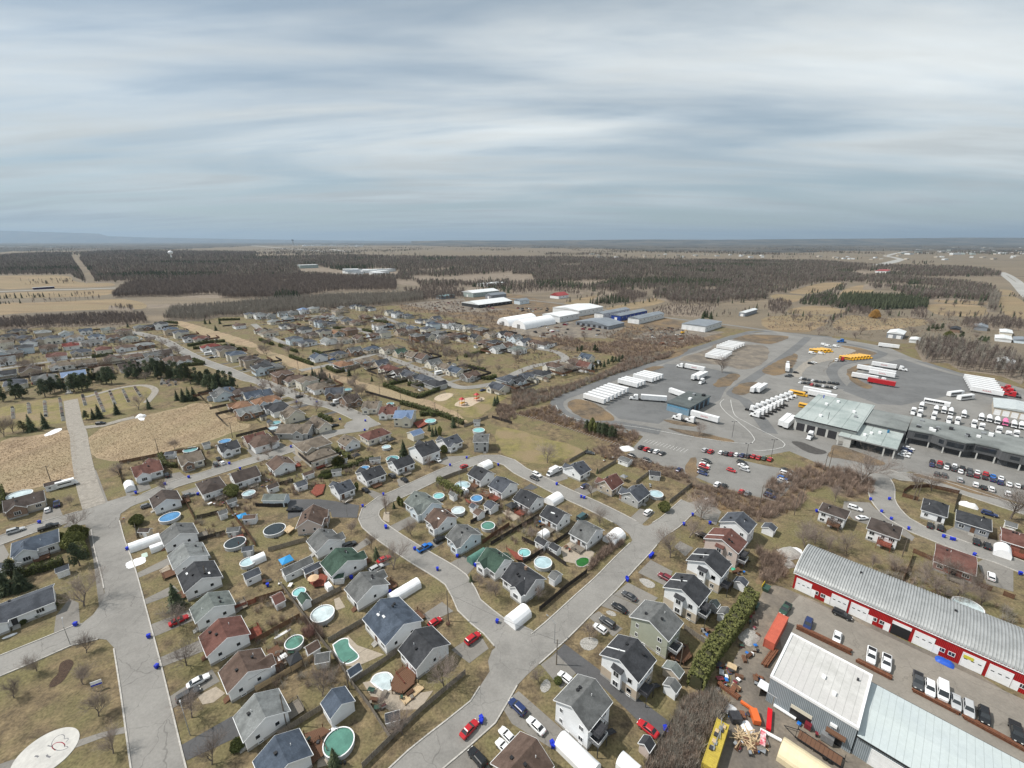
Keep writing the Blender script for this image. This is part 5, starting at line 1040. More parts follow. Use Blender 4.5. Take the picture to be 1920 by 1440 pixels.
for ln in """A1 1340,330 45 sedan red red car under the bare tree on a driveway by the park street
A1 1485,785 45 sedan white white sedan parked below the brown twin gabled house
A1 1410,890 45 suv dark_grey dark grey car half hidden under a bare tree by the white sedan
B1 425,578 135 pickup navy dark blue pickup on the driveway by the empty field
B1 355,622 135 hatch white white hatchback beside the dark blue pickup
B1 115,778 45 suv silver silver estate car parked along the street by the blue roofed house
B1 365,752 45 pickup black black pickup parked along the street with its tailgate to the corner
B1 1100,592 45 hatch grey grey car beside the round cedar at the corner house
B1 1252,362 135 suv black black car beside the rust red roofed house
B1 1618,283 135 suv dark_grey dark grey car on the driveway with the white one behind the field
B1 1668,270 135 hatch white white hatchback on the driveway next to a dark grey car
B1 1640,238 135 sedan black black sedan at the back of the shared driveway
B1 1412,512 45 sedan grey grey car beside the steep brown roofed house
B2 820,472 135 sedan black black sedan beside the thin green cedar
B2 1112,395 135 sedan black black sedan at the foot of the lawn facing the crescent
B2 1020,365 135 suv dark_grey dark car close to the split roofed cottage
B2 1360,247 135 sedan white white sedan in front of the tall steep roofed house
B2 1560,296 45 hatch red red hatchback parked on the crescent kerb
B2 290,622 2 pickup black black pickup behind the brown roofed house on asphalt
B2 700,885 45 suv dark_grey dark car loaded with gear beside the grey roofed house
B2 905,1060 45 suv silver silver estate car beside the green roofed house
B2 958,992 45 sedan red red car behind the small spruce
B2 1265,907 45 pickup blue bright blue pickup on the driveway beside two blue bins
B2 1378,845 45 suv black black car close to the pale blue house
B2 352,212 135 hatch white white car beside the greyish tan hip roof
B2 402,78 135 suv dark_grey dark car in front of the twin gabled stone house
A2 1342,345 45 hatch red red hatchback beside the slate blue roofed house
A2 1625,467 45 suv red red van parked on the bend beside the pebble ring
A2 1600,1145 49 sedan red red sports car parked on the street beside a blue bin
A2 1890,1200 135 sedan white white sedan on the lowest paved forecourt
A2 1662,1362 135 suv black black car with roof rails on the lowest forecourt
A3 42,982 135 suv navy dark blue car on the forecourt of the white two storey house
A3 180,1120 135 sedan white white sports sedan on the forecourt of the white two storey house
A3 402,762 135 hatch white white hatchback above the plain grey roof
A3 660,393 135 hatch white white hatchback next to a dark car in the duplex row
A3 716,347 135 suv dark_grey dark grey car next to the white hatchback
A3 806,236 135 sedan black black sedan beside the small oval lawn bed
A3 880,148 135 sedan dark_grey dark grey sedan on the first forecourt of the duplex row
A3 1020,1142 135 sedan red red sedan at the end of the long black driveway
A3 -52,1290 135 sedan white white car at the edge of the brown roof
B3 1152,1130 135 suv maroon dark red car tucked beside the second duplex
B3 1425,815 135 suv black black car beside the pinkish duplex
B3 528,680 45 van teal dark teal minivan beside the crescent lawn
B3 1020,642 45 suv white white car among snow heaps on the corner driveway
B3 186,358 -45 suv white white car parked on the crescent opposite the van
B3 168,384 -45 sedan black black sedan parked tight against the white car
B3 585,195 -20 sedan dark_grey dark wreck beside the garden fence
B3 545,442 45 sedan navy blue grey car beside the brick house
B3 352,322 45 pickup white white pickup behind the delivery van
B4 652,610 -40 suv white white car behind the first raised house
B4 705,682 10 sedan white white sedan between the raised houses
B4 1217,737 45 sedan black black car before the new black and white house
B4 1295,757 45 suv black black car second before the new black and white house
B4 1565,862 45 suv black black car before the new dark house
B4 1645,892 45 suv black black car beside the white tent garage
B4 1675,1122 45 suv white white car on the driveway of the brick bungalow
B4 1660,652 -45 suv navy dark car under covers behind the new dark house
A4 130,248 222 pickup green dark green pickup with an open bed by the red workshop
A4 300,362 228 suv navy dark blue car beside the orange container
A4 520,458 228 sedan white lone white sedan by the steel beams
A4 555,287 -45 suv black black car in front of a workshop door
A4 775,597 229 pickup white white service truck with a dark bed, left of two
A4 888,650 229 pickup white white pickup with an open bed, right of two
A4 1125,787 229 pickup dark_grey dark grey pickup beside the first steel beam
A4 1215,843 229 suv white white car second in the row along the beam
A4 1310,868 229 van white tall white van in the row along the beam
A4 1412,942 229 sedan silver silver sedan next to the tall white van
A4 1505,997 229 suv silver silver car with a dark roof window in the row along the beam
A4 1622,1047 229 suv black black car at the end of the row along the beam
A4 1862,1172 229 pickup black black pickup standing alone past the row
C1 755,935 15 suv black black car alone on the gravel by the cemetery gate""".split('\n'):
	f=ln.split(' ', 5) ;x, y=map(float, f[1].split(','));car(G(f[0], x, y, .75), float(f[2]), f[3], f[4], f[5], None, f[0] not in ('B2', 'C1'),.085)
rg=random.Random(8);CT=('sedan', 'suv', 'hatch', 'suv', 'sedan')
CW=dict(w='white', k='black', d='dark_grey', g='grey', s='silver', r='red', b='blue', n='navy', e='green', m='maroon')
CNAME=dict(white='white', black='black', dark_grey='dark grey', grey='grey', silver='silver', red='red', blue='blue', navy='dark blue', green='dark green', maroon='dark red')
for t, deg, where, txt in (('B3', 45, 'first lot beside the snow heap', '970,155,k 1010,168,r 1045,178,d 1083,185,w 1127,198,d'),('B3', -45, 'middle of the lot beside the snow heap', '900,215,k 1015,253,d'),('B3', 45, 'edge of the lot by the brown hedge', '1255,320,n'),
	('B3', 45, 'long row under the depot road', '1447,175,s 1490,185,r 1567,192,w 1607,200,d 1645,205,m 1685,208,w 1728,212,n 1770,218,d 1810,220,r 1850,230,r 1890,235,e 1935,242,r'),('B3', -45, 'double block of the depot car park', '1460,255,k 1445,282,w 1440,300,r 1430,322,k 1430,347,n 1645,325,r 1725,268,k 1735,292,w 1745,320,s'),
	('B3', 45, 'lower edge of the depot car park', '1540,432,w 1587,445,k 1720,485,r 1765,498,g 1910,500,k'),('B4', -45, 'right edge of the depot car park', '135,325,k 132,350,w 110,385,b 112,405,w 95,430,d 30,495,k 20,520,n'),
	('E9', 45, 'back row before the depot office', '890,745,k 975,765,r 1065,785,d 1140,800,w 1228,825,k 1310,850,d 1398,868,w 1490,890,r 1575,915,b 1665,935,w'),('E9', 45, 'second row before the depot office', '885,785,n 965,800,d 1050,815,w 1130,835,d 1210,860,w 1305,890,d 1390,910,m 1480,930,k 1570,955,n 1655,985,n 1755,1005,w 1850,1020,w 1930,1040,d'),
	('E9', 45, 'verge row of the office car park', '940,890,d 1025,905,d 1200,955,s 1378,1010,w 1470,1040,k 1555,1060,w 1740,1110,w'),('E9', -45, 'corner under the depot canopy', '620,600,w 600,625,n 590,650,w 565,680,w'),
	('E8', 45, 'staff rows inside the depot yard', '1140,75,w 1195,85,k 1255,95,d 1310,105,w 1370,117,k 1425,125,d 1485,130,k 1560,137,d 1620,145,k 1680,152,k 1125,135,w 1190,140,k 1250,148,d 1300,165,r 1370,180,k 1420,185,d 1470,190,w 1530,203,k 1590,210,k 1650,213,w'),
	('C4', -30, 'gravel patch of the depot yard', '210,553,k 150,580,d 170,575,k 320,485,k 345,478,w')):
	for w_ in txt.split():
		x, y, c=w_.split(',');k=rg.choice(CT);cn=CW[c]
		car(G(t, float(x), float(y),.75), deg + rg.uniform(-3,3), k, cn, '%s car parked in the %s' % (CNAME[cn], where), 'cars in the ' + where, t != 'C4' and t != 'E8', .08)
rg2=random.Random(44)
for t, txt in (('C2', '25,645,w 325,735,k 575,795,k 545,755,k 590,950,k 575,455,b 1700,685,n 640,520,w 395,450,k'),('C1', '1160,440,w 1830,530,k 1590,440,k 1625,435,w 265,635,r 1060,300,w 1100,290,k')):
	for w_ in txt.split():
		x, y, c=w_.split(',');cn=CW[c];car(G(t, float(x), float(y),.7), rg2.choice((45,135)), rg2.choice(CT), cn, '%s car standing by a house in the distant streets' % CNAME[cn], 'cars in the distant streets', False, .08)
# ------------------------------------------------------------------ trucks, trailers, buses
TRW=mat('trailer_white', (.74,.75,.76),(.66,.67,.68),.5,.5, mottle=.04);LOGO=mat('red_logo_paint', (.45,.02,.03), rough=.5)
def trailer_mesh():
	q=MB().box(-8.05,8.05,-1.28,1.28,1.12,4.1)
	r=MB()
	for i in range(27): x=-7.9 + i * .608;r.box(x-.035, x+.035,-1.31,-1.285,1.2,4.05);r.box(x-.035, x+.035,1.285,1.31,1.2,4.05)
	u=MB().box(-7.6,7.6,-.5,.5,.85,1.11).box(3.9,4.1,-.9,-.7,.1,1.1).box(3.9,4.1,.7,.9,.1,1.1).box(-8.0,-7.9,-1.1,1.1,.5,.62)
	lg=MB()                                       # script-like red mark: a run of loops and a bar
	for sg in (-1,1):
		for i in range(5): x=-1.8 + i * .85;lg.box(x, x + .62, sg*1.315-.01, sg*1.315+.01,2.55,2.7);lg.box(x, x + .14, sg*1.315-.01, sg*1.315+.01,2.55,3.1 if i % 2 else 3.3)
		lg.box(-2.1,2.6, sg*1.315-.01, sg*1.315+.01,2.25,2.36)
	return q.mesh('box', TRW), r.mesh('side_post', TRW), u.mesh('underframe', DARKM), MB().wheel(0,0,0,.52,.6,10).mesh('wheel', TYRE), lg.mesh('logo', LOGO)
def trailer(P, deg, lab, group, m=None, logo=False, z=.085):
	b_, r, u, w, lg=cached('trailer', trailer_mesh);root=thing('semi_trailer', lab, 'trailer', (P[0], P[1], z), R(deg), group)
	bx=obj('box', b_, root, m=m);obj('side_post', r, bx, m=m);obj('underframe', u, root)
	for x in (-6.6,-5.3):
		for y in (-.9,.9): obj('wheel', w, root, (x, y, .52))
	if logo: obj('logo', lg, bx)
	return root
def tractor_mesh():
	h=MB().frustum((1.6,3.6,-.95,.95),(1.5,3.3,-.8,.8),.7,1.9).box(3.55,3.75,-1.15,1.15,.45,.8)
	c=MB().frustum((-.1,1.6,-1.15,1.15),(.0,1.15,-1.05,1.05),.7,2.9).frustum((-1.9,-.1,-1.2,1.2),(-1.7,-.1,-1.1,1.1),.7,3.5).frustum((-1.7,1.0,-1.05,1.05),(-1.6,.1,-.9,.9),3.45,3.85)
	g_=MB().add([(1.58,-1.0,1.95),(1.58,1.0,1.95),(1.2,.95,2.8),(1.2,-.95,2.8)],[(0,1,2,3)])
	for sg in (-1,1): g_.add([(1.35, sg*1.165,1.9),(.3, sg*1.165,1.9),(.3, sg*1.1,2.65),(1.05, sg*1.1,2.65)],[(0,1,2,3)])
	f=MB().box(-4.6,3.4,-.45,.45,.55,.85).box(-3.9,-2.7,-.5,.5,.86,1.05).cyl((-.6,-1.3),.3,.5,1.1,8).box(-1.4,.2,-1.25,-1.2,.5,1.0).cyl((-2.05,.85),.09,.9,3.9,6).cyl((-2.05,-.85),.09,.9,3.9,6)
	return h.mesh('hood', PAINTS['white']), c.mesh('cab', PAINTS['white']), g_.mesh('windscreen', CARG), f.mesh('frame', DARKM), MB().wheel(0,0,0,.52,.5,10).mesh('wheel', TYRE)
def tractor(P, deg, lab, group, colour='white', z=.085):
	h, c, g_, f, w=cached('tractor', tractor_mesh);root=thing('truck_tractor', lab, 'truck', (P[0], P[1], z), R(deg), group);pt=PAINTS[colour]
	obj('hood', h, root, m=pt);cb=obj('cab', c, root, m=pt);obj('windscreen', g_, cb);obj('frame', f, root)
	for x, y in ((2.6,.95),(2.6,-.95),(-2.7,.85),(-2.7,-.85),(-4.0,.85),(-4.0,-.85)): obj('wheel', w, root, (x, y, .52))
	return root
def bus(P, deg, lab, group, colour='yellow', coach=False, z=.085):
	def fn():
		L=12.5 if coach else 10.8;h=3.4 if coach else 3.0
		b_=MB();pr=[(-1.25,.45),(1.25,.45),(1.27, h - .5),(1.0, h),(-1.0, h),(-1.27, h - .5)]
		b_.ext(pr, -L/2, L/2 - (0 if coach else 1.7), 'x')
		if not coach: b_.frustum((L/2-1.7, L/2,-1.0,1.0),(L/2-1.7, L/2-.15,-.85,.85),.5,1.6)
		g_=MB();n=9
		for i in range(n):
			x=-L/2 + .5 + i * (L - 3.2) / n
			for sg in (-1,1): g_.add([(x, sg*1.278,1.6),(x + .95, sg*1.278,1.6),(x + .95, sg*1.285, h - .62),(x, sg*1.285, h - .62)],[(0,1,2,3)])
		xe=L/2 - (0 if coach else 1.7) + .012;g_.add([(xe, -1.0,1.6),(xe, 1.0,1.6),(xe, .95, h - .6),(xe, -.95, h - .6)],[(0,1,2,3)])
		s_=MB()
		for sg in (-1,1): s_.box(-L/2 + .2, L/2 - 2, sg*1.29 - .012, sg*1.29 + .012,1.2,1.32)
		return b_.mesh('body', PAINTS['yellow']), g_.mesh('windows', CARG), s_.mesh('stripe', BLACK), MB().wheel(0,0,0,.5,.35,10).mesh('wheel', TYRE)
	b_, g_, s_, w=cached(('bus', coach), fn);root=thing('coach' if coach else 'school_bus', lab, 'bus', (P[0], P[1], z), R(deg), group)
	bd=obj('body', b_, root, m=PAINTS[colour]);obj('windows', g_, bd);obj('stripe', s_, bd)
	for x in (-3.2,3.4):
		for y in (-1.05,1.05): obj('wheel', w, root, (x, y, .5))
	return root
def mixer(P, deg, lab, group, colour='white', z=.085):
	def fn():
		d=MB();n=12;pr=[(-3.6,.5,3.0),(-3.0,.9,2.7),(-1.6,1.25,2.3),(0,1.15,2.1),(.9,.6,1.9)]
		for i in range(len(pr) - 1):
			a, b_=pr[i], pr[i+1]
			vs=[(p[0], p[1]*cos(2*pi*k/n), p[2] + p[1]*sin(2*pi*k/n)) for p in (a, b_) for k in range(n)];d.add(vs, [(k, (k+1)%n, (k+1)%n+n, k+n) for k in range(n)])
		c=MB().frustum((1.3,3.1,-1.15,1.15),(1.4,2.7,-1.0,1.0),.7,2.8);g_=MB().add([(3.09,-1.0,1.6),(3.09,1.0,1.6),(2.8,.95,2.6),(2.8,-.95,2.6)],[(0,1,2,3)])
		f=MB().box(-4.2,3.2,-.5,.5,.6,.9).box(-4.4,-3.9,-.6,.6,1.6,3.2).box(-3.9,-3.6,-.2,.2,2.4,3.3)
		return d.mesh('drum', PAINTS['white'], smooth=True), c.mesh('cab', PAINTS['white']), g_.mesh('windscreen', CARG), f.mesh('frame', DARKM), MB().wheel(0,0,0,.5,.45,10).mesh('wheel', TYRE)
	d, c, g_, f, w=cached('mixer', fn);root=thing('concrete_mixer', lab, 'truck', (P[0], P[1], z), R(deg), group)
	obj('drum', d, root, m=PAINTS[colour]);cb=obj('cab', c, root, m=PAINTS[colour]);obj('windscreen', g_, cb);obj('frame', f, root)
	for x in (2.2,-2.0,-3.3):
		for y in (-.95,.95): obj('wheel', w, root, (x, y, .5))
def rowof(a, b_, n): return [a + (b_ - a) * (k / max(1, n - 1)) for k in range(n)]
GB='white trailers beside the ring road'
for P in rowof(G('C3', 618,748,2.5), G('C3', 792,668,2.5),7): trailer(P, -45, 'white trailer in the tight row next to the snow bank', GB)
for P in rowof(G('C3', 872,632,2.5), G('C3', 920,614,2.5),3): trailer(P, -45, 'white trailer in the short row of three by the ring road', GB)
for P in rowof(G('C3', 985,594,2.5), G('C3', 1055,568,2.5),4): trailer(P, -45, 'white trailer in the row of four by the ring road', GB)
for P in rowof(G('C3', 1520,436,2.5), G('C3', 1580,398,2.5),5) + rowof(G('C3', 1600,368,2.5), G('C3', 1680,335,2.5),5): trailer(P, -45, 'white trailer stored on the dark gravel ground', 'trailers on the gravel ground')
def semi(t, a, b_, lab, m=None, colour='white', logo=False):
	p0, p1=G(t, *a, 2), G(t, *b_, 2);d=degrees(atan2((p0 - p1).y, (p0 - p1).x));d=round((d - 45) / 90) * 90 + 45 if abs(d - (round((d - 45) / 90) * 90 + 45)) < 18 else d
	u=Vector((cos(R(d)), sin(R(d)),0));tractor(p0, d, 'truck tractor of the ' + lab, None, colour);trailer(p0 - u * 11.6, d, 'trailer of the ' + lab, None, m, logo)
semi('C3', (925,738),(1150,755), 'white truck crossing the dark apron');semi('C3', (1268,500),(1432,520), 'logo lettered truck near the gravel ground', logo=True)
semi('C4', (1005,522),(890,505), 'truck on the far coach apron', logo=True);semi('C4', (870,612),(690,585), 'pale truck beside the red trailer')
trailer(G('C3', 1388,580,2),45, 'white trailer first of the pair by the pile', None);trailer(G('C3', 1424,580,2),45, 'white trailer second of the pair by the pile', None);tractor(G('C3', 1425,622,1.5),225, 'white tractor beside the pair of trailers', None)
trailer(G('C3', 1828,672,2),45, 'white trailer on the brown traffic island', None);trailer(G('C3', 1872,672,2),45, 'grey white trailer on the edge of the traffic island', None)
trailer(G('C3', 1445,888,2),-45, 'white logo trailer below the blue truck shop', None, logo=True);tractor(G('C3', 1250,892,1.5),135, 'white tractor in the shade of the blue truck shop', None);tractor(G('C3', 1345,912,1.5),135, 'white tractor before the blue truck shop', None)
trailer(G('C3', 1255,715,2),120, 'lone white trailer behind the blue truck shop', None)
trailer(G('E8', 890,705,2),45, 'white trailer by the yellow bollards', None);trailer(G('E8', 965,735,2),45, 'second white trailer by the yellow bollards', None)
trailer(G('E8', 1370,275,2),-45, 'white trailer with red lettering behind the garage', None, logo=True);trailer(G('E8', 1450,330,2),-45, 'plain white trailer behind the garage roof', None)
for P in rowof(G('E8', 420,540,1.5), G('E8', 980,320,1.5),9): tractor(P, -135 + 90 + rg.uniform(-3,3), 'white truck tractor in the upper row of parked tractors', 'parked truck tractors')
for P in rowof(G('E8', 470,625,1.5), G('E8', 820,440,1.5),7): tractor(P, 135 + rg.uniform(-3,3), 'white truck tractor in the lower row of parked tractors', 'parked truck tractors')
tractor(G('E8', 1275,935,1.5),225, 'white tractor in front of the truck doors', None)
for t, x, y, lab in (('E8', 1100,300, 'orange school bus behind the parked tractors'),('E8', 1250,500, 'orange school bus beside the depot garage')): bus(G(t, x, y, 1.5),-45, lab, None)
for P in rowof(G('C4', 590,445,1.5), G('C4', 730,432,1.5),7): bus(P, -50, 'yellow school bus in the long row on gravel', 'yellow school buses')
for P in rowof(G('C4', 360,392,1.5), G('C4', 440,385,1.5),4): bus(P, -50, 'yellow school bus beside white vans', 'yellow school buses')
for x, y in ((420,345),(450,355),(510,358),(330,408),(400,412)): car(G('C4', x, y, .8),-45, 'van', 'white', 'white van beside the yellow school buses', 'vans by the school buses', False, .12)
car(G('C4', 515,462,.8),45, 'van', 'white', 'white van at the end of the long bus row', None, False, .12);tractor(G('C4', 560,455,1.5),45, 'red truck at the end of the long bus row', None, 'red')
trailer(G('C4', 145,520,2),60, 'white trailer parked on the loop road', None);tractor(G('C4', 148,485,2),60, 'white tractor on the loop road', None);tractor(G('C4', 550,318,1.5),170, 'bright blue truck on the back road', None, 'blue')
for x, y, l, lg in ((860,548, 'white logo trailer on the coach apron', True),(855,565, 'second white logo trailer on the coach apron', True),(760,528, 'dark end trailer on the coach apron', False)): trailer(G('C4', x, y, 2),-50, l, None, None, lg)
trailer(G('C4', 850,628,2),-48, 'red curtain side trailer beside the pale truck', None, PAINTS['red']);trailer(G('C4', 905,355,2),-45, 'white trailer parked by the bare grove', None)
for k, P in enumerate(rowof(G('C4', 1580,600,2.5), G('C4', 1640,692,2.5),7)): trailer(P, -50, 'white lettered trailer in the row at the far right', 'trailers at the far right', None, k > 3)
for k, P in enumerate(rowof(G('C4', 1790,670,1.5), G('C4', 1830,720,1.5),3)): tractor(P, 130, 'red truck at the far right', 'red trucks', 'red')
for x, y, l in ((1405,712, 'white coach on the left of the pair'),(1482,740, 'white coach on the right of the pair'),(1265,782, 'long white coach before the stakes')): bus(G('C4', x, y, 1.6),15 if y < 760 else -45, l, None, 'white', True)
for x, y, c in ((1260,832, 'white'),(1320,838, 'white'),(1372,848, 'white'),(1152,805, 'white'),(1600,892, 'white'),(1660,902, 'white'),(1720,917, 'white'),(1780,930, 'pink'),(1845,945, 'white'),(1902,955, 'white'),(1470,868, 'white')):
	mixer(G('C4', x, y, 1.5),225, '%s concrete mixer behind the depot office' % c if c != 'pink' else 'pink concrete mixer among the white ones', 'concrete mixers' if c == 'white' else None, c)
for x, y in ((1090,847),(1140,862),(1245,882),(1358,912),(1422,918),(1545,942),(1602,968),(1730,992),(1800,1028),(1860,1022)): tractor(G('C4', x, y, 1.5),225, 'white truck cab in the row along the office roof', 'truck cabs along the office')
# white delivery van on the crescent
P=G('B3', 300,345,1);root=thing('delivery_van', 'white box delivery van parked on the crescent', 'van', (P.x, P.y, .085), R(225));MB().box(-3.6,1.0,-1.1,1.1,.7,3.1).build('box', TRW, root);MB().frustum((1.02,2.9,-1.0,1.0),(1.02,2.0,-.85,.85),.6,2.2).build('cab', PAINTS['white'], root);MB().add([(2.75,-.85,1.35),(2.75,.85,1.35),(2.1,.78,2.1),(2.1,-.78,2.1)],[(0,1,2,3)]).build('windscreen', CARG, root)
for x in (-2.4,1.9):
	for y in (-.9,.9): MB().wheel(0,0,0,.4,.3).build('wheel', TYRE, root, (x, y, .4))
# motor homes / campers
for t, x, y, d, lab in (('C2', 275,640,45, 'white motor home on a driveway of the main street'),('C2', 620,768,45, 'white motor home beside the brown brick house'),('C1', 1565,412,45, 'white motor home by the clipped hedges'),('B1', 498,425,45, 'white caravan against the field fence'),('C2', 1370,555,45, 'white caravan in the far crescent')):
	P=G(t, x, y, 1.4);root=thing('motor_home', lab, 'camper', (P.x, P.y, .06), R(d));MB().frustum((-3.4,2.2,-1.15,1.15),(-3.3,2.6,-1.1,1.1),.5,2.9).build('body', TRW, root);MB().frustum((2.2,3.6,-1.0,1.0),(2.2,2.8,-.9,.9),.5,1.9).build('cab', PAINTS['white'], root);MB().box(-2.6,1.6,-1.17,1.17,1.7,2.2).build('windows', CARG, root)
	for xx in (-2.2,2.4): MB().wheel(0,0,0,.38,2.2).build('wheel', TYRE, root, (xx, 0,.38))
# ================================================================== POOLS
WATER={k: mat('pool_water_' + k, v, tuple(x * .75 for x in v),.5,.12, spec=.5, mottle=.06) for k, v in dict(ice=(.42,.56,.60), blue=(.10,.27,.50), turquoise=(.24,.52,.52), green=(.10,.24,.19), dark=(.03,.04,.045), pond=(.02,.13,.02), teal=(.16,.36,.38), pale=(.55,.64,.66)).items()}
PWALL=mat('pool_wall_sheet', (.50,.51,.51),(.40,.41,.42),.8,.6, mottle=.08)
def pool(c, r, col, lab, oval=1.0, h=1.3, rz=0.0):
	root=thing('above_ground_pool', lab, 'pool', (c.x, c.y, 0), rz);n=28
	def ring(r1, r2, z0, z1):
		q=MB();vs=[]
		for z, rr in ((z0, r1),(z0, r2),(z1, r2),(z1, r1)): vs += [(rr * cos(2*pi*i/n) * oval, rr * sin(2*pi*i/n), z) for i in range(n)]
		return q.add(vs, [(k*n+i, k*n+(i+1)%n, ((k+1)%4)*n+(i+1)%n, ((k+1)%4)*n+i) for k in range(4) for i in range(n)])
	ring(r - .06, r, 0, h - .02).build('wall', PWALL, root);ring(r - .12, r + .1, h - .02, h + .05).build('top_rail', WHITE, root)
	q=MB();q.add([(r * .985 * cos(2*pi*i/n) * oval, r * .985 * sin(2*pi*i/n), h - (.18 if col != 'dark' else .05)) for i in range(n)],[tuple(range(n))]);q.build('water' if col != 'dark' else 'winter_cover', WATER[col], root)
	q=MB();q.cyl((r + .9,.4),.25,0,.7,8).box(r + .5, r + .75,-.5,-.1,0,.5);q.build('pump', DARKM, root)
	q=MB()
	for y in (-.25,.25): q.tube((-r*oval-.35, y, 0),(-r*oval-.05, y, h + .5),.04, n=4);q.tube((-r*oval+.35, y, h - .3),(-r*oval-.05, y, h + .5),.04, n=4)
	for i in range(4): q.box(-r*oval-.35+i*.07,-r*oval-.2+i*.07,-.25,.25,.3*i+.2,.3*i+.25)
	q.build('ladder', WHITE, root)
for ln in """B1 1205 1340 675 blue half empty pool with a bright blue liner at the corner house
B1 1690 1835 868 dark pool with a taut black cover on a red deck
B1 1805 1915 1012 ice round icy pool beside the slate roofed garden shed
B1 1820 1910 497 ice small icy pool beside the tall clipped cedar
B1 1380 1475 172 teal pool with a dark blue rim against the back fence of the field
B1 1642 1728 107 blue half hidden blue pool at the field fence
B1 72 218 508 pale pool under a white winter sheet behind the brown roofed house
E1 125 430 735 dark big round pool with a black winter cover on open lawn
A2 275 370 118 turquoise little turquoise pool beside the green roofed shed
A2 413 583 280 pale large round pool with pale ice and a blue liner edge
A2 220 352 495 green small green water pool between two brown fences
A2 507 733 1245 green largest pool with dark green water behind the slate blue roof
E2 30 225 155 teal half hidden dark pool behind the split roofed cottage
E2 735 905 715 turquoise turquoise pool beside the grey green roofed house
E2 1060 1295 555 ice wide icy blue pool beside the clipped cedar hedge
E2 1298 1482 752 blue round blue pool with a red brown surround
E2 1010 1215 932 pale milky icy pool behind the light brown roof
E2 1455 1665 1163 green pool with dark greenish water on a bare brown yard
B2 780 850 307 blue small blue pool behind the charcoal cottage
B2 945 1010 150 ice icy pool below the chocolate brown hip roof
B2 1625 1715 25 turquoise turquoise pool behind the narrow two storey house
E4 410 600 1248 turquoise turquoise pool held by a rust red deck
E4 650 920 1395 ice icy blue pool on the tan lawn behind the chimney house
B3 1028 1133 503 ice round icy pool beside the stone fronted house
C2 1265 1350 915 turquoise bright pool with a red brown skirt inside the tall hedge
C2 105 185 930 teal teal pool among the main street back gardens
C2 90 160 970 ice icy pool behind the twin gabled stone house
C2 980 1035 786 teal teal pool against the black garden fence
C2 655 720 680 teal teal pool behind the slate roofed house of the main street
A4 1410 1590 222 pale grey oval pool frame under bare trees behind the red workshop""".split('\n'):
	f=ln.split(' ', 5);x0, x1, y=map(float, f[1:4]);a, b_=G(f[0], x0, y, 1.3), G(f[0], x1, y, 1.3);r=min(max((b_ - a).length / 2 * .98,1.8),4.2)
	pool((a + b_) / 2, r, f[4], f[5], rz=R(-60))
def inground(txt, col, lab, cop=WHITE):
	pts=path('P', txt);c=sum(pts, Vector()) / len(pts);pl=smoothline(pts + [pts[0]],.6)[:-1]
	root=thing('sunken_pool', lab, 'pool', (c.x, c.y, 0));n=len(pl)
	inn=[p - c for p in pl];outp=[v + v.normalized() * .35 for v in inn]
	q=MB();q.add([(v.x, v.y, .14) for v in inn] + [(v.x, v.y, .14) for v in outp] + [(v.x, v.y, .0) for v in outp],[(i, (i+1)%n, n+(i+1)%n, n+i) for i in range(n)] + [(n+i, n+(i+1)%n, 2*n+(i+1)%n, 2*n+i) for i in range(n)]);q.build('coping', cop, root)
	q=MB();q.add([(v.x, v.y, .1) for v in inn],[tuple(range(n))]);o=q.build('water', WATER[col], root)
	if o.data.polygons[0].normal.z < 0: o.data.flip_normals()
inground('A2 580,520 640,480 690,478 700,530 762,590 758,622 690,655 640,640 605,585', 'green', 'kidney shaped sunken pool with murky green water and a paved edge')
inground('B3 480,1008 520,985 568,990 574,1022 530,1050 490,1042', 'pond', 'small bright green pond pool on a stone patio', PEBB)
inground('A2 865,795 900,745 985,732 1025,780 1005,850 970,865 900,820', 'pale', 'small half frozen pool with snow on its rim beside the tiered deck', SNOW)
# ================================================================== TENT GARAGES, GAZEBOS
def tent(P, deg, L, Wd, h, lab, m=None, eave=1.9):
	m=m or FABW;root=thing('tent_garage', lab, 'tent', (P.x, P.y, 0), R(deg));n=8;q=MB()
	sec=[(-Wd/2,0),(-Wd/2, eave * .7),(-Wd/2 + .25, eave)] + [(-Wd/2 + .25 + (Wd - .5) * k / 6, eave + (h - eave) * sin(pi * k / 6) ** .8) for k in range(1,6)] + [(Wd/2 - .25, eave),(Wd/2, eave * .7),(Wd/2,0)]
	k=max(3, int(L / 1.2));ms=len(sec);vs=[]
	for i in range(k + 1): vs += [(-L/2 + L * i / k, y, z - (.06 if i % 2 else 0)) for y, z in sec]
	q.add(vs, [(i*ms+j, i*ms+j+1,(i+1)*ms+j+1,(i+1)*ms+j) for i in range(k) for j in range(ms-1)]);q.build('cover', m, root)
	q=MB()
	for x in (-L/2 + .02, L/2 - .02): q.add([(x, y, z) for y, z in sec],[tuple(range(ms))])
	q.build('end_panel', m, root);MB().box(L/2, L/2 + .03,-.5,.5,.1,1.8).build('door_flap', mat('grey_tarpaulin', (.5,.51,.52), rough=.6), root)
GRT=mat('green_tarpaulin', (.10,.22,.18),(.08,.18,.15),.8,.6)
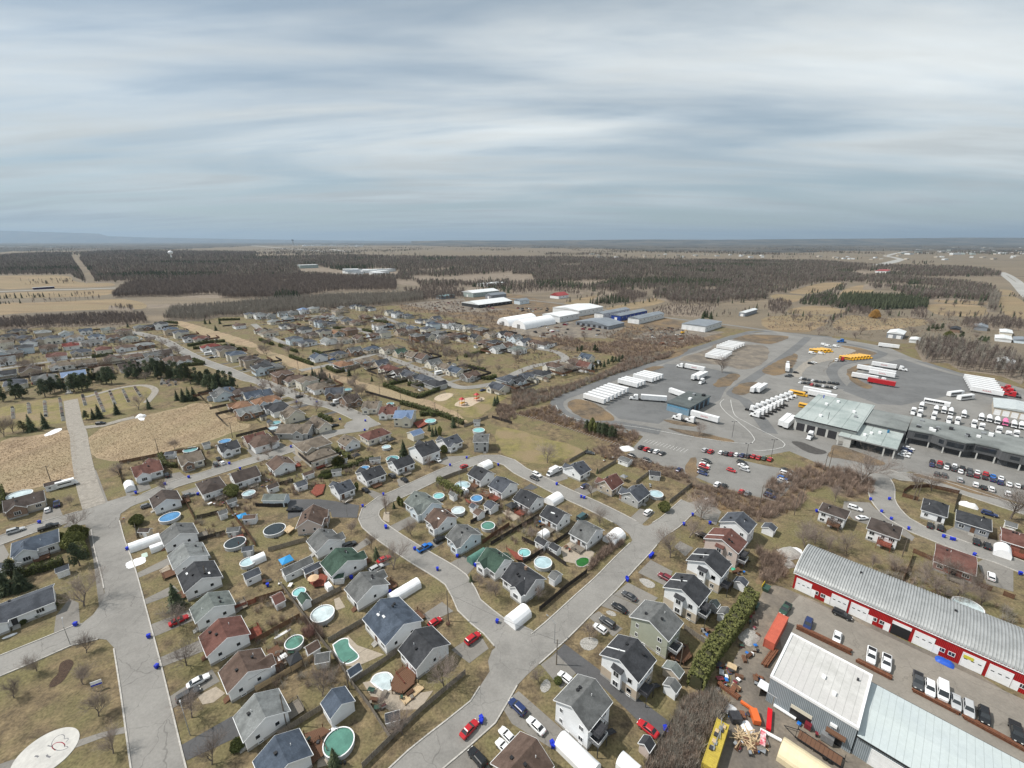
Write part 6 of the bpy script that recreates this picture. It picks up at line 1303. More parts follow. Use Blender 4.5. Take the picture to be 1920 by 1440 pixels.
for t, x, y, d, L, Wd, h, lab, m in (('A2', 1115,105,45,9.5,3.4,2.6, 'long white tent garage beside the big slate blue roofed house', None),('A3', 490,1340,135,9,3.6,2.8, 'white tent garage beside the plain white two storey house', None),('A3', 45,300,45,6.5,4.4,3.0, 'white tent garage at the street corner lawn', None),
	('E4', 950,445,45,6.5,5,3.0, 'white tent garage beside the charcoal roof on the crescent', None),('B3', 768,825,45,7,5,3.0, 'broad white tent garage at the corner by the three way junction', None),('B4', 1760,932,45,5.5,4.2,3.0, 'white tent garage before the brick bungalows', None),('B1', 970,445,135,6.5,3.4,2.8, 'white tent garage beside the rust red roofed house', None),
	('B1', 1085,868,45,8.5,3.6,2.8, 'long white tent garage reaching the park street kerb', None),('B1', 1180,898,45,4,2.6,2.2, 'small grey tent beside the long white one', None),('E3', 1400,500,45,6.5,3,2.7, 'green tent garage beside the green roofed house', GRT),('B2', 1720,288,45,5.5,5,2.9, 'white tent garage on the inside of the crescent bend', None),
	('A3', 875,1420,135,4,3,2.4, 'small white tent on the lawn at the lower fence', None),('B3', 235,805,45,3.6,3.2,2.4, 'small white tent beside the dark bare yard', None),('E2', 1200,640,-45,3.2,2.8,2.2, 'small white tent beside the wide icy pool', None),('A2', 545,75,135,2.6,1.6,1.7, 'tiny white tent beside the red parasol deck', None),('B1', 1935,985,45,4,3,2.4, 'small pale tent in the back gardens', None)):
	tent(G(t, x, y, 1.2), d, L, Wd, h, lab, m)
def gazebo(P, s, m, lab, h=2.3):
	root=thing('gazebo', lab, 'gazebo', (P.x, P.y, 0), R(45));q=MB();a=s / 2
	q.add([(-a,-a,h),(a,-a,h),(a,a,h),(-a,a,h),(0,0,h+.9),(-a,-a,h-.2),(a,-a,h-.2),(a,a,h-.2),(-a,a,h-.2)],[(0,1,4),(1,2,4),(2,3,4),(3,0,4),(0,5,6,1),(1,6,7,2),(2,7,8,3),(3,8,5,0)]);q.build('canopy', m, root)
	for x in (-a+.1, a-.1):
		for y in (-a+.1, a-.1): MB().box(-.04,.04,-.04,.04,0, h-.02).build('post', DARKM, root, (x, y, 0))
CANB=mat('blue_canopy', (.03,.26,.56), rough=.6);CAND=mat('black_canopy', (.03,.032,.036), rough=.7)
gazebo(G('E1', 450,1190,2.4),3.6, CANB, 'bright blue gazebo canopy beside the long grey roofed shed');gazebo(G('B1', 1815,665,2.4),3.0, CANB, 'bright blue canopy beside the brown roofed shed');gazebo(G('A2', 285,615,2.4),3.0, CAND, 'black gazebo behind the brown hip roofed shed');gazebo(G('E4', 315,530,2.4),3.6, CAND, 'black gazebo beside the sandy patio')
gazebo(G('B3', 840,370,2.4),2.6, mat('grey_canopy', (.2,.21,.22), rough=.6), 'grey gazebo behind the beige brick house');gazebo(G('B2', 750,210,2.4),3.4, CAND, 'black gazebo below the tan roofed house');gazebo(G('B2', 1010,95,2.2),3.2, CAND, 'black roofed hot tub shelter beside the chocolate hip roof')
P=G('A2', 430,20,2.2);root=thing('parasol', 'tan garden parasol over a table on the red deck', 'parasol', (P.x, P.y, .5));q=MB();n=8
q.add([(1.7*cos(2*pi*i/n),1.7*sin(2*pi*i/n),2.0) for i in range(n)] + [(0,0,2.55)],[(i, (i+1)%n, n) for i in range(n)]);q.build('canopy', mat('tan_canopy', (.55,.38,.24), rough=.8), root);MB().cyl((0,0),.04,0,2.5,6).build('pole', STEEL, root)
# free-standing decks seen from above
def platform(t, pts, z, m, lab):
	pl=path('P', t + ' ' + pts, z);c=sum(pl, Vector()) / len(pl);root=thing('wooden_deck', lab, 'deck', (c.x, c.y, 0));L_=[(p - c) for p in pl]
	MB().poly(L_, z - .16, z - .06).build('frame', m, root)
	ss=[toST(v) for v in L_];s0, s1=min(a for a, _ in ss), max(a for a, _ in ss);t0, t1=min(b_ for _, b_ in ss), max(b_ for _, b_ in ss);k=0;q=MB();w=.3
	while s0 + k * w < s1:                        # planks run across the platform
		a=s0 + k * w;ok=[tt for tt in [t0 + (t1 - t0) * i / 24 for i in range(25)] if inpoly(ST(a + w/2, tt), L_)]
		if len(ok) > 1: q.box(a + .02, a + w - .02, min(ok), max(ok), z - .06, z, Matrix.Rotation(R(45),4, 'Z'))
		k += 1
	if q.v: q.build('planks', m, root)['kind']='stuff'
	q=MB()
	for p in L_: q.box(p.x-.07, p.x+.07, p.y-.07, p.y+.07,0, z + .9)
	q.build('posts', m, root)
platform('A2', '1050,720 1100,680 1200,720 1190,800 1100,880 1020,860 1010,800', 1.1, WOODB, 'brown tiered deck beside the half frozen pool')
platform('A2', '1080,920 1210,800 1260,840 1120,965', .4, WOODN, 'low tan deck platform with a grill on it')
platform('B2', '410,490 450,430 520,430 500,500 450,520', .7, WOODR, 'red deck behind the slate roofed crescent house');platform('B2', '420,270 470,255 530,290 460,315', .9, WOODR, 'red brown deck below the greyish tan hip roof')
platform('B1', '1740,830 1820,800 1845,870 1790,880', 1.2, WOODR, 'red deck ringing the black covered pool');platform('B2', '200,770 250,735 290,760 240,800', 1.2, WOODN, 'tan deck beside the black covered pool on open lawn')
platform('E4', '240,1170 480,1290 480,1360 380,1350', 1.2, WOODR, 'rust red deck holding the turquoise pool');platform('E2', '1220,760 1300,800 1400,840 1330,850 1230,800', .5, WOODR, 'red brown boards beside the round blue pool');platform('E2', '1440,680 1560,640 1660,690 1540,740', .8, WOODB, 'brown deck behind the dark slate house')
platform('A3', '1170,580 1240,480 1320,520 1350,600 1290,650 1200,620', 1.0, WOODB, 'brown deck behind the sage house');platform('A2', '80,560 160,510 210,570 120,610', .5, WOODB, 'old brown deck beside the small green pool');platform('A2', '360,1180 500,1130 560,1160 420,1260', 1.0, WOODB, 'brown deck beside the largest green pool')
platform('C2', '1180,930 1260,900 1300,930 1220,970', 1.0, WOODR, 'red deck beside the bright pool inside the hedge');platform('E5', '480,570 640,430 760,480 700,620 560,640', .7, WOODR, 'red stained deck with a parasol')
# ================================================================== BLUE BINS
def binmesh():
	b_=MB().frustum((-.26,.26,-.3,.3),(-.33,.33,-.39,.39),.08,1.0);l=MB().frustum((-.36,.36,-.42,.42),(-.3,.3,-.36,.36),1.0,1.1).box(-.42,-.34,-.35,.35,.95,1.02);w=MB().wheel(0,0,0,.12,.08,8)
	return b_.mesh('bin_body', BLUE), l.mesh('lid', BLUE), w.mesh('wheel', TYRE)
PLACE=dict(A1='on the park street', B1='on the upper left street', B2='on the west side of the crescent', A2='at the lower street bend', A3='beside the duplex forecourts', B3='on the east side of the crescent', B4='on the curving street by the raised houses', C2='on the main street bend')
rb=random.Random(6)
for t, txt in (('A1', '565,362 1115,452 1175,678'),('B1', '295,715 955,915 1018,495 1415,378 1720,275 1800,315 1235,430 1485,505'),('B2', '800,595 975,757 1190,915 1360,1068 1645,1038 1510,970 955,508 1455,288 1580,233 1817,285 715,1130 262,150 375,118 88,1188 972,748'),('A2', '1005,120 1808,340 1690,1065 1690,1090'),('A3', '862,18 1150,1140 1155,1165 300,1255 310,1275 865,30'),
			   ('B3', '335,430 520,525 543,532 1035,975 1055,955 862,1138 1485,722 1355,660 1290,730 1045,965'),('B4', '770,543 910,540 852,635 925,690 1055,763 1318,822 1375,840 1395,845 1548,958 1893,1100 365,632'),('C2', '820,915 630,905 815,985 455,775 305,775')):
	for w_ in txt.split():
		x, y=map(float, w_.split(','));P=G(t, x, y, .55);a, l, w=cached('bin', binmesh);root=thing('recycling_bin', 'blue wheeled recycling bin ' + PLACE[t], 'bin', (P.x, P.y, .06), rb.uniform(0,6.28), 'blue bins ' + PLACE[t]);root.scale=(1.1,1.1,1.05)
		obj('bin_body', a, root);obj('lid', l, root)
		for yy in (-.34,.34): obj('wheel', w, root, (-.3, yy, .12))
# ================================================================== FENCES
BLACKW=mat('black_stained_wood', (.03,.026,.024),(.05,.042,.038),1.6,.9, mottle=.2)
def panel_mesh(m, h):
	def fn():
		q=MB();rr=random.Random(h);n=16
		for i in range(n): x=i / n;q.box(x + .004, x + 1 / n - .004,-.02,.02,.05, h + rr.uniform(-.03,.03))
		q.box(0,1,.021,.06,.4,.5);q.box(0,1,.021,.06, h - .4, h - .3)
		return q.mesh('panel', m), MB().box(-.06,.06,-.06,.06,0, h + .08).mesh('post', m)
	return cached(('fence', m.name, h), fn)
def fence(t, txt, m, lab, h=1.7, group=None):
	pts=path(t, txt) if t else txt;root=thing('fence', lab, 'fence', pts[0],0, group);pm, po=panel_mesh(m, h);o0=pts[0]
	for i in range(len(pts) - 1):
		d=pts[i+1] - pts[i];L=d.length;n=max(1, round(L / 2.6));a=atan2(d.y, d.x)
		for k in range(n):
			P=pts[i] + d * (k / n) - o0;o=obj('panel', pm, root, P, a);o.scale=(L / n, 1,1 + rb.uniform(-.03,.03));obj('post', po, root, P + d * 0, a)
	obj('post', po, root, pts[-1] - o0)
for t, txt, m, lab in (('E1', '190,1075 770,915', WOODG, 'grey board fence below the black covered pool'),('E5', '545,905 960,695', WOODG, 'grey board fence above the large pale pool'),('A2', '545,500 820,340', WOODG, 'grey board fence above the kidney pool'),('A2', '715,815 1055,585', WOODG, 'grey board fence between the kidney pool and the tiered deck'),
	('A2', '170,1210 500,1000', WOODG, 'grey board fence beside the slate blue roofed garage'),('A2', '800,1445 1030,1215 1240,1015 1400,880 1570,740', WOODG, 'long grey fence along the lower street'),('A2', '0,865 220,745 430,625', WOODN, 'yellowish board fence behind the brown twin gabled house'),('A2', '710,805 860,1000 1010,1235', WOODG, 'grey back fence beside the garden path strip'),
	('B1', '1690,570 1760,685 1850,800 1920,900', WOODB, 'dark back fence behind the park street gardens'),('A2', '175,60 340,280 480,480 620,655 700,790', WOODG, 'long back fence between the two rows of gardens'),('A2', '0,195 210,130', WOODB, 'brown fence above the hip roofed shed'),('A2', '0,500 180,400 330,315', WOODB, 'brown fence below the hip roofed shed'),('A1', '1650,310 1790,250 1920,200', WOODR, 'rust brown fence beside the grey green roof'),
	('B1', '1480,865 1690,805', BLACKW, 'black fence above the black covered pool'),('B1', '1370,530 1460,700', WOODB, 'brown fence beside the corner house lawn'),('B1', '1480,695 1640,655', BLACKW, 'black fence behind the pale shed'),('B1', '880,300 920,430', WOODB, 'brown fence beside the white tent by the field'),('B1', '900,280 1200,220 1500,170', WOODB, 'long brown fence along the dry field'),('B1', '1500,170 1545,290', WOODB, 'brown side fence beside the turquoise splash'),
	('E4', '0,1145 280,975 720,715', BLACKW, 'black fence across the middle gardens'),('E4', '470,1065 830,1225', BLACKW, 'black fence behind the barn shed'),('E4', '500,1415 830,1215 1180,975', BLACKW, 'black fence between the pool gardens'),('E4', '830,1245 1130,1455', BLACKW, 'black fence beside the pergola patio'),('B3', '205,1385 400,1220 560,1100', BLACKW, 'black fence along the lower crescent street'),
	('E2', '870,485 1060,410 1250,345', WOODG, 'grey fence along the crescent above the pools'),('E2', '1300,1140 1560,985 1740,860', BLACKW, 'black fence behind the playhouse'),('E2', '1480,1440 1680,1300 1880,1170', WOODB, 'brown fence around the bare brown yard'),('B3', '430,268 570,188', WOODG, 'grey fence beside the white cottage'),('B3', '650,348 780,268', WOODG, 'grey fence beside the flat white shed'),('B3', '930,428 1050,338', WOODG, 'grey fence above the icy pool lawn'),
	('B3', '1180,575 1350,440', WOODG, 'pale grey fence at the dead end street'),('B4', '1430,505 1410,570 1395,640', BLACKW, 'dark fence between the two new houses'),('B4', '1120,555 1005,525 1015,495 1060,465 1200,455 1430,505', WOODB, 'brown fence curving round the new house garden'),('B4', '1085,945 1240,1010', WOODB, 'brown fence beside the brick bungalow'),('B4', '1085,970 1000,1190', WOODB, 'brown fence behind the second raised house'),
	('B4', '1560,1190 1670,1235', WOODB, 'short brown fence beside the brick bungalow drive'),('B4', '1760,1265 1840,1295', WOODB, 'short brown fence at the corner of the brick drive'),('B2', '0,600 150,605 235,600', BLACKW, 'black fence below the pale detached garage'),('B2', '180,440 280,415', BLACKW, 'black fence behind two white sheds'),('C2', '1560,965 1740,895', WOODG, 'grey fence of the park side garden'),('C2', '1770,895 1920,940', BLACKW, 'black fence beside the open lawn'),('C2', '820,705 1000,755 1200,810', BLACKW, 'long black fence along the grassy strip'),
	('A3', '1290,400 1500,545', WOODG, 'white grey fence behind the sage house'),('A3', '1000,1440 1200,1100', WOODG, 'grey fence at the foot of the long black driveway'),('B1', '1005,700 1030,840', WOODG, 'grey fence beside the round corner cedar')):
	fence(t, txt, m, lab, 1.7)
for pts, area in LOTF: k=rb.randrange(4);fence(None, pts, (WOODB, BLACKW, WOODG, BLACKW)[k], '%s lot fence, %s' % (('brown', 'black', 'grey', 'black')[k], area),1.7, 'lot fences of the ' + area)
# ================================================================== POLES, WIRES, SIGNS
def upole(t, x, y, h, lab, arms=1, lamp=False):
	P=G(t, x, y);root=thing('utility_pole', lab, 'pole', P);MB().cyl((0,0),.16,0, h, 8,.1).build('shaft', POLEW, root)
	for k in range(arms): z=h - .4 - k * .9;MB().box(-1.1,1.1,-.06,.06, z - .06, z + .06).build('crossarm', POLEW, root, rz=R(45));
	if arms:
		for s_ in (-.9,0,.9): MB().cyl((s_ * Q, s_ * Q),.05, h - .34, h - .1,6).build('insulator', STEEL, root)
	if lamp:
		q=MB();q.tube((0,0, h - 1.6),(1.0,-1.0, h - .9),.04);q.tube((1.0,-1.0, h - .9),(1.7,-1.7, h - .85),.04);q.build('lamp_arm', STEEL, root);MB().box(1.55,2.1,-.14,.14, h - .95, h - .8, Matrix.Rotation(R(-45),4, 'Z') @ Matrix.Translation((.75,0,0))).build('lamp_head', STEEL, root)
	return P
for a in (('A2', 1443,338,10.4, 'tall bare wooden pole at the lawn edge by the bend', 0),('A2', 695,850,8.5, 'wooden pole at the corner of the garden fences', 1),('B3', 1856,600,9.5, 'wooden pole below the depot car park', 1),('B1', 381,408,7.5, 'wooden pole in the left field', 1),('B1', 1190,200,8, 'wooden pole at the back fence of the field', 1),('B1', 1745,85,9, 'wooden pole beside the lane along the field', 1),
		  ('B4', 408,385,12, 'wooden pole with double crossarms in the brush', 2),('B4', 448,345,12, 'second wooden pole with crossarms in the brush', 2),('B4', 195,665,9.5, 'wooden pole at the brush edge below the car park', 1),('B4', 240,625,11, 'taller wooden pole at the brush edge', 2),('A3', 333,665,8, 'wooden pole beside the long black driveway', 0),('B4', 1005,975,7, 'wooden pole behind the second raised house', 0),('B4', 1090,550,10, 'leaning pole behind the new fenced house', 1),('B4', 1118,548,9, 'shorter pole behind the new fenced house', 0),
		  ('C2', 930,728,9, 'wooden pole on the grassy strip by the box hedge', 1),('C2', 692,650,9, 'wooden pole on the grassy strip behind the hedge', 1),('C2', 1085,750,7, 'pole with a white box on the grassy strip', 0),('C2', 1345,870,8, 'wooden pole beside the tall hedge', 1),('C2', 1518,970,11, 'tall wooden pole at the end of the tall hedge', 1),('C2', 318,525,9, 'wooden pole at the crossing of the grassy strip', 1),
		  ('E4', 775,1180,8, 'pole at the shed corner of the black fence', 0),('E2', 1160,700,8, 'pole beside the small white tent and hedge', 1),('B1', 1565,1210,8, 'pole behind the charcoal roofed house', 0),('B1', 1545,1015,6, 'pole behind the pale grey roofed house', 0),('A2', 228,1118,9, 'dark pole behind the mottled pale grey roof', 0),('B1', 1700,620,8, 'pole in the gardens beside the tall cedar', 1),('A3', 1260,690,7, 'wooden pole beside the beige shed', 0)):
	upole(*a)
def wire(a, b_, ha, hb, lab):
	p, q_=a + Vector((0,0, ha)), b_ + Vector((0,0, hb));q=MB();n=8;pr=None
	for k in range(n + 1):
		f=k / n;c=p + (q_ - p) * f;c.z -= 1.2 * 4 * f * (1 - f) * (q_ - p).length / 60
		if pr: q.tube(pr, c, .022, n=3)
		pr=c
	root=tag(q.build('overhead_wire', BLACK), lab, 'wire')
pa, pb, pc, pd=G('A2', 1443,338), G('A2', 695,850), G('A3', 333,665), G('A2', 228,1118)
wire(pa, pb, 10.2,8.2, 'overhead wire from the tall bare pole to the garden corner pole');wire(pa, G('B3', 300,1000),10.2,7.5, 'overhead wire crossing the street from the tall bare pole');wire(pb, pd, 8.2,8.6, 'overhead wire above the grey garden fence');wire(pa, pc, 9.6,7.6, 'overhead wire over the junction to the driveway pole');wire(G('B4', 448,345), G('B4', 240,625),11.6,10.6, 'overhead wire above the brush');wire(pc, G('A3', 1260,690),7.6,6.6, 'overhead wire above the long black driveway')
def slamp(t, x, y, h, deg, lab):
	P=G(t, x, y);root=thing('street_lamp', lab, 'lamp', P, R(deg));MB().cyl((0,0),.09,0, h, 8,.06).build('shaft', STEEL, root)
	q=MB();pr=Vector((0,0, h - .05))
	for k in range(1,6): c=Vector((2.4 * k / 5,0, h - .05 + .9 * sin(pi / 2 * k / 5)));q.tube(pr, c, .045, n=5);pr=c
	q.build('arm', STEEL, root);MB().box(2.3,2.95,-.13,.13, h + .78, h + .9).build('lamp_head', STEEL, root)
for a in (('A1', 1427,1195,6.5,135, 'curved arm street lamp beside the dark driveway'),('E1', 1372,560,6.5,45, 'curved arm street lamp beside the wide black driveway'),('A1', 528,515,6,135, 'street lamp at the park side street'),('A3', 318,505,6.5,135, 'curved arm street lamp over the lower street'),('B3', 180,460,7,-45, 'street lamp on the crescent by the parked pair'),('B2', 1525,410,6,45, 'street lamp beside the crescent fence')): slamp(*a)
for t, x, y, h, lab in (('C3', 1650,1040,9, 'double headed lot lamp beside the long verge'),('E8', 690,1250,9, 'double headed lot lamp above the red cars'),('C3', 1755,1200,8, 'double headed lot lamp in the depot car park')):
	P=G(t, x, y);root=thing('lot_lamp', lab, 'lamp', P);MB().cyl((0,0),.1,0, h, 8,.07).build('shaft', DARKM, root);MB().box(-1.2,1.2,-.05,.05, h - .05, h + .05).build('arm', DARKM, root)
	for s_ in (-1,1): MB().box(s_*1.2-.3, s_*1.2+.3,-.2,.2, h + .05, h + .2).build('lamp_head', DARKM, root)
P=G('A1', 738,850);root=thing('park_sign', 'white notice board with a blue band on a post in the park', 'sign', P, R(30));MB().box(-1.0,1.0,-.05,.05,1.3,2.6).build('board', WHITE, root);MB().box(-.98,.98,-.07,-.055,1.35,1.75).build('blue_band', BLUE, root)
for x in (-.8,.8): MB().box(-.05,.05,-.04,.04,0,1.29).build('post', STEEL, root, (x, 0,0))
P=G('B1', 942,735);root=thing('street_sign', 'street name sign post at the upper corner', 'sign', P);MB().cyl((0,0),.05,0,3.2,6).build('post', STEEL, root);MB().box(-.5,.5,-.02,.02,2.9,3.2).build('plate', WHITE, root);MB().box(-.02,.02,-.4,.4,2.5,2.8).build('plate', mat('stop_red', (.5,.02,.02), rough=.5), root)
pl=smoothline(path('C3', '-60,845 20,862 200,905 400,965 600,1030 830,1108'),1.5);root=thing('railway_track', 'old railway track with pale sleepers beside the dry reeds', 'railway', pl[0]);o0=pl[0];q, r_=MB(), MB()
for j in range(len(pl) - 1):
	d=(pl[j+1] - pl[j]).normalized();n=Vector((-d.y, d.x, 0));p=pl[j] - o0;M=Matrix.Translation(p) @ Matrix.Rotation(atan2(d.y, d.x),4, 'Z');q.box(-.16,.16,-1.3,1.3,.1,.28, M)
	for s_ in (-.72,.72): r_.tube(p + n * s_ + Vector((0,0,.36)), pl[j+1] - o0 + n * s_ + Vector((0,0,.36)),.07, n=4)
stuff(q.build('sleepers', PEBB, root));r_.build('rails', RUST, root)
# ================================================================== CEMETERY
rs=random.Random(9);STONES=[mat('granite_' + k, v, tuple(x * .8 for x in v),3,.6) for k, v in dict(pale=(.5,.49,.47), grey=(.28,.28,.28), dark=(.08,.08,.085), pink=(.36,.27,.25)).items()]
def stone_mesh(k):
	def fn():
		h=(.9,1.1,.75)[k];q=MB();q.ext([(-.45,.2),(.45,.2),(.45, h * .8),(.3, h),(-.3, h),(-.45, h * .8)],-.12,.12, 'y');b_=MB().box(-.6,.6,-.25,.25,0,.2);return q.mesh('slab', STONES[0]), b_.mesh('plinth', STONES[0])
	return cached(('stone', k), fn)
for x0, y0, x1, y1, n in ((95,825,100,900,9),(215,795,222,860,9),(335,775,345,885,13),(450,757,475,915,17),(620,727,640,800,11),(720,707,780,850,17),(825,702,862,790,12),(925,692,965,775,11),(1012,668,1055,735,10)):
	for k in range(n):
		f=k / (n - 1);P=G('C1', x0 + (x1 - x0) * f, y0 + (y1 - y0) * f);a, b_=stone_mesh(rs.randrange(3));root=thing('headstone', 'small headstone in the straight cemetery rows', 'headstone', P, R(45 + rs.uniform(-8,8)), 'headstones in the cemetery rows');m=rs.choice(STONES);root.scale=(1.5,1.5,1.4);obj('slab', a, root, m=m);obj('plinth', b_, root)
for k in range(22):
	P=G('C1', rs.uniform(1210,1330), rs.uniform(615,660));a, b_=stone_mesh(rs.randrange(3));root=thing('headstone', 'small headstone in the newer plot by the pines', 'headstone', P, R(45), 'headstones in the newer plot');root.scale=(1.5,1.5,1.3);obj('slab', a, root, m=rs.choice(STONES));obj('plinth', b_, root)
P=G('C1', 520,712);root=thing('calvary_cross', 'white calvary monument with a cross at the head of the cemetery lane', 'monument', P);MB().box(-1.6,1.6,-1.2,1.2,0,.8).build('plinth', CONC, root);MB().box(-.15,.15,-.15,.15,.8,5.2).build('cross', WHITE, root, rz=R(20));MB().box(-1.1,1.1,-.14,.14,4.0,4.3).build('cross_bar', WHITE, root, rz=R(20))
for x in (-1,1): MB().cyl((x, .2),.35,.8,2.5,8,.18).build('statue', WHITE, root)
# ================================================================== PLAYGROUND
for t, x, y, c1, c2, lab in (('C2', 1545,800, 'red', 'yellow', 'red and yellow climbing tower with slides in the park'),('C2', 1655,765, 'red', 'orange', 'taller red climbing mast in the park')):
	P=G(t, x, y);root=thing('play_structure', lab, 'playground', P, R(45))
	for dx in (-1.2,1.2):
		for dy in (-1.2,1.2): MB().cyl((0,0),.09,0,4.2,6).build('post', PAINTS[c1], root, (dx, dy, 0))
	MB().box(-1.3,1.3,-1.3,1.3,1.6,1.75).build('platform', PAINTS[c2], root);q=MB();q.add([(-1.5,-1.5,4.2),(1.5,-1.5,4.2),(1.5,1.5,4.2),(-1.5,1.5,4.2),(0,0,5.6)],[(0,1,4),(1,2,4),(2,3,4),(3,0,4)]);q.build('roof', PAINTS[c1], root)
	q=MB();q.add([(1.3,-.4,1.7),(1.3,.4,1.7),(4.4,.4,.3),(4.4,-.4,.3),(1.3,-.5,2.1),(1.3,.5,2.1),(4.4,.5,.7),(4.4,-.5,.7)],[(0,1,2,3),(0,3,7,4),(1,5,6,2)]);q.build('slide', PAINTS['navy'], root);MB().box(-1.25,1.25,-1.35,-1.3,1.8,2.7).build('panel', PAINTS[c2], root)
for x in (1500,1400):
	P=G('C2', x, 735);root=thing('swing_set', 'steel swing frame on the sand, ' + ('near the towers' if x == 1500 else 'on the separate sand pit'), 'swing', P, R(45));q=MB();q.tube((-2.5,0,2.4),(2.5,0,2.4),.06)
	for dx in (-2.5,2.5): q.tube((dx, 0,2.4),(dx, -1,0),.05);q.tube((dx, 0,2.4),(dx, 1,0),.05)
	q.build('frame', STEEL, root)
	for dx in (-1,1): MB().box(dx-.25, dx+.25,-.1,.1,.5,.55).build('seat', BLACK, root)
# ================================================================== WORKS YARD CLUTTER
def container(P, deg, m, lab, L=12.2, extra=None, z=.06):
	root=thing('shipping_container', lab, 'container', (P.x, P.y, z), R(deg));q=MB();n=40;hw=1.22
	for sg in (-1,1):
		vs=[]
		for i in range(n + 1): x=-L/2 + .15 + (L - .3) * i / n;y=sg * (hw - (.05 if (i // 2) % 2 else .0));vs += [(x, y, .15),(x, y, 2.5)]
		q.add(vs, [(2*i, 2*i+2,2*i+3,2*i+1) for i in range(n)])
	q.build('side_wall', m, root);MB().box(-L/2+.1, L/2-.1,-hw+.03, hw-.03,.1,2.52).build('box', m, root)
	q=MB()
	for i in range(24): x=-L/2 + .3 + i * (L - .6) / 24;q.box(x, x + .26,-hw+.1, hw-.1,2.52,2.56)
	q.build('roof', m, root);q=MB()
	for x in (-L/2, L/2 - .15):
		for y in (-hw - .02, hw - .12): q.box(x, x + .15, y, y + .14,0,2.6)
	for y in (-hw - .02, hw - .12):
		for z_ in (.0,2.48): q.box(-L/2+.151, L/2-.151, y, y + .14, z_, z_ + .12)
	q.build('corner_frame', m, root);return root
container(G('A4', 60,415,1.3),45, mat('orange_container', (.50,.12,.075),(.42,.10,.065),.6,.6, mottle=.08), 'orange shipping container beside the steel beams')
yc=container(G('A3', 1525,1285,1.3),52, mat('yellow_container', (.46,.36,.06),(.37,.28,.05),.6,.6, mottle=.15), 'yellow machinery container with pipes and fans on its roof', 11)
rr=random.Random(3)
for k in range(9): MB().box(-.4,.4,-.35,.35,0, rr.uniform(.2,.5)).build('roof_unit', rr.choice((DARKM, STEEL, RUST, WOODN)), yc, (rr.uniform(-3,4.5), rr.uniform(-.6,.6),2.56))
q=MB();q.tube((-2,.2,2.8),(4.8,-.2,2.9),.1);q.tube((1,-.4,2.9),(5.6,.4,3.0),.08);q.build('pipe', STEEL, yc)
def beams(a, b_, n, lab, m=RUST, h=.35, w=.3, gap=.4):
	d=b_ - a;L=d.length;root=thing('steel_beams', lab, 'beams', (a.x, a.y, .05), atan2(d.y, d.x))
	for k in range(n):
		q=MB();x0=rr.uniform(0,.06) * L;x1=L * (1 - rr.uniform(0,.06));y=(k % 4) * gap;z=.1 + (k // 4) * (h + .03)
		q.box(x0, x1, y, y + w, z, z + .05);q.box(x0, x1, y, y + w, z + h - .05, z + h);q.box(x0, x1, y + w/2 - .03, y + w/2 + .03, z + .051, z + h - .051);q.build('beam', m, root)
	for f in (.1,.5,.9): MB().box(f*L-.1, f*L+.1,-.2,4*gap, 0,.1).build('sleeper', WOODG, root)
beams(G('A4', 200,395), G('A4', 625,600),10, 'stack of long rusty beams along the white parapet');beams(G('A4', 650,645), G('A4', 930,790),5, 'shorter stack of rusty beams with a red marker');beams(G('A4', 1070,865), G('A4', 1440,1055),5, 'rusty beams before the row of parked cars');beams(G('A4', 1445,1065), G('A4', 1930,1330),6, 'long rusty beam line past the last parked car');beams(G('E7', 490,350), G('E7', 830,600),6, 'rusty beams lying at the edge of the brush');beams(G('A4', -10,700), G('A4', 80,570),6, 'rusty tubes leaning beside the grey workshop')
# lumber heap of single planks
P=G('E7', 985,1200);root=thing('lumber_heap', 'loose heap of pale broken planks in the works yard', 'lumber', P)
for k in range(46):
	o=obj('plank', cached(('plank', k % 5), lambda: MB().box(-1.2 - (k % 5) * .35,1.2 + (k % 5) * .3,-.09,.09,-.03,.03).mesh('plank', WOODN)), root, (rr.gauss(0,1.1), rr.gauss(0,.9),.1 + rr.random() * .8));o.rotation_euler=(rr.uniform(-.3,.3), rr.uniform(-.3,.3), rr.uniform(0,6.3))
def tarp(P, w, d, h, m, lab, rz=0.0, name='tarpaulin', seed=1):
	n=9;r_=random.Random(seed);q=MB();vs=[]
	for i in range(n):
		for j in range(n): u, v=i/(n-1)*2-1, j/(n-1)*2-1;e=max(0,1 - max(abs(u), abs(v)) ** 3);vs.append((u * w/2 * (1 + r_.uniform(-.05,.05)) * (1 - .12 * v * v), v * d/2 * (1 + r_.uniform(-.05,.05)) * (1 - .12 * u * u),.03 + h * e * r_.uniform(.6,1)))
	q.add(vs, [(i*n+j, (i+1)*n+j, (i+1)*n+j+1, i*n+j+1) for i in range(n-1) for j in range(n-1)]);tag(q.build(name, m, None, (P.x, P.y, .05), rz, True), lab, name.replace('_', ' '))
TB=mat('blue_tarpaulin', (.02,.10,.50),(.02,.08,.42),2,.5)
tarp(G('E7', 1630,1400),2.6,2.6,.5, TB, 'crumpled blue tarpaulin beside the cream tent', .4, seed=2);tarp(G('E7', 965,990),2.4,2.8,.8, FABW, 'crumpled white sheet beside the lumber heap', .2, seed=3);tarp(G('B1', 1020,1020),5.0,4.6,.1, FABW, 'white tarpaulin spread on the lawn by the park street', .8, seed=4);tarp(G('B1', 1085,965),1.6,3,.1, mat('pale_green_sheet', (.42,.52,.46), rough=.6), 'pale green sheet beside the white tarpaulin', .8, seed=5)
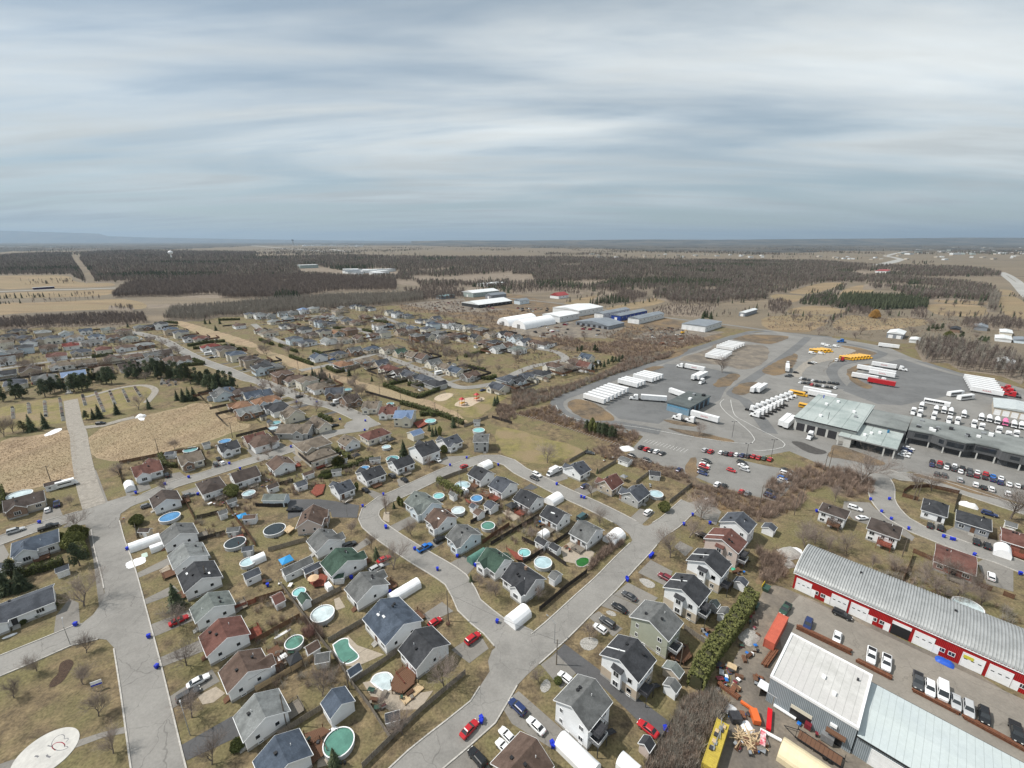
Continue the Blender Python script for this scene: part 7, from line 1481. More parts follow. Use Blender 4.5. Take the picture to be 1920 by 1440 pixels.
tarp(G('A4', 1325,650),3.6,2.4,.9, TB, 'blue covered trailer load before a workshop door', -.8, seed=6);tarp(G('E6', 1735,1020),2.2,1.4,.5, mat('green_sheet', (.03,.34,.22), rough=.5), 'bright green cover beside the duplex deck', .4, seed=7);tarp(G('B4', 1500,595),6,3.5,1.6, SNOW, 'heap of white covered goods behind the new houses', -.8, 'covered_heap', seed=8);tarp(G('B3', 860,165),7,6,1.0, SNOW, 'grey snow heap at the corner of the first lot', .3, 'snow_heap', seed=9);tarp(G('C1', 1055,888),5,4,1.8, SNOW, 'white snow heap at the end of the gravel lane', .3, 'snow_heap', seed=10)
tarp(G('B4', 165,950),7,6,1.2, PEBB, 'grey gravel heap beside the red workshop', .3, 'gravel_heap', seed=12);tarp(G('B4', 150,1030),4,4,1.0, PEBB, 'pale rubble heap in front of the gravel heap', .3, 'rubble_heap', seed=13);tarp(G('A3', 1780,460),6,4,.8, PEBB, 'grey rubble heap along the works yard hedge', .6, 'rubble_heap', seed=14);tarp(G('E7', 560,640),7,3,.5, SNOW, 'dirty snow strip inside the brush', -.7, 'snow_heap', seed=15)
CREAMT=mat('cream_tarpaulin', (.70,.60,.40),(.62,.53,.36),.6,.6)
tent(G('A4', 290,1390,2),135,9,5,3.2, 'cream tent garage beside the flatbed trailer', CREAMT)
def slab(P, deg, L, w, h, m, lab, name, cat, z=.3):
	root=thing(name, lab, cat, (P.x, P.y, .06), R(deg));MB().box(-L/2, L/2,-w/2, w/2, z, z + h).build('body', m, root)
	for x in (-L*.35, L*.35): MB().box(x-.1, x+.1,-w/2, w/2,0, z).build('bearer', WOODG, root)
	return root
slab(G('E7', 1290,900),58,5.2,.9,.6, mat('bright_red_steel', (.55,.012,.02), rough=.4), 'bright red steel boom lying in the works yard', 'crane_boom', 'machine part');slab(G('E7', 1195,1190),58,3.4,1.0,.5, mat('red_and_white_steel', (.5,.05,.08),(.75,.74,.74),.9,.5), 'red and white striped boom section', 'crane_boom', 'machine part');slab(G('E7', 1315,1130),-35,4,.6,.3, WHITE, 'white beam end beside the red boom', 'steel_section', 'machine part');slab(G('E7', 1525,775),-45,4.4,.8,.3, WHITE, 'white panel with a red square before the open doorway', 'wall_panel', 'panel');slab(G('E7', 955,690),-45,2.6,.6,.5, PAINTS['orange'], 'orange loader arm in the works yard', 'loader_arm', 'machine part');slab(G('E7', 1075,870),80,3.0,1.5,1.2, PAINTS['orange'], 'orange machine body in the works yard', 'machine_body', 'machine part');slab(G('E7', 1265,530),-45,4.2,2.4,.15, WM, 'white corrugated lean to roof at the grey workshop', 'lean_to', 'shelter', 2.4)
slab(G('E7', 780,890),0,2.2,2.0,1.4, DARKM, 'grey steel tank cage near the yellow container', 'tank_cage', 'machine part');slab(G('E7', 730,110),-35,2.2,1.6,.8, WOODN, 'tan wooden crate at the hedge', 'crate', 'crate', .1);slab(G('E7', 795,400),-50,1.8,1.4,.3, WOODN, 'flat tan crate lid in the works yard', 'crate', 'crate', .1);slab(G('E0', 890,1000),45,3.0,2.2,1.6, STEEL, 'grey generator box at the grey workshop wall', 'generator', 'machine part');slab(G('E0', 590,840),45,1.4,1.2,1.2, PAINTS['maroon'], 'dark red compressor at the grey workshop wall', 'compressor', 'machine part')
P=G('E0', 760,1180);root=thing('flatbed_trailer', 'brown decked flatbed trailer with a black frame', 'trailer', (P.x, P.y, .06), R(-45));q=MB()
for k in range(10): q.box(-3.8 + k*.76,-3.08 + k*.76,-1.1,1.1,.8,.86)
q.build('deck', WOODB, root);q=MB();q.box(-4.2,4.2,-1.2,-1.1,.6,.95).box(-4.2,4.2,1.1,1.2,.6,.95);q.tube((-4.2,-1,.7),(-6.5,0,.6),.08);q.tube((-4.2,1,.7),(-6.5,0,.6),.08)
for y in (-1.15,1.15): q.tube((-4.1, y, .9),(-4.1, y, 2.2),.05);q.tube((4.1, y, .9),(4.1, y, 2.0),.05)
q.tube((-4.1,-1.15,2.2),(-4.1,1.15,2.2),.05);q.build('frame', BLACK, root)
for x in (1.2,2.1):
	for y in (-1.25,1.25): MB().wheel(0,0,0,.38,.25).build('wheel', TYRE, root, (x, y, .38))
for x, y, m, lab in ((1395,845, mat('yellow_lid', (.6,.42,.02), rough=.5), 'green waste skip with an open yellow lid'),(1415,1165, DARKM, 'dark green waste skip beside the parked pickup')):
	P=G('P', x if x > 1400 else 1436,1107 if x < 1400 else 1140);root=thing('waste_skip', lab, 'skip', (P.x, P.y, .06), R(45));MB().frustum((-1.0,1.0,-.7,.7),(-1.3,1.3,-.9,.9),.1,1.3).build('tub', PAINTS['green'], root);MB().box(-1.3,1.3,.9,1.0,1.3,2.1).build('lid', m, root)
# small yard clutter between the houses: tubs, grills, logs, toys, each its own thing
rc=random.Random(31);CL=[('garden_box', 'box', (.5,.35,.5)),('patio_table', 'table', (.8,.5,.72)),('grill', 'grill', (.6,.4,1.0)),('wood_pile', 'wood', (.9,.45,.8)),('storage_tub', 'tub', (.45,.35,.45))]
CM=[WOODB, WOODG, DARKM, WHITE, STEEL, PAINTS['maroon'], PAINTS['blue'], PAINTS['green'], RUST]
MN=['brown wooden', 'grey wooden', 'dark metal', 'white', 'grey steel', 'dark red', 'blue', 'dark green', 'rusty']
def clutter(t, x, y, where):
	nm, cat, (a, b_, h)=rc.choice(CL);k=rc.randrange(len(CM));P=G(t, x, y);root=thing(nm, '%s %s %s' % (MN[k], nm.replace('_', ' '), where), cat, (P.x, P.y, .06), rc.uniform(0,3), 'garden clutter ' + where)
	if nm == 'patio_table':
		MB().box(-a, a, -b_, b_, h - .06, h).build('top', CM[k], root)
		for xx in (-a+.06, a-.06):
			for yy in (-b_+.06, b_-.06): MB().box(xx-.03, xx+.03, yy-.03, yy+.03,0, h-.06).build('leg', CM[k], root)
	elif nm == 'wood_pile':
		for i in range(9): MB().tube((-a, (i % 3 - 1) * .28,.15 + (i // 3) * .26),(a, (i % 3 - 1) * .28,.15 + (i // 3) * .26),.13, n=6, cap=True).build('log', WOODB if k else WOODG, root)
	elif nm == 'grill': MB().frustum((-a*.5, a*.5,-b_*.6, b_*.6),(-a*.6, a*.6,-b_*.7, b_*.7),.7, h).build('bowl', CM[k], root);MB().box(-a*.4, a*.4,-b_*.4, b_*.4,0,.7).build('stand', DARKM, root)
	else: MB().frustum((-a*.9, a*.9,-b_*.9, b_*.9),(-a, a, -b_, b_),0, h).build('body', CM[k], root);MB().frustum((-a-.03, a+.03,-b_-.03, b_+.03),(-a*.8, a*.8,-b_*.8, b_*.8), h, h + .12).build('lid', CM[(k + 2) % 9], root)
for t, x0, x1, y0, y1, n, where in (('A2', 60,330,40,100,4, 'behind the park street houses'),('A2', 90,330,560,680,9, 'around the black gazebo'),('A2', 850,1250,850,1000,9, 'on the patio by the tiered deck'),('A2', 380,480,1150,1300,4, 'on the deck by the largest pool'),('B1', 1560,1700,560,620,7, 'behind the steep brown roofed house'),('B1', 1700,1900,600,680,6, 'around the blue canopy'),('B2', 20,130,380,480,6, 'behind the covered barbecue'),('E2', 930,1010,880,980,3, 'beside the turquoise pool shed'),('E2', 1430,1640,640,720,8, 'on the red deck by the blue pool'),('E4', 680,800,780,900,6, 'on the brown bare yard'),('E4', 1080,1400,1120,1260,6, 'on the pergola patio'),('B3', 940,1040,430,480,6, 'behind the stone fronted house'),('B3', 680,760,220,260,5, 'by the crescent garden fence'),('A3', 1380,1500,400,480,6, 'behind the second duplex'),('B3', 1640,1740,1040,1110,6, 'behind the first duplex'),('E7', 520,860,60,460,24, 'in the works yard edge'),('E7', 700,1000,740,900,6, 'beside the yellow container'),('A4', 230,640,1100,1300,10, 'along the grey workshop wall'),('E7', 760,1250,1150,1420,16, 'around the lumber heap'),('A3', 1700,1880,260,640,14, 'along the works yard hedge'),('E7', 1080,1260,200,480,8, 'beside the rusty tubes'),('B2', 560,780,180,240,6, 'below the tan roofed house')):
	for k in range(n): clutter(t, rc.uniform(x0, x1), rc.uniform(y0, y1), where)
# scrap yards in the distance: crates, cars and pallets as single dark heaps
for t, x0, x1, y0, y1, n, where in (('C3', 160,680,185,285,46, 'in the far scrap yard'),('C3', 960,1280,225,350,30, 'in the sandy storage yard'),('D2', 1300,1800,590,660,34, 'in the storage yard by the open shed'),('D3', 40,280,630,660,26, 'beside the hoop tents')):
	for k in range(n):
		P=G(t, rc.uniform(x0, x1), rc.uniform(y0, y1));a, b_, h=rc.uniform(1,3.4), rc.uniform(.8,1.5), rc.uniform(.7,2.2);m=rc.choice((DARKM, RUST, WOODG, STEEL, PAINTS['maroon'], DARKM, WOODB, TRW));root=thing('stacked_goods', 'stack of stored goods ' + where, 'stack', (P.x, P.y, 0), rc.uniform(0,3), 'stacks ' + where)
		MB().box(-a, a, -b_, b_, 0, h * .6).build('lower_tier', m, root);MB().box(-a * rc.uniform(.4,.95), a * rc.uniform(.3,.95),-b_ * .9, b_ * .9, h * .6, h).build('upper_tier', rc.choice((m, DARKM, WOODG)), root)
P=G('C3', 1278,262);root=thing('excavator', 'yellow excavator in the sandy storage yard', 'excavator', P, R(20));MB().box(-1.6,1.6,-1.3,1.3,1.0,2.4).build('body', PAINTS['yellow'], root);MB().box(-1.8,1.8,-1.5,-.9,0,.9).build('track', DARKM, root);MB().box(-1.8,1.8,.9,1.5,0,.9).build('track', DARKM, root);MB().frustum((.2,1.5,.2,1.2),(.3,1.3,.3,1.1),2.4,3.4).build('cab', CARG, root);q=MB();q.tube((1.4,-.3,1.8),(4.2,-.3,4.6),.25, n=4);q.tube((4.2,-.3,4.6),(6.4,-.3,2.0),.2, n=4);q.build('boom', PAINTS['yellow'], root);MB().frustum((5.9,6.8,-.8,.2),(6.1,6.9,-.7,.1),1.0,2.1).build('bucket', DARKM, root)
# ================================================================== TREES
def vary(m, lo, hi):
	"""small per-tree change of tone"""
	t=m.node_tree;b_=t.nodes['Principled BSDF'];L=t.links.new;oi=t.nodes.new('ShaderNodeObjectInfo');r=t.nodes.new('ShaderNodeMapRange');L(oi.outputs['Random'], r.inputs[0]);r.inputs[3].default_value=lo;r.inputs[4].default_value=hi
	s=t.nodes.new('ShaderNodeVectorMath');s.operation='SCALE';L(r.outputs[0], s.inputs[3])
	if b_.inputs['Base Color'].links: L(b_.inputs['Base Color'].links[0].from_socket, s.inputs[0])
	else: s.inputs[0].default_value=b_.inputs['Base Color'].default_value[:3]
	L(s.outputs[0], b_.inputs['Base Color']);return m
BARK=vary(mat('bark', (.17,.14,.12),(.12,.10,.085),3,.95),.8,1.2);TWIG=vary(mat('bare_twigs', (.27,.22,.19),(.20,.165,.145),1,.95),.75,1.25);TWIGR=vary(mat('reddish_twigs', (.24,.13,.11),(.17,.10,.085),1,.95),.8,1.2)
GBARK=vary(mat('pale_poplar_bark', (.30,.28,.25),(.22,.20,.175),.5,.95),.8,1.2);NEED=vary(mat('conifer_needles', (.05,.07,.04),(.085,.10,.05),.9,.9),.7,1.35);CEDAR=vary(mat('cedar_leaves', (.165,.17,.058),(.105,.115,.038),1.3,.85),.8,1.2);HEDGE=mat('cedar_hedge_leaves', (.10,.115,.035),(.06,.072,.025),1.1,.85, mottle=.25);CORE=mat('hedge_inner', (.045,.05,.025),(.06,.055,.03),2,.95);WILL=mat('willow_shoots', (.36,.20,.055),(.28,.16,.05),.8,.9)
def bare(seed, h, spread=1.0, twigs=4, thick=.016):
	rt=random.Random(seed);T, C_=MB(), MB()
	def grow(p, d, L, r, dep):
		k=3 if dep < 3 else 2;q=p
		for i in range(k):
			d=(d + Vector((rt.gauss(0,.13), rt.gauss(0,.13), rt.gauss(.06,.06)))).normalized();n=q + d * (L / k);r2=r * (1 - .42 * (i + 1) / k)
			(T if dep < 1 else C_).tube(q, n, r * (1 - .42 * i / k), r2, n=6 if dep < 1 else (4 if dep < 3 else 3))
			if dep < 4:
				for _ in range((2 if i < k - 1 else 5,2,2, twigs // 2)[dep]):
					ax=Matrix.Rotation(rt.uniform(0,6.283),3, d) @ d.orthogonal().normalized()
					nd=(Matrix.Rotation(rt.uniform(.4,.95) * spread, 3, ax) @ d);nd.z=nd.z * .85 + .2;grow(n, nd.normalized(), L * (rt.uniform(.75,1.05) if dep < 1 else rt.uniform(.5,.78)), max(r2 * .6, thick), dep + 1)
			q=n
		if dep == 4:                                # spray of last year's shoots
			for _ in range(3): e=q + (d + Vector((rt.gauss(0,.5), rt.gauss(0,.5), rt.gauss(.2,.3)))) * L * .5;s_=d.orthogonal().normalized() * thick * .8;C_.add([q - s_, q + s_, e],[(0,1,2)])
	grow(Vector((0,0,0)), Vector((0,0,1)), h * .45, h * .024,0)
	zm=max(v[2] for v in C_.v);s=h / zm
	for b_ in (T, C_): b_.v=[(x * s, y * s, z * s) for x, y, z in b_.v]
	return T.mesh('trunk', BARK), C_.mesh('crown', TWIG)
def conifer(seed, h, w, m=None):
	rt=random.Random(seed);T, C_=MB(), MB();T.cyl((0,0), h * .02,0, h * .9,6,.02);lv=26
	for k in range(lv):
		f=k / (lv - 1);z=h * (.08 + .9 * f);R_=w * (1 - f) ** .85 * rt.uniform(.85,1.12) + .1;n=max(5, int(15 * (1 - f) + 5));o=rt.uniform(0,6)
		for i in range(n):
			a=o + 6.283 * i / n + rt.uniform(-.2,.2);l=R_ * rt.uniform(.55,1.2);dr=l * rt.uniform(.15,.5)
			dx, dy=cos(a), sin(a);px, py=-dy, dx;wd=l * .2 + .06
			C_.add([(0,0, z + .12),(dx*l*.55 + px*wd, dy*l*.55 + py*wd, z - dr*.35),(dx*l, dy*l, z - dr),(dx*l*.55 - px*wd, dy*l*.55 - py*wd, z - dr*.35)],[(0,1,2,3)])
			for _ in range(7):
				u=rt.uniform(.25,1.1);c=Vector((dx*l*u + px*rt.uniform(-1,1)*wd*.8, dy*l*u + py*rt.uniform(-1,1)*wd*.8, z - dr*u + rt.uniform(-.1,.15)));e=[c + Vector((rt.uniform(-.35,.35), rt.uniform(-.35,.35), rt.uniform(-.3,.2))) * (.4 + l * .2) for _ in range(3)]
				C_.add(e, [(0,1,2)])
	return T.mesh('trunk', BARK), C_.mesh('crown', m or NEED)
def leafball(seed, h, w, n, m, top=1.0):
	rt=random.Random(seed);T, C_=MB(), MB();T.cyl((0,0),.12,0, h * .7,6,.05)
	for i in range(n * 3):
		f=rt.random();z=h * (.04 + .94 * f);rr=w * (sin(pi * min(1,(f ** top) * .93 + .07)) ** .6) * (1 + .13 * sin(5 * f + seed));a=rt.uniform(0,6.283);rr *= rt.uniform(.62,1.08) * (1 + .1 * sin(3 * a + seed) + .08 * sin(7 * a + 9 * f))
		c=Vector((rr * cos(a), rr * sin(a), z));s=rt.uniform(.08,.2) * (1 + w * .16)
		u=Vector((rt.gauss(0,1), rt.gauss(0,1), rt.gauss(0,1))).normalized();v=u.orthogonal().normalized();C_.add([c - u*s, c + v*s*.6, c + u*s, c - v*s*.6],[(0,1,2,3)])
	k=10
	C_.cyl((0,0), w * .4, h * .06, h * .5, k, w * .55);C_.cyl((0,0), w * .55, h * .5, h * .8, k, w * .25)
	return T.mesh('trunk', BARK), C_.mesh('crown', m)
def pine(seed, h, w):
	rt=random.Random(seed);T, C_=MB(), MB();T.cyl((0,0), h * .025,0, h * .85,6,.04)
	for k in range(34):
		f=rt.uniform(.18,1);a=rt.uniform(0,6.283);r0=w * (1 - f) ** .55 * rt.uniform(.25,.85);c0=Vector((r0 * cos(a), r0 * sin(a), h * f * .95));T.tube((0,0, c0.z - .3), c0,.05,.02, n=3);rad=w * rt.uniform(.22,.42)
		for i in range(60):
			d=Vector((rt.gauss(0,1), rt.gauss(0,1), rt.gauss(0,.7))).normalized() * rad * rt.uniform(.5,1.05);c=c0 + d;c.z -= .25 * d.length;s=rt.uniform(.16,.34);u=Vector((rt.gauss(0,1), rt.gauss(0,1), rt.gauss(.4,.6))).normalized();v=u.orthogonal().normalized();C_.add([c - u*s, c + v*s*.5, c + u*s, c - v*s*.5],[(0,1,2,3)])
	return T.mesh('trunk', BARK), C_.mesh('crown', NEED)
def bush(seed, h, w, m):
	rt=random.Random(seed);T, C_=MB(), MB()
	for i in range(8): a=rt.uniform(0,6.283);T.tube((0,0,0),(cos(a)*w*.4, sin(a)*w*.4, h*.5),.035,.02, n=3)
	for i in range(150):
		a=rt.uniform(0,6.283);r0=rt.random() ** .5 * w * .45;p=Vector((cos(a)*r0*.6, sin(a)*r0*.6, h * rt.uniform(.05,.4)));d=Vector((cos(a)*rt.uniform(.1,.7), sin(a)*rt.uniform(.1,.7),1)) * h * rt.uniform(.3,.6);e=p + d
		C_.tube(p, e, .022,.008, n=3)
		for _ in range(2): f=p + d * rt.uniform(.4,.9);C_.tube(f, f + Vector((rt.gauss(0,.3), rt.gauss(0,.3), rt.uniform(.1,.5))) * h * .35,.014,.006, n=3)
	return T.mesh('stems', m), C_.mesh('crown', m)
TREES={}
for k in range(5): TREES['B%d' % k]=(bare(40 + k, 8,(1.0,.85,1.15,.7,1.05)[k],3),8)
TREES['S0']=(bare(60,5,.75,2,.014),5);TREES['S1']=(bare(61,5,.95,2,.014),5)
TREES['C0']=(conifer(1,9,2.5),9);TREES['C1']=(conifer(2,9,2.0),9);TREES['C2']=(conifer(3,11,3.4),11)
TREES['T0']=(leafball(4,4,.75,900, CEDAR),4);TREES['R0']=(leafball(5,4,1.8,2200, CEDAR, .8),4);TREES['P0']=(pine(6,9,3.0),9);TREES['P1']=(pine(16,9,2.5),9);TREES['H0']=(bush(1,2.4,2.6, TWIG),2.4);TREES['H1']=(bush(2,2.2,2.4, TWIGR),2.2);TREES['W0']=(leafball(8,12,6.5,3600, WILL, .7),12);TREES['G0']=(leafball(9,1.5,1.0,700, HEDGE, .9),1.5)
KN=dict(B='bare_tree', S='bare_sapling', C='spruce_tree', T='cedar_tree', R='cedar_tree', P='pine_tree', H='bare_shrub', W='willow_tree', G='clipped_bush')
rt=random.Random(77)
def tree(kind, P, h, label, group=None):
	(tm, cm), h0=TREES[kind];s=h / h0;root=thing(KN[kind[0]], label, 'bush' if kind[0] in 'HG' else 'tree', (P.x, P.y, 0), rt.uniform(0,6.283), group);w=1.18 if kind[0] in 'BS' else 1;s *= 1.42 if kind[0] == 'B' else 1.28 if kind[0] == 'S' else 1;root.scale=(s * w * rt.uniform(.92,1.08), s * w * rt.uniform(.92,1.08), s);obj('trunk' if kind[0] != 'H' else 'stems', tm, root);obj('crown', cm, root);return root
for ln in """A1 630,228 9 B0 bare tree beside the long bungalow's driveway
A1 650,577 5 S0 small bare tree at the rounded park corner
A1 275,714 5 S1 small bare tree by the park side street
A1 105,914 4.5 S0 small bare tree at the left of the mulch bed
A1 625,814 5 S1 small bare tree between the mulch bed and the notice board
A1 740,1052 5.5 S0 thin bare tree above the park footpath
A1 850,1330 5.5 B3 bare tree below the park footpath
A1 1440,1062 6 B1 bare tree beside the parked dark car
A1 1350,372 7 B4 bare tree over the red car
A1 1400,672 6 B2 pale bare tree above the driveway of the red brown roof
A1 1590,1412 6 B3 bare tree below the dark driveway
B1 555,792 7 B0 bare tree at the blue roofed house corner
B1 65,702 4 S1 bare sapling before the brown roofed house
B1 525,592 4 S0 bare sapling beside the two car driveway
B1 1240,472 5 S1 bare tree beside the dark brown corner house
B1 890,362 5 B1 bare tree beside the tent by the field
B1 1310,172 5 S0 bare tree behind the cream house
A1 1330,245 9 C0 tall spruce in front of the charcoal roof
B1 1035,732 4.2 R0 big round cedar at the street corner
B1 1745,517 5.5 R0 tall clipped cedar between two brown roofs
B1 600,1045 9 P0 dark pine at the end of the cedar hedge
B1 560,905 6 R0 yellow green cedar mass beside the footpath
B1 590,860 6.5 R0 upper yellow green cedar beside the footpath
B1 50,1245 9 C2 broad spruce at the left edge
B1 170,1225 8 C2 second broad spruce behind the long bungalow
B1 110,1150 8 P0 dark pine below the blue roofed house
B1 455,855 3.4 R0 round cedar at the end of the blue hip roof
B2 975,652 7.5 B3 upright bare tree inside the crescent bend
B2 1035,612 3.2 C1 little spruce inside the crescent bend
B2 1075,590 4.2 T0 thin cedar beside the grey green roof
B2 1095,600 3.6 T0 second thin cedar beside the grey green roof
B2 715,792 4.5 S1 bare tree outside the crescent bend
B2 862,920 5 B3 upright bare tree behind the little spruce
B2 905,987 4.6 C0 little spruce by the red car
B2 1030,1072 8 B0 rounded bare tree beside the silver estate car
B2 1165,817 6 S0 bare tree on the lawn of the light brown roof
B2 1670,1202 4 S0 bare sapling on the lawn of the green roof
B2 1612,1162 3 C1 blue green spruce on the lawn of the green roof
B2 1800,1272 5.5 B4 bare tree by the lower crescent corner
B2 1110,225 9 C0 dark spruce behind the tall white house
B2 620,302 5.5 R0 big round cedar beside the beige shed
B2 757,482 4.2 T0 thin green cedar beside the black sedan
B2 1410,192 4 R0 round cedar beside the twin slate gables
B2 1300,312 5.5 B3 red budded tree before the steep roofed house
B2 100,230 5 S1 bare tree at the main street corner
B2 1300,32 5 C1 narrow spruce among the three thin cedars
B3 265,272 8 B2 wide bare tree on the open lawn
B3 595,522 6.5 B1 bare tree beside the beige brick house
B3 1185,982 8 B4 wide bare tree on the brown lawn of the first duplex
B3 1330,832 7 B0 bare tree on the lawn of the pinkish duplex
B3 1415,697 8 B2 bare tree at the dead end by the last duplex
B3 1140,632 4.4 R0 round cedar at the corner drive
B3 660,742 6 B1 bare tree before the grey roof on the crescent
B3 745,892 5 S1 bare tree in front of the broad white tent
B3 95,702 5 S0 bare tree beside the sandy patio
B3 150,850 4.5 S1 bare tree in the dark bare yard
B3 200,1300 5 B3 bare tree beside the chimney house shed
B3 640,350 3 C1 little spruce behind the beige brick house
B4 690,432 14 B0 largest bare tree above the brush by the depot canopy
B4 500,562 6 B3 bare tree behind the first raised house
B4 1090,472 7 B1 bare tree inside the curving verge
B4 1225,482 8 B4 bare tree behind the new fenced house
B4 1820,692 11 B2 big bare tree behind the new dark house
B4 450,942 8 B3 bare tree above the arched roof end
B4 590,962 9 B0 bare tree behind the arched roof
B4 270,905 9 B1 pale bare tree beside the grey shed corner
B4 780,1052 6 B3 pale bare tree behind the red workshop
B4 950,1102 7 B4 bare tree on the garden behind the red workshop
B4 1270,1262 10 B0 tall bare tree behind the red brick bungalow
B4 1180,1160 8 B1 second bare tree behind the red brick bungalow
B4 1340,1140 8 B2 third bare tree behind the red brick bungalow
B4 1420,1280 8 B4 bare tree above the oval pool frame
B4 1600,1340 7 B3 bare tree beside the oval pool frame
B4 350,880 9 B2 bare tree left of the arched roof
B4 1530,1230 8 B1 bare tree at the brick bungalow's planter
A3 575,472 4.5 S0 red twigged tree on the round pebble bed
A3 200,802 4 S1 red twigged tree beside the oval stone
A3 345,800 1.5 G0 clipped bush at the plain white house
A2 1440,370 1.4 H1 low red shrub ring at the foot of the tall pole
A2 590,1420 5 C0 spruce tip below the largest green pool
A2 1100,1190 6 S1 bare tree inside the lower street fence
A2 500,900 6 B4 spreading bare tree between the brown fences
A2 1410,840 7 B1 bare birch beside the tiered deck
A2 400,460 3.5 H1 dark red bush beside the small green pool
A2 930,1010 4 S1 bare tree by the corner shed fence
B1 1500,1230 4 H0 bare bush behind the spruce
A1 180,350 1.6 G0 clipped round bush by the bungalow steps
A1 290,300 1.6 G0 second clipped round bush by the bungalow
A1 405,230 1.6 G0 clipped bush at the bungalow corner
A1 1785,1290 2 G0 round bush at the mottled grey roofed house
B2 490,385 2 G0 round bush beside the long hedge
B2 525,385 2 G0 second round bush beside the long hedge
B2 550,380 2 G0 third round bush beside the long hedge
B4 480,760 6 B3 thin bare tree between raised house and arched roof
B4 250,830 8 S0 slender bare tree at the grey shed
C4 800,145 12 W0 orange willow in the dry paddock
C1 1040,832 9 B0 broad bare tree in the cemetery
C1 30,1035 9 B3 bare tree at the cemetery corner
C1 100,1005 8 B1 second bare tree at the cemetery corner
C1 240,545 9 B2 broad bare tree in the west subdivision
C1 1210,370 8 B0 bare tree beside the main street
C1 1345,420 8 B4 bare tree on the main street verge
C3 1575,555 12 B3 tall dark bare tree on the depot pile
C3 1400,1025 6 B4 reddish bare tree on the long verge
C2 450,1000 6 B1 red budded tree before the tan roofed house
C2 450,850 7 B0 pinkish bare tree at the main street kerb
C2 120,1140 6 B3 bare tree near the main street lawn
C2 745,690 7 B4 bare tree behind the main street row
C2 700,830 6 B1 bare tree before the brown brick house
C2 1480,965 7 C0 dark spruce at the end of the tall hedge""".split('\n'):
	f=ln.split(' ', 4);x, y=map(float, f[1].split(','));tree(f[3], G(f[0], x, y), float(f[2]) * (.72 if f[0] == 'B4' and y > 700 else 1), f[4])
def many(t, txt, kinds, hr, lab, group):
	for w_ in txt.split(): x, y=map(float, w_.split(','));tree(rt.choice(kinds), G(t, x, y), rt.uniform(*hr), lab, group)
many('C1', '1000,590 1060,582 1110,592 1160,575 1210,592 1250,602 1300,592 1380,622 1480,642 1560,682 1600,702 1640,692 1700,692 1750,692 960,600 1030,600 1340,610 1430,640 1185,600 1280,612 1410,610 1520,655 1580,660 1660,670 1620,720', ('P0', 'P1'),(11,15), 'dark pine in the row between the cemetery and the houses', 'cemetery pines')
many('C1', '410,702 340,737 560,702 620,692 460,692 25,772 120,747 170,752 720,622 800,642 500,700 660,690 590,680 380,715 690,630 760,640 840,640', ('P0', 'P1', 'P0'),(10,14), 'dark evergreen behind the cemetery lawn', 'evergreens behind the cemetery')
many('C1', '240,992 345,972 180,1002 650,907 705,902 750,897 880,867 1120,827 1330,762 1380,772 1420,762 1460,762', ('C0', 'C1', 'P0'),(6,10), 'evergreen standing on the cemetery grass', 'evergreens on the cemetery grass')
many('C1', '960,215 1540,190 1575,190 1620,240 1650,190', ('C0', 'C1'),(6,9), 'spruce at the edge of the far houses', 'spruces at the far houses')
many('C2', '450,612 480,622 500,602 525,612 560,632 430,600', ('C1', 'C0'),(7,10), 'spruce in the dark clump on the main street', 'dark spruce clump')
many('C2', '1325,1032 1350,1022 1380,1027', ('T0', 'C1'),(5,6.5), 'thin dark cedar of the three beside the blue metal garage', 'three thin cedars')
many('C2', '1790,802 1810,792 1700,250 1510,465 700,580 870,620 1220,615', ('C0',),(4,7), 'single spruce among the far gardens', 'spruces in the far gardens')
many('C3', '600,542 630,532 660,522 690,512 720,502 750,492 775,482 800,472 825,465 490,402 520,405 620,402 640,405', ('C0', 'P0'),(5,8), 'dark evergreen in the row before the depot road', 'evergreen row before the depot road')
many('C3', '560,1000 590,1008 620,1015 650,1022 680,1030 710,1040 740,1050 770,1060 600,990 640,1005 690,1015', ('T0', 'P0'),(6,8), 'tall cedar in the dark clump by the rail bank', 'dark cedar clump')
many('C3', '1430,152 1460,142 1490,152 1440,140', ('C2', 'C0'),(9,13), 'evergreen behind the white garage block', 'evergreens behind the garage block')
many('C4', '1200,240 1230,235 1260,240 1300,235 1350,300 1400,310 1450,300 1590,330 1620,320 1640,330', ('P0', 'R0', 'C2'),(6,9), 'evergreen around the small farm gardens', 'evergreens at the farm gardens')
# bare trees scattered through the distant gardens
HOUSED=FARPOS
def scatter_trees(t, x0, x1, y0, y1, n, lab, group, kinds=('B0', 'B1', 'B2', 'B4', 'S1'), hr=(4.5,8.5)):
	k=0
	while k < n:
		P=G(t, rt.uniform(x0, x1), rt.uniform(y0, y1))
		if any((P - Q_).length < 7.5 for Q_ in HOUSED if abs(P.y - Q_.y) < 12) or any(dline(P, r_[0]) < r_[1] / 2 + 1 for r_ in ROADS[:20] if r_[4] == 'street'): k += .2;continue
		tree(rt.choice(kinds), P, rt.uniform(*hr), lab, group);k += 1
scatter_trees('C1', 0,1350,240,620,45, 'bare garden tree in the west subdivision', 'bare trees of the west subdivision')
scatter_trees('C2', 0,1900,100,460,75, 'bare garden tree in the far subdivision', 'bare trees of the far subdivision')
scatter_trees('C2', 500,1850,430,640,20, 'bare tree near the grassy strip', 'bare trees near the grassy strip');scatter_trees('C2', 0,900,600,900,14, 'bare tree along the main street gardens', 'bare trees of the main street')
scatter_trees('C3', 0,560,300,640,16, 'bare tree in the last row of gardens', 'bare trees of the last row');scatter_trees('C4', 0,1900,60,300,26, 'bare tree of the dry paddocks', 'bare trees of the paddocks', hr=(6,10));scatter_trees('B2', 480,1000,160,420,6, 'small bare tree in the crescent gardens', 'small crescent garden trees', ('S0', 'S1', 'H1'),(2.5,4.5))
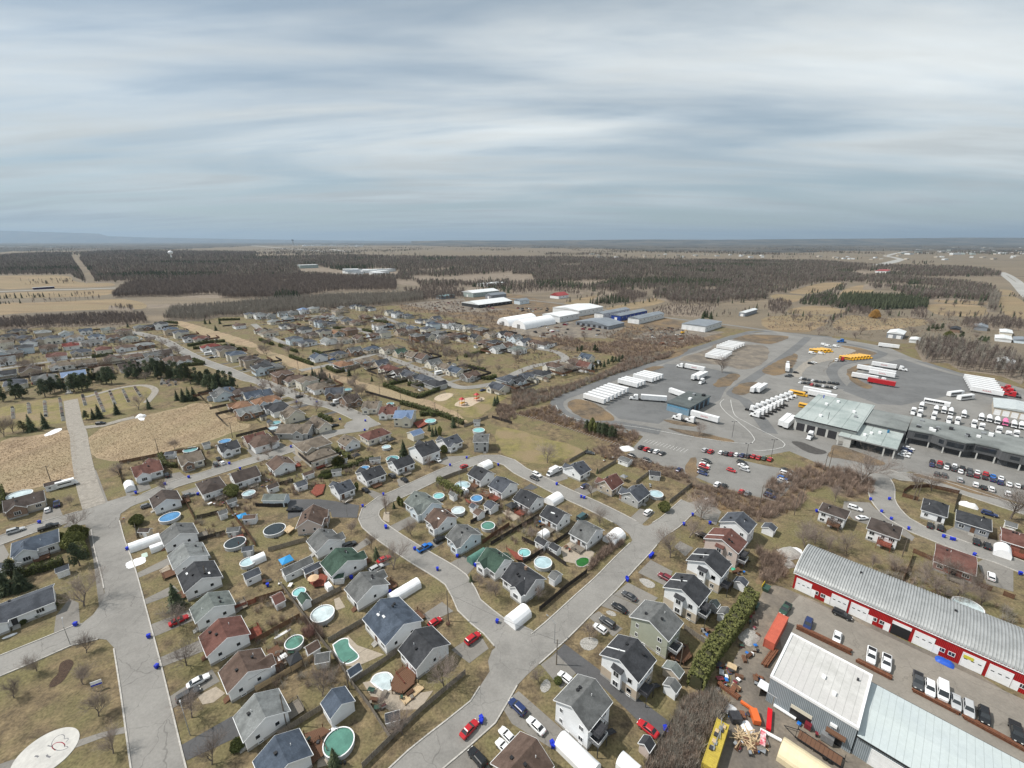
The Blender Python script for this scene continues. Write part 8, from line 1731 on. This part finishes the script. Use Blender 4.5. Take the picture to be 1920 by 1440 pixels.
# ------------------------------------------------------------------ hedges
def hedge(t, txt, w, h, lab, dens=26, m=None, leaf=.22):
	pts=path(t, txt);o0=pts[0];root=thing('cedar_hedge', lab, 'hedge', o0);q=MB();c=MB()
	for i in range(len(pts) - 1):
		a, b_=pts[i] - o0, pts[i+1] - o0;d=b_ - a;L=d.length;u=d.normalized();n=Vector((-u.y, u.x, 0))
		k=max(1, int(L / 1.6));prev=None;rows=[]
		for j in range(k + 1):
			p=a + d * (j / k);ww=w * rt.uniform(.36,.44);hh=h * rt.uniform(.86,.95);rows.append([p - n*ww, p - n*ww*.9 + Vector((0,0, hh*.8)), p - n*ww*.4 + Vector((0,0, hh)), p + n*ww*.4 + Vector((0,0, hh)), p + n*ww*.9 + Vector((0,0, hh*.8)), p + n*ww])
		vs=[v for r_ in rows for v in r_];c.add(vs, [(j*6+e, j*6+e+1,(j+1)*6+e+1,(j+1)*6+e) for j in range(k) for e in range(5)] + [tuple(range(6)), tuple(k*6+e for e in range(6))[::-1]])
		for _ in range(int(L * (2 * h + w) * dens / 2)):
			f=rt.random();s=rt.uniform(-(h + w/2), h + w/2);hb=1 + .11 * sin(f * L * 1.3) + .08 * sin(f * L * 3.1)
			if abs(s) < w/2: off, z=s, h * hb * rt.uniform(.9,1.04)
			else: off, z=copysign(w/2 * rt.uniform(.85,1.08), s),(h + w/2 - abs(s)) * hb
			p=a + d * f + n * off + Vector((0,0, z));x=Vector((rt.gauss(0,1), rt.gauss(0,1), rt.gauss(0,1))).normalized();y=x.orthogonal().normalized();l=leaf * rt.uniform(.7,1.5);q.add([p - x*l, p + y*l*.6, p + x*l, p - y*l*.6],[(0,1,2,3)])
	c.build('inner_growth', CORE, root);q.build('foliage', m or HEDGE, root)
hedge('A3', '1790,190 1700,330 1600,470 1500,600 1420,730 1370,850', 3.6,4.0, 'tall ragged cedar hedge between the duplexes and the works yard', 26, CEDAR, .3)
hedge('B1', '90,1150 250,1100 480,1035', 2.2,2.8, 'clipped cedar hedge below the blue hip roofed house', 26);hedge('B1', '640,990 580,850 560,800', 2.4,3.2, 'cedar hedge along the footpath by the blue roof', 22, CEDAR);hedge('B1', '1205,225 1240,300 1330,305', 1.8,2.2, 'yellow green clipped hedge beside the rust red roof', 22, CEDAR);hedge('B1', '5,500 20,640', 2.4,3.6, 'tall green hedge at the left end house', 22, CEDAR)
hedge('E2', '810,510 960,600 1080,650 1190,720', 2.0,2.6, 'clipped cedar hedge between the pool gardens', 26, CEDAR);hedge('B2', '490,370 620,325 760,290 880,245', 1.6,2.0, 'long dark hedge behind the crescent gardens', 18);hedge('B2', '610,190 700,240', 2.0,2.4, 'yellow green hedge beside the tan roofed house', 20, CEDAR)
for t, txt, lab in (('C2', '960,655 1090,705 1220,748 1330,705 1430,655', 'big box hedge corner beside the sand pit'),('C2', '1270,660 1140,650', 'inner hedge of the box hedged garden'),('C2', '1180,605 1000,650', 'upper inner hedge of the box hedged garden'),('C2', '535,525 610,558 700,535 800,505', 'hedge round the orange brown roofed house'),('C2', '255,440 340,470 425,500', 'hedge on the grassy strip left of the crossing'),('C2', '30,315 130,350', 'short hedge at the far left street'),('C2', '175,358 310,405', 'dark hedge below the slate roofs'),('C2', '1085,790 1200,820 1300,850 1420,890 1555,945', 'tall hedge along the grassy strip'),('C2', '1230,880 1300,870 1340,885', 'dark hedge beside the bright pool'),('C2', '1565,440 1660,415 1770,390', 'hedge in the upper far gardens'),('C2', '430,405 580,445', 'hedge beside the pale roofed house'),('C2', '800,240 870,255', 'curved hedge by the far crescent'),('C2', '580,225 760,235', 'dark hedge row in the far subdivision'),('C2', '840,165 990,185', 'hedge below the long brown roof'),('C2', '1690,600 1740,610 1800,590', 'square hedge beside the curving far street'),('C2', '1560,510 1720,545', 'hedge behind the blue roofed far house'),('C2', '480,890 570,925', 'low dark hedge beside the tan gabled house'),
					('C1', '1410,360 1540,335 1690,325', 'dark hedge first of three by the main street'),('C1', '1450,380 1600,365 1760,358', 'dark hedge second of three by the main street'),('C1', '1640,385 1850,385', 'dark hedge third of three by the main street'),('C1', '1300,505 1420,505 1530,495 1450,465', 'dark hedge round the last house of the west rows'),('C1', '690,445 850,425', 'long dark hedge in the west subdivision'),('C1', '1160,192 1260,182 1330,188', 'dark hedge at the top of the main street'),('C1', '680,610 850,590', 'square dark hedge above the cemetery'),('C1', '1640,165 1800,160', 'long dark hedge at the far houses'),('C1', '1800,470 1920,440', 'dark hedge beside the main street drives')):
	hedge(t, txt, 2.4,2.6, lab, 9, HEDGE, .36)
# ------------------------------------------------------------------ woods and brush: instanced on points inside one object each
def lowtree(kind, seed):
	r_=random.Random(seed);q=MB()
	if kind in ('bare', 'wide', 'poplar'):
		h=dict(bare=10.5, wide=11, poplar=13)[kind];w=dict(bare=2.5, wide=3.6, poplar=1.5)[kind];n=dict(bare=90, wide=120, poplar=60)[kind];q.tube((0,0,0),(0,0, h * .75),.12,.04, n=3)
		for i in range(n):
			f=r_.uniform(.22,.9);a=r_.uniform(0,6.283);p=Vector((0,0, h * f * .85));rr=w * sin(pi * min(1, f + .05)) ** .5 * r_.uniform(.3,1);e=Vector((cos(a) * rr, sin(a) * rr, min(h, h * f * .85 + h * r_.uniform(.08,.26))))
			s=Vector((-sin(a), cos(a),0)) * r_.uniform(.05,.12);q.add([p - s * .5, p + s * .5, e + s * .3, e - s * .3],[(0,1,2,3)])
			g_=e + Vector((r_.gauss(0,.5), r_.gauss(0,.5), r_.uniform(.3,1.3)));q.add([e - s, e + s, g_],[(0,1,2)]);mid=(p + e) / 2;g_=mid + Vector((r_.gauss(0,.8), r_.gauss(0,.8), r_.uniform(.4,1.4)));q.add([mid - s, mid + s, g_],[(0,1,2)])
	elif kind == 'con':
		h=12;q.tube((0,0,0),(0,0, h * .3),.2,.15, n=3)
		for k in range(8):
			f=k / 8;z=h * (.1 + .85 * f);R_=2.0 * (1 - f) ** .8 + .25
			for i in range(6): a=i * 1.047 + k * .5 + r_.uniform(-.2,.2);l=R_ * r_.uniform(.75,1.2);q.add([(0,0, z + h * .14),(cos(a-.6)*l*.8, sin(a-.6)*l*.8, z),(cos(a)*l*1.1, sin(a)*l*1.1, z - .5),(cos(a+.6)*l*.8, sin(a+.6)*l*.8, z)],[(0,1,2,3)])
	elif kind == 'shrub':
		for i in range(46):
			a=r_.uniform(0,6.283);r0=r_.random() * .9;p=Vector((cos(a)*r0, sin(a)*r0,0));e=p + Vector((cos(a)*r_.uniform(0,.9), sin(a)*r_.uniform(0,.9), r_.uniform(1.0,2.4)));s=Vector((-sin(a), cos(a),0)) * .025;q.add([p - s, p + s, e + s*.5, e - s*.5],[(0,1,2,3)])
			m_=(p + e) / 2;g_=m_ + Vector((r_.gauss(0,.4), r_.gauss(0,.4), r_.uniform(.3,.9)));q.add([m_ - s, m_ + s, g_],[(0,1,2)])
	elif kind == 'tuft':
		for i in range(16): a=r_.uniform(0,6.283);r0=r_.random() * .5;p=Vector((cos(a)*r0, sin(a)*r0,0));e=p + Vector((r_.gauss(0,.25), r_.gauss(0,.25), r_.uniform(.4,1.1)));s=Vector((.05,.05,0));q.add([p - s, p + s, e],[(0,1,2)])
	return q
def wood(name, pts, lib, label, cat):
	"""pts: (x, y, variant, scale);lib: [(MB, material)] - one object, its trees instanced on its own loose points"""
	v, f, mi, isp, var, sc=[],[],[],[],[],[]
	for k, (mb, m) in enumerate(lib):
		o=len(v);v += mb.v;f += [tuple(i + o for i in q_) for q_ in mb.f];mi += [k] * len(mb.f);isp += [0.0] * len(mb.v);var += [k] * len(mb.v);sc += [1.0] * len(mb.v)
	for x, y, k, s in pts: v.append((x, y, 0));isp.append(1.0);var.append(k);sc.append(s)
	me=bpy.data.meshes.new(name);me.from_pydata(v, [], f)
	for mb, m in lib: me.materials.append(m)
	me.polygons.foreach_set('material_index', mi)
	for nm, ty, dat in (('isp', 'FLOAT', isp),('var', 'INT', var),('sc', 'FLOAT', sc)): a=me.attributes.new(nm, ty, 'POINT');a.data.foreach_set('value', dat)
	o=obj(name, me);stuff(o, label, cat);g=bpy.data.node_groups.new(name, 'GeometryNodeTree');g.interface.new_socket('Geometry', in_out='INPUT', socket_type='NodeSocketGeometry');g.interface.new_socket('Geometry', in_out='OUTPUT', socket_type='NodeSocketGeometry')
	n=g.nodes;L=g.links.new;gi=n.new('NodeGroupInput');go=n.new('NodeGroupOutput')
	def attr(nm, ty): a=n.new('GeometryNodeInputNamedAttribute');a.data_type=ty;a.inputs[0].default_value=nm;return a.outputs[0]
	def cmp(s_, val, ty, op): c=n.new('FunctionNodeCompare');c.data_type=ty;c.operation=op;A, B=[i for i in c.inputs if i.enabled][:2];L(s_, A);B.default_value=val;return c.outputs[0]
	s0=n.new('GeometryNodeSeparateGeometry');L(gi.outputs[0], s0.inputs[0]);L(cmp(attr('isp', 'FLOAT'),.5, 'FLOAT', 'GREATER_THAN'), s0.inputs[1]);rv=n.new('FunctionNodeRandomValue');rv.data_type='FLOAT_VECTOR';rv.inputs[0].default_value=(0,0,0);rv.inputs[1].default_value=(0,0,6.283);jn=n.new('GeometryNodeJoinGeometry')
	for k in range(len(lib)):
		s1=n.new('GeometryNodeSeparateGeometry');L(s0.outputs[1], s1.inputs[0]);c=cmp(attr('var', 'INT'), k, 'INT', 'EQUAL');L(c, s1.inputs[1])
		s2=n.new('GeometryNodeSeparateGeometry');L(s0.outputs[0], s2.inputs[0]);L(c, s2.inputs[1])
		i=n.new('GeometryNodeInstanceOnPoints');L(s2.outputs[0], i.inputs['Points']);L(s1.outputs[0], i.inputs['Instance']);L(rv.outputs[0], i.inputs['Rotation']);L(attr('sc', 'FLOAT'), i.inputs['Scale']);L(i.outputs[0], jn.inputs[0])
	L(jn.outputs[0], go.inputs[0]);md=o.modifiers.new('scatter', 'NODES');md.node_group=g;return o
TW1=vary(mat('wood_twigs_brown', (.20,.165,.145),(.145,.12,.106),.4,.95),.7,1.3);TW2=vary(mat('wood_twigs_grey', (.31,.285,.245),(.23,.21,.18),.4,.95),.8,1.2);FCON=vary(mat('wood_conifers', (.045,.056,.036),(.07,.078,.046),.4,.95),.7,1.4);BR=vary(mat('brush_stems', (.30,.225,.18),(.21,.16,.13),.6,.95),.7,1.3);REED=vary(mat('dry_reeds', (.33,.225,.125),(.25,.17,.10),.6,.95),.75,1.25)
LIB=[(lowtree('bare', 1), TW1),(lowtree('bare', 2), TW1),(lowtree('wide', 3), TW1),(lowtree('poplar', 4), TW2),(lowtree('poplar', 5), TW2),(lowtree('con', 6), FCON),(lowtree('con', 7), FCON),(lowtree('shrub', 8), BR)]
MIX=dict(brown=(0,0,1,1,2,2,2), poplar=(3,3,4,4,0), mixed=(0,1,2,2,3,0,1,2,4,6), con=(5,6,5,6,1,2), dark=(5,6,5,6), low=(0,1,7,2,7), grove=(0,1,3))
rf_=random.Random(99)
CLEARTXT=FIELDS + ['D1 525,220 560,290 620,370 650,450 720,450 680,370 600,270 590,220', 'D2 320,335 420,318 520,330 640,350 900,335 1080,360 1060,392 700,395 560,385 340,375', 'D2 1050,425 1180,430 1250,500 1060,500', 'D2 1130,400 1300,405 1600,385 1920,365 1920,430 1600,450 1480,440 1220,440', 'D3 -20,378 150,380 170,440 -20,455', 'D3 370,450 560,425 780,425 700,455 560,475', 'D3 880,425 1000,410 1010,422 900,435', 'D3 1400,480 1540,478 1540,492 1420,497', 'D4 600,370 720,355 940,352 930,375 720,400']
CLEAR=[path('P', x) for x in CLEARTXT]
def fill(txt, mix, s0, spacing, out, avoid=()):
	pl=path('P', txt);xs=[p.x for p in pl];ys=[p.y for p in pl];x0, x1, y0, y1=min(xs), max(xs), min(ys), max(ys);ar=(x1 - x0) * (y1 - y0)
	y=y0
	while y < y1:                                  # wider planting far off, where single trees no longer show
		d=max(0, y) ;sp=spacing * (1 if d < 900 else 1.4 if d < 1500 else 1.9 if d < 2500 else 3.2 if d < 4200 else 5.0);st=sp
		x=x0 + rf_.random() * sp
		while x < x1:
			px, py=x + rf_.uniform(-.5,.5) * sp, y + rf_.uniform(-.5,.5) * sp;cl=noise.noise((px * .006, py * .006,3.0))
			if inpoly((px, py), pl) and cl > -.42 and not any(a_[0] < px < a_[1] and a_[2] < py < a_[3] and inpoly((px, py), a_[4]) for a_ in avoid):
				m=MIX[mix];k=rf_.choice(m)
				if mix in ('mixed', 'brown') and noise.noise((px * .004, py * .004,9.0)) > .36 and rf_.random() < .7: k=rf_.choice((5,6))
				out.append((px, py, k, s0 * rf_.uniform(.7,1.2) * (1 if d < 1500 else 1.25 if d < 2500 else 1.6 if d < 4200 else 1.9)))
			x += sp
		y += sp
AV=[(min(p.x for p in c), max(p.x for p in c), min(p.y for p in c), max(p.y for p in c), c) for c in CLEAR]
def woods(name, lab, regs, floor=True):
	o=[]
	for txt, mix, s0, sp in regs:
		fill(txt, mix, s0, sp, o, AV if mix in ('mixed', 'brown', 'con') else ())
		if floor: sheet('woodland_floor', path('P', txt), FLOOR, .06 + random.random() * .02)
	wood(name, o, LIB, lab, 'woods');return len(o)
n1=woods('near_woods', 'grey bare woods and poplar belts behind the town', [
 ('D1 -120,800 300,778 950,758 1110,742 1080,690 800,690 0,728 -120,738', 'low', .7,2.8),
 ('D1 1230,722 1500,732 1640,700 1920,690 D2 0,690 250,668 600,645 1000,610 1260,580 1250,530 1000,540 600,552 200,578 0,598 D1 1700,622 1300,648', 'poplar', .8,2.9),
 ('D1 850,555 1200,545 1500,555 1920,560 D2 200,565 640,505 1050,505 1060,450 1000,425 640,405 300,395 0,400 D1 1600,410 1200,435 980,445 900,500', 'brown', 1.0,4.2),
 ('D1 810,640 1000,660 1010,630 820,610', 'brown', .9,6),('D1 1110,635 1600,610 1600,595 1100,605', 'brown', .9,6.5),
 ('D3 570,608 800,598 1010,578 1010,545 800,495 700,505 590,575', 'brown', .9,5.5),('D3 1050,550 1200,595 1500,605 1600,585 1800,575 1920,565 1920,420 1500,430 1250,470 1080,500', 'mixed', .95,4.6),
 ('D3 1050,685 1250,695 1420,705 1500,655 1560,615 1200,605 1050,645', 'low', .5,5),('D2 1250,580 1560,560 1560,500 1500,470 1240,470 1100,500', 'brown', .9,5.5),('D2 1560,505 1900,520 1920,490 1850,470 1600,470', 'con', .8,6),('D3 0,530 280,515 480,535 560,520 420,480 200,480 0,490', 'brown', .8,6),
 ('D4 510,605 640,635 860,645 1190,635 1200,585 1000,555 760,545 560,540', 'dark', .85,4.6),('D4 710,495 900,485 1100,565 1640,580 1690,525 1700,485 1500,445 1000,405 830,395 720,455', 'mixed', .95,4.6),('D4 220,605 460,615 590,655 640,655 500,565 600,455 540,465 400,545 290,550', 'con', .8,5.5),('D4 0,665 130,675 180,605 100,575 0,595', 'brown', .75,5.5),('D4 600,680 760,690 770,650 620,640', 'brown', .8,5),
 ('D4 1440,775 1700,795 1960,805 1960,745 1760,715 1480,735', 'brown', .8,5.5),('D4 1640,660 1700,665 1740,560 1700,530 1650,560', 'poplar', 1.1,5),('C4 1160,475 1350,485 1440,540 1600,560 1760,585 1900,645 1960,560 1800,440 1650,400 1400,350 1180,330 1100,365', 'grove', .95,4.2),('D4 1060,705 1180,715 1190,640 1080,650', 'low', .7,5),('D4 390,740 480,735 600,680 590,660 520,690', 'low', .6,5),('D4 -20,530 120,522 280,468 400,438 620,428 720,442 720,390 800,362 0,302 -20,300', 'mixed', .95,5.2),
 ('D3 0,400 150,405 440,425 560,445 600,490 900,458 1040,425 1200,452 1500,482 1920,505 1920,385 1500,352 1200,382 950,402 800,402 600,395 440,380 0,350', 'mixed', .95,5.4)])
n2=woods('far_woods', 'wide mixed woods stretching towards the horizon', [
 ('D1 -160,385 520,382 640,445 660,445 620,370 560,290 530,225 300,222 0,240 -160,240', 'mixed', 1.0,5.2),
 ('D1 720,445 950,434 1200,432 1600,405 1920,400 D2 640,400 1060,450 1250,470 1560,480 1900,490 D3 0,495 420,480 600,520 700,505 820,500 1040,500 1250,470 1500,430 1920,420 D4 0,430 400,438 720,442 830,395 1290,400 1740,395 1740,372 1500,338 1150,325 800,318 400,285 0,278 D3 1600,278 1000,272 400,255 0,255 D2 1400,255 600,240 0,255 D1 1920,215 1400,208 900,204 620,228 600,270 680,370', 'mixed', 1.0,5.2)])
rows=[]
for txt, k in (('D1 180,437 530,422', 22),('D1 180,457 520,443', 24),('D1 0,562 350,550 730,533', 44),('D1 0,603 380,585 740,567', 34),('D1 -60,470 500,440 560,445', 16),('D4 0,692 270,690 430,702', 22),('D4 470,742 540,700 600,662', 20),('D4 640,642 760,690', 12),('D4 1240,592 1450,600 1640,608', 30),('D4 0,640 130,672', 10),('D4 200,735 330,745 450,760', 14),('D4 860,680 1060,700 1200,720', 22),('D4 1200,690 1480,700 1650,700', 26),('D4 300,515 420,520', 12),('D4 130,515 280,470 400,440', 26),('D3 380,600 560,560 700,530', 24),('D3 660,640 900,605 1100,575', 30),('D3 560,545 820,540 1000,560', 20),('D3 1400,700 1640,690 1900,640', 30),('D3 1660,600 1800,580 1920,560', 18),('D4 1720,540 1860,545 1940,600', 14),('D4 1700,620 1760,690 1940,730', 20),('D2 1130,420 1500,440 1900,400', 40),('D2 1200,445 1560,450', 24),('D3 0,440 170,440 360,430', 24),('D2 700,235 1000,225 1400,240', 40),('D3 100,210 500,230 1000,262', 60),('D3 830,245 1200,255 1330,270', 50),('D4 0,255 400,262 800,270', 30),('D4 1080,300 1230,300', 24),('D1 870,180 1350,190', 30),('D2 1000,180 1180,178', 30),('D3 450,200 700,215', 40)):
	pl=path('P', txt)
	for i in range(k): f=rf_.random() * (len(pl) - 1);a=int(f);p=pl[a].lerp(pl[a+1], f - a);rows.append((p.x + rf_.gauss(0,3), p.y + rf_.gauss(0,3), rf_.choice((0,1,2,3,7,5)), rf_.uniform(.45,.95) * (1 if p.y < 2000 else 2)))
for i in range(26000):
	P=G('P', rf_.uniform(-150,2070), rf_.uniform(460,479));v=noise.noise((P.x * .0011, P.y * .0004,4.0)) + .35 * noise.noise((P.x * .004, P.y * .0015,8.0))
	if v > .1: rows.append((P.x, P.y, rf_.choice((0,1,2,2,5)), rf_.uniform(1.0,1.9)))
wood('hedgerow_trees', rows, LIB, 'straggling hedgerow trees between the dry fields', 'hedgerow')
rb2=random.Random(15);bl=[]
def brush(txt, n, ks, s0):
	pl=path('P', txt);xs=[p.x for p in pl];ys=[p.y for p in pl];k=0
	while k < n:
		p=(rb2.uniform(min(xs), max(xs)), rb2.uniform(min(ys), max(ys)))
		if inpoly(p, pl): bl.append((p[0], p[1], rb2.choice(ks), s0 * rb2.uniform(.6,1.3)));k += 1
BLIB=[(lowtree('shrub', 8), BR),(lowtree('shrub', 9), BR),(lowtree('tuft', 10), REED),(lowtree('shrub', 11), TW2)]
brush('A3 1270,960 1440,880 1620,960 1540,1100 1400,1300 1390,1460 1000,1460 1100,1330 1210,1130', 520,(0,1,3,3),1.0);brush('B4 -20,420 200,320 400,295 640,335 790,400 780,510 600,530 440,430 300,500 200,640 0,690', 620,(0,1,0,2),1.1);brush('B3 1350,440 1500,455 1920,550 1960,690 1840,710 1600,630 1340,560', 420,(0,1,2,2),.9);brush('B3 560,170 800,140 830,210 1290,335 1340,430 1000,330 700,240', 300,(0,1,0),.75)
brush('C3 -10,850 60,860 300,800 420,890 560,930 790,955 960,1020 890,1120 740,1070 400,960 100,880', 1500,(2,2,2,0),1.0);brush('C3 0,660 200,700 420,650 620,590 820,500 860,470 1000,440 1220,400 1180,440 800,560 500,670 300,760 0,850', 1100,(0,1,0,3),1.3);brush('C3 700,560 860,470 1000,430 1220,380 1500,320 1350,270 700,330 560,330 350,270 200,330 620,400 840,450', 1500,(0,1,2,0),1.2);brush('A4 -80,-200 150,-120 120,20 -40,80', 60,(0,1),1.3);brush('B3 560,1100 760,930 840,870 760,860 600,1010', 170,(0,1),.8);brush('A2 330,330 420,330 520,480 480,480', 50,(1,),.8);brush('C2 1100,310 1330,330 1560,420 1500,440 1200,400', 260,(0,1,3),1.1);brush('A4 500,-60 900,60 1400,260 1900,420 1900,300 1500,150 1000,-60', 120,(0,3,2),.9);brush('C2 1780,800 1920,800 1960,900 1840,930', 150,(0,1),1.0);brush('D2 1060,605 1260,595 1560,570 1560,640 1930,650 D3 200,720 0,830 D2 1700,760 1400,680 1100,650', 700,(0,1,2),1.1);brush('C3 640,270 900,205 1260,225 1150,360 860,330', 500,(0,1,3),1.0);brush('C4 0,60 1900,200 1900,320 900,320 0,220', 900,(0,2,2,3),.8);brush('D4 0,690 1640,700 1900,740 1200,790 500,800 0,790', 700,(0,2,3),.9)
for txt, n in (('C1 0,240 1350,200 1400,480 1200,560 0,680', 420),('C2 0,100 900,60 1900,250 1900,400 1300,640 500,540 0,250', 1100),('C2 0,560 500,600 1200,850 800,880 0,640', 160),('C3 0,300 560,420 500,560 0,650', 160),('B1 850,280 1500,160 1920,80 1920,140 1400,330 900,420', 60),('B1 1380,540 1920,420 1920,900 1500,800', 60),('B2 0,230 480,330 900,250 950,330 500,480 0,560', 110),('A2 0,60 480,480 760,820 560,900 0,820', 60),('E2 760,560 1500,620 1900,800 1700,960 1000,880', 50),('E4 0,500 700,720 1100,1000 800,1300 0,1000', 60)): brush('' + txt, int(n * 1.8),(0,1,0,3),.8)
wood('undergrowth', bl, BLIB, 'tangled bare brush and dry reeds between lots and gardens', 'brush')
bl=[]
brush('B1 -60,125 300,75 520,40 560,60 580,330 590,395 330,435 -60,505', 5200,(2,),.32);brush('C1 1540,778 1690,880 1890,955 1500,1080 1040,1185 880,1220 720,1180 660,1050 730,990 1200,860', 8400,(2,),.32)
wood('field_grass', bl, [BLIB[0], BLIB[1],(lowtree('tuft', 12), vary(mat('field_straw', (.40,.30,.19),(.30,.22,.14),.6,.95),.7,1.25))], 'tufts of dry grass on the empty fields', 'grass')
# ================================================================== HORIZON
FW=mat('far_woodland', (.065,.065,.062),(.04,.045,.043),.0025,.98, c3=(.12,.105,.085), scale3=.0012, world=True, mottle=.2, detail=8)
near_edge=path('P', '-900,474 -300,473 0,472 200,470 380,466 480,460 700,460 860,462 960,464 1100,466 1300,473 1440,475 1600,471 1920,471 2300,470 2900,471');q=MB();nx, ny=220,46;vs=[]
for i in range(nx + 1):
	f=i / nx * (len(near_edge) - 1);a=min(int(f), len(near_edge) - 2);e=near_edge[a].lerp(near_edge[a + 1], f - a);dr=Vector((e.x, e.y)).normalized();r0=Vector((e.x, e.y)).length * (1 + .16 * noise.noise((i * .13,2.0,0)) + .1 * noise.noise((i * .6,5.0,0)))
	for j in range(ny + 1):
		r=r0 * (40000 / r0) ** (j / ny);x, y=dr.x * r, dr.y * r;z=0 if j == 0 else 9 + 9 * noise.noise((x * .0021, y * .0021,0)) + 6 * noise.noise((x * .009, y * .009,5));vs.append((x, y, max(.1, z)))
q.add(vs, [(i*(ny+1)+j, i*(ny+1)+j+1,(i+1)*(ny+1)+j+1,(i+1)*(ny+1)+j) for i in range(nx) for j in range(ny)]);o=q.build('distant_woodland', FW);struct(o)
if o.data.polygons[0].normal.z < 0: o.data.flip_normals()
def ridge(pxs, dist, seed, name):
	q=MB();vs=[];n=90;L=len(pxs) - 1
	for i in range(n + 1):
		f=i / n * L;a=min(int(f), L - 1);x=pxs[a][0] + (pxs[a+1][0] - pxs[a][0]) * (f - a);y=pxs[a][1] + (pxs[a+1][1] - pxs[a][1]) * (f - a);X=(x - 960) / FPX * dist / cos(PITCH) * cos(PITCH);top=CAMH + (HOR - y) / FPX * dist * 1.06;top += 6 * noise.noise((x * .03, seed, 0)) * (dist / 16000)
		for k, (dy, h) in enumerate(((-2600,0),(-1200,.55),(0,1),(2500,.9),(6000,0))): vs.append((X * (1 + dy / dist), dist + dy, max(0, top) * h + .2))
	q.add(vs, [(i*5+k, (i+1)*5+k, (i+1)*5+k+1, i*5+k+1) for i in range(n) for k in range(4)]);o=q.build(name, FW, smooth=True);struct(o)
	if sum(p.normal.z for p in o.data.polygons) < 0: o.data.flip_normals()
ridge([(-500,433),(-200,432),(0,434),(120,437),(225,440),(240,444),(300,446),(420,448),(560,450),(700,451.5),(860,452)],36000,1, 'hills');ridge([(780,452),(850,451),(1000,451),(1200,449.5),(1330,450),(1440,449),(1600,448),(1780,446.5),(1920,447),(2200,446),(2500,447)],17000,2, 'hills')
# highway on the right and roads far off
def farroad(txt, w, z=.09, name='highway'):
	pl=path('P', txt);q=MB();Ls=[];Rs=[]
	for j, p in enumerate(pl): d=pl[min(j+1, len(pl)-1)] - pl[max(j-1,0)];d.z=0;d.normalize();n=Vector((-d.y, d.x, 0)) * w / 2;Ls.append(p + n);Rs.append(p - n)
	q.add(Ls + Rs, [(j, j+len(Ls), j+1+len(Ls), j+1) for j in range(len(Ls)-1)]);o=struct(q.build(name, mat('pale_concrete_road', (.34,.335,.32),(.29,.285,.27),.02,.95, world=True)));o.location.z=z
	if o.data.polygons[0].normal.z < 0: o.data.flip_normals()
farroad('D4 2000,600 1920,530 1840,440 1780,395 1740,365', 12);farroad('D4 2040,560 1960,510 1880,430 1820,390 1760,362', 12,.1);farroad('D4 780,310 860,300 940,280 1000,265 950,252 880,240 980,215 1050,205', 34,.11);farroad('D4 850,310 960,285 1010,268', 20,.12);farroad('D1 -40,508 300,495 600,490 870,480', 14,.11, 'runway_strip');farroad('D2 0,165 300,190 520,205 700,205', 70,.1, 'runway');farroad('D2 560,190 700,208 820,205', 60,.12, 'runway');farroad('D1 1560,140 1920,165', 120,.12, 'runway')
# ================================================================== AIR
hz=MB();hb_=60300.0;hz.box(-hb_, hb_, -3300, hb_, -1.0,1100.0);ho=hz.build('haze', None);ho.data.materials.clear();stuff(ho, 'thin pale blue haze over the whole plain', 'haze')
hm=bpy.data.materials.new('haze_air');hm.use_nodes=True;t=hm.node_tree;t.nodes.clear();mo=t.nodes.new('ShaderNodeOutputMaterial');pv=t.nodes.new('ShaderNodeVolumePrincipled');pv.inputs['Density'].default_value=2.9e-5;pv.inputs['Color'].default_value=(.50,.66,.84,1);pv.inputs['Anisotropy'].default_value=.2;t.links.new(pv.outputs[0], mo.inputs['Volume']);ho.data.materials.append(hm)
print('WOODS', n1, n2, len(bl), 'OBJECTS', len(bpy.data.objects), 'TRIS', sum(len(p.vertices) - 2 for m in bpy.data.meshes for p in m.polygons))
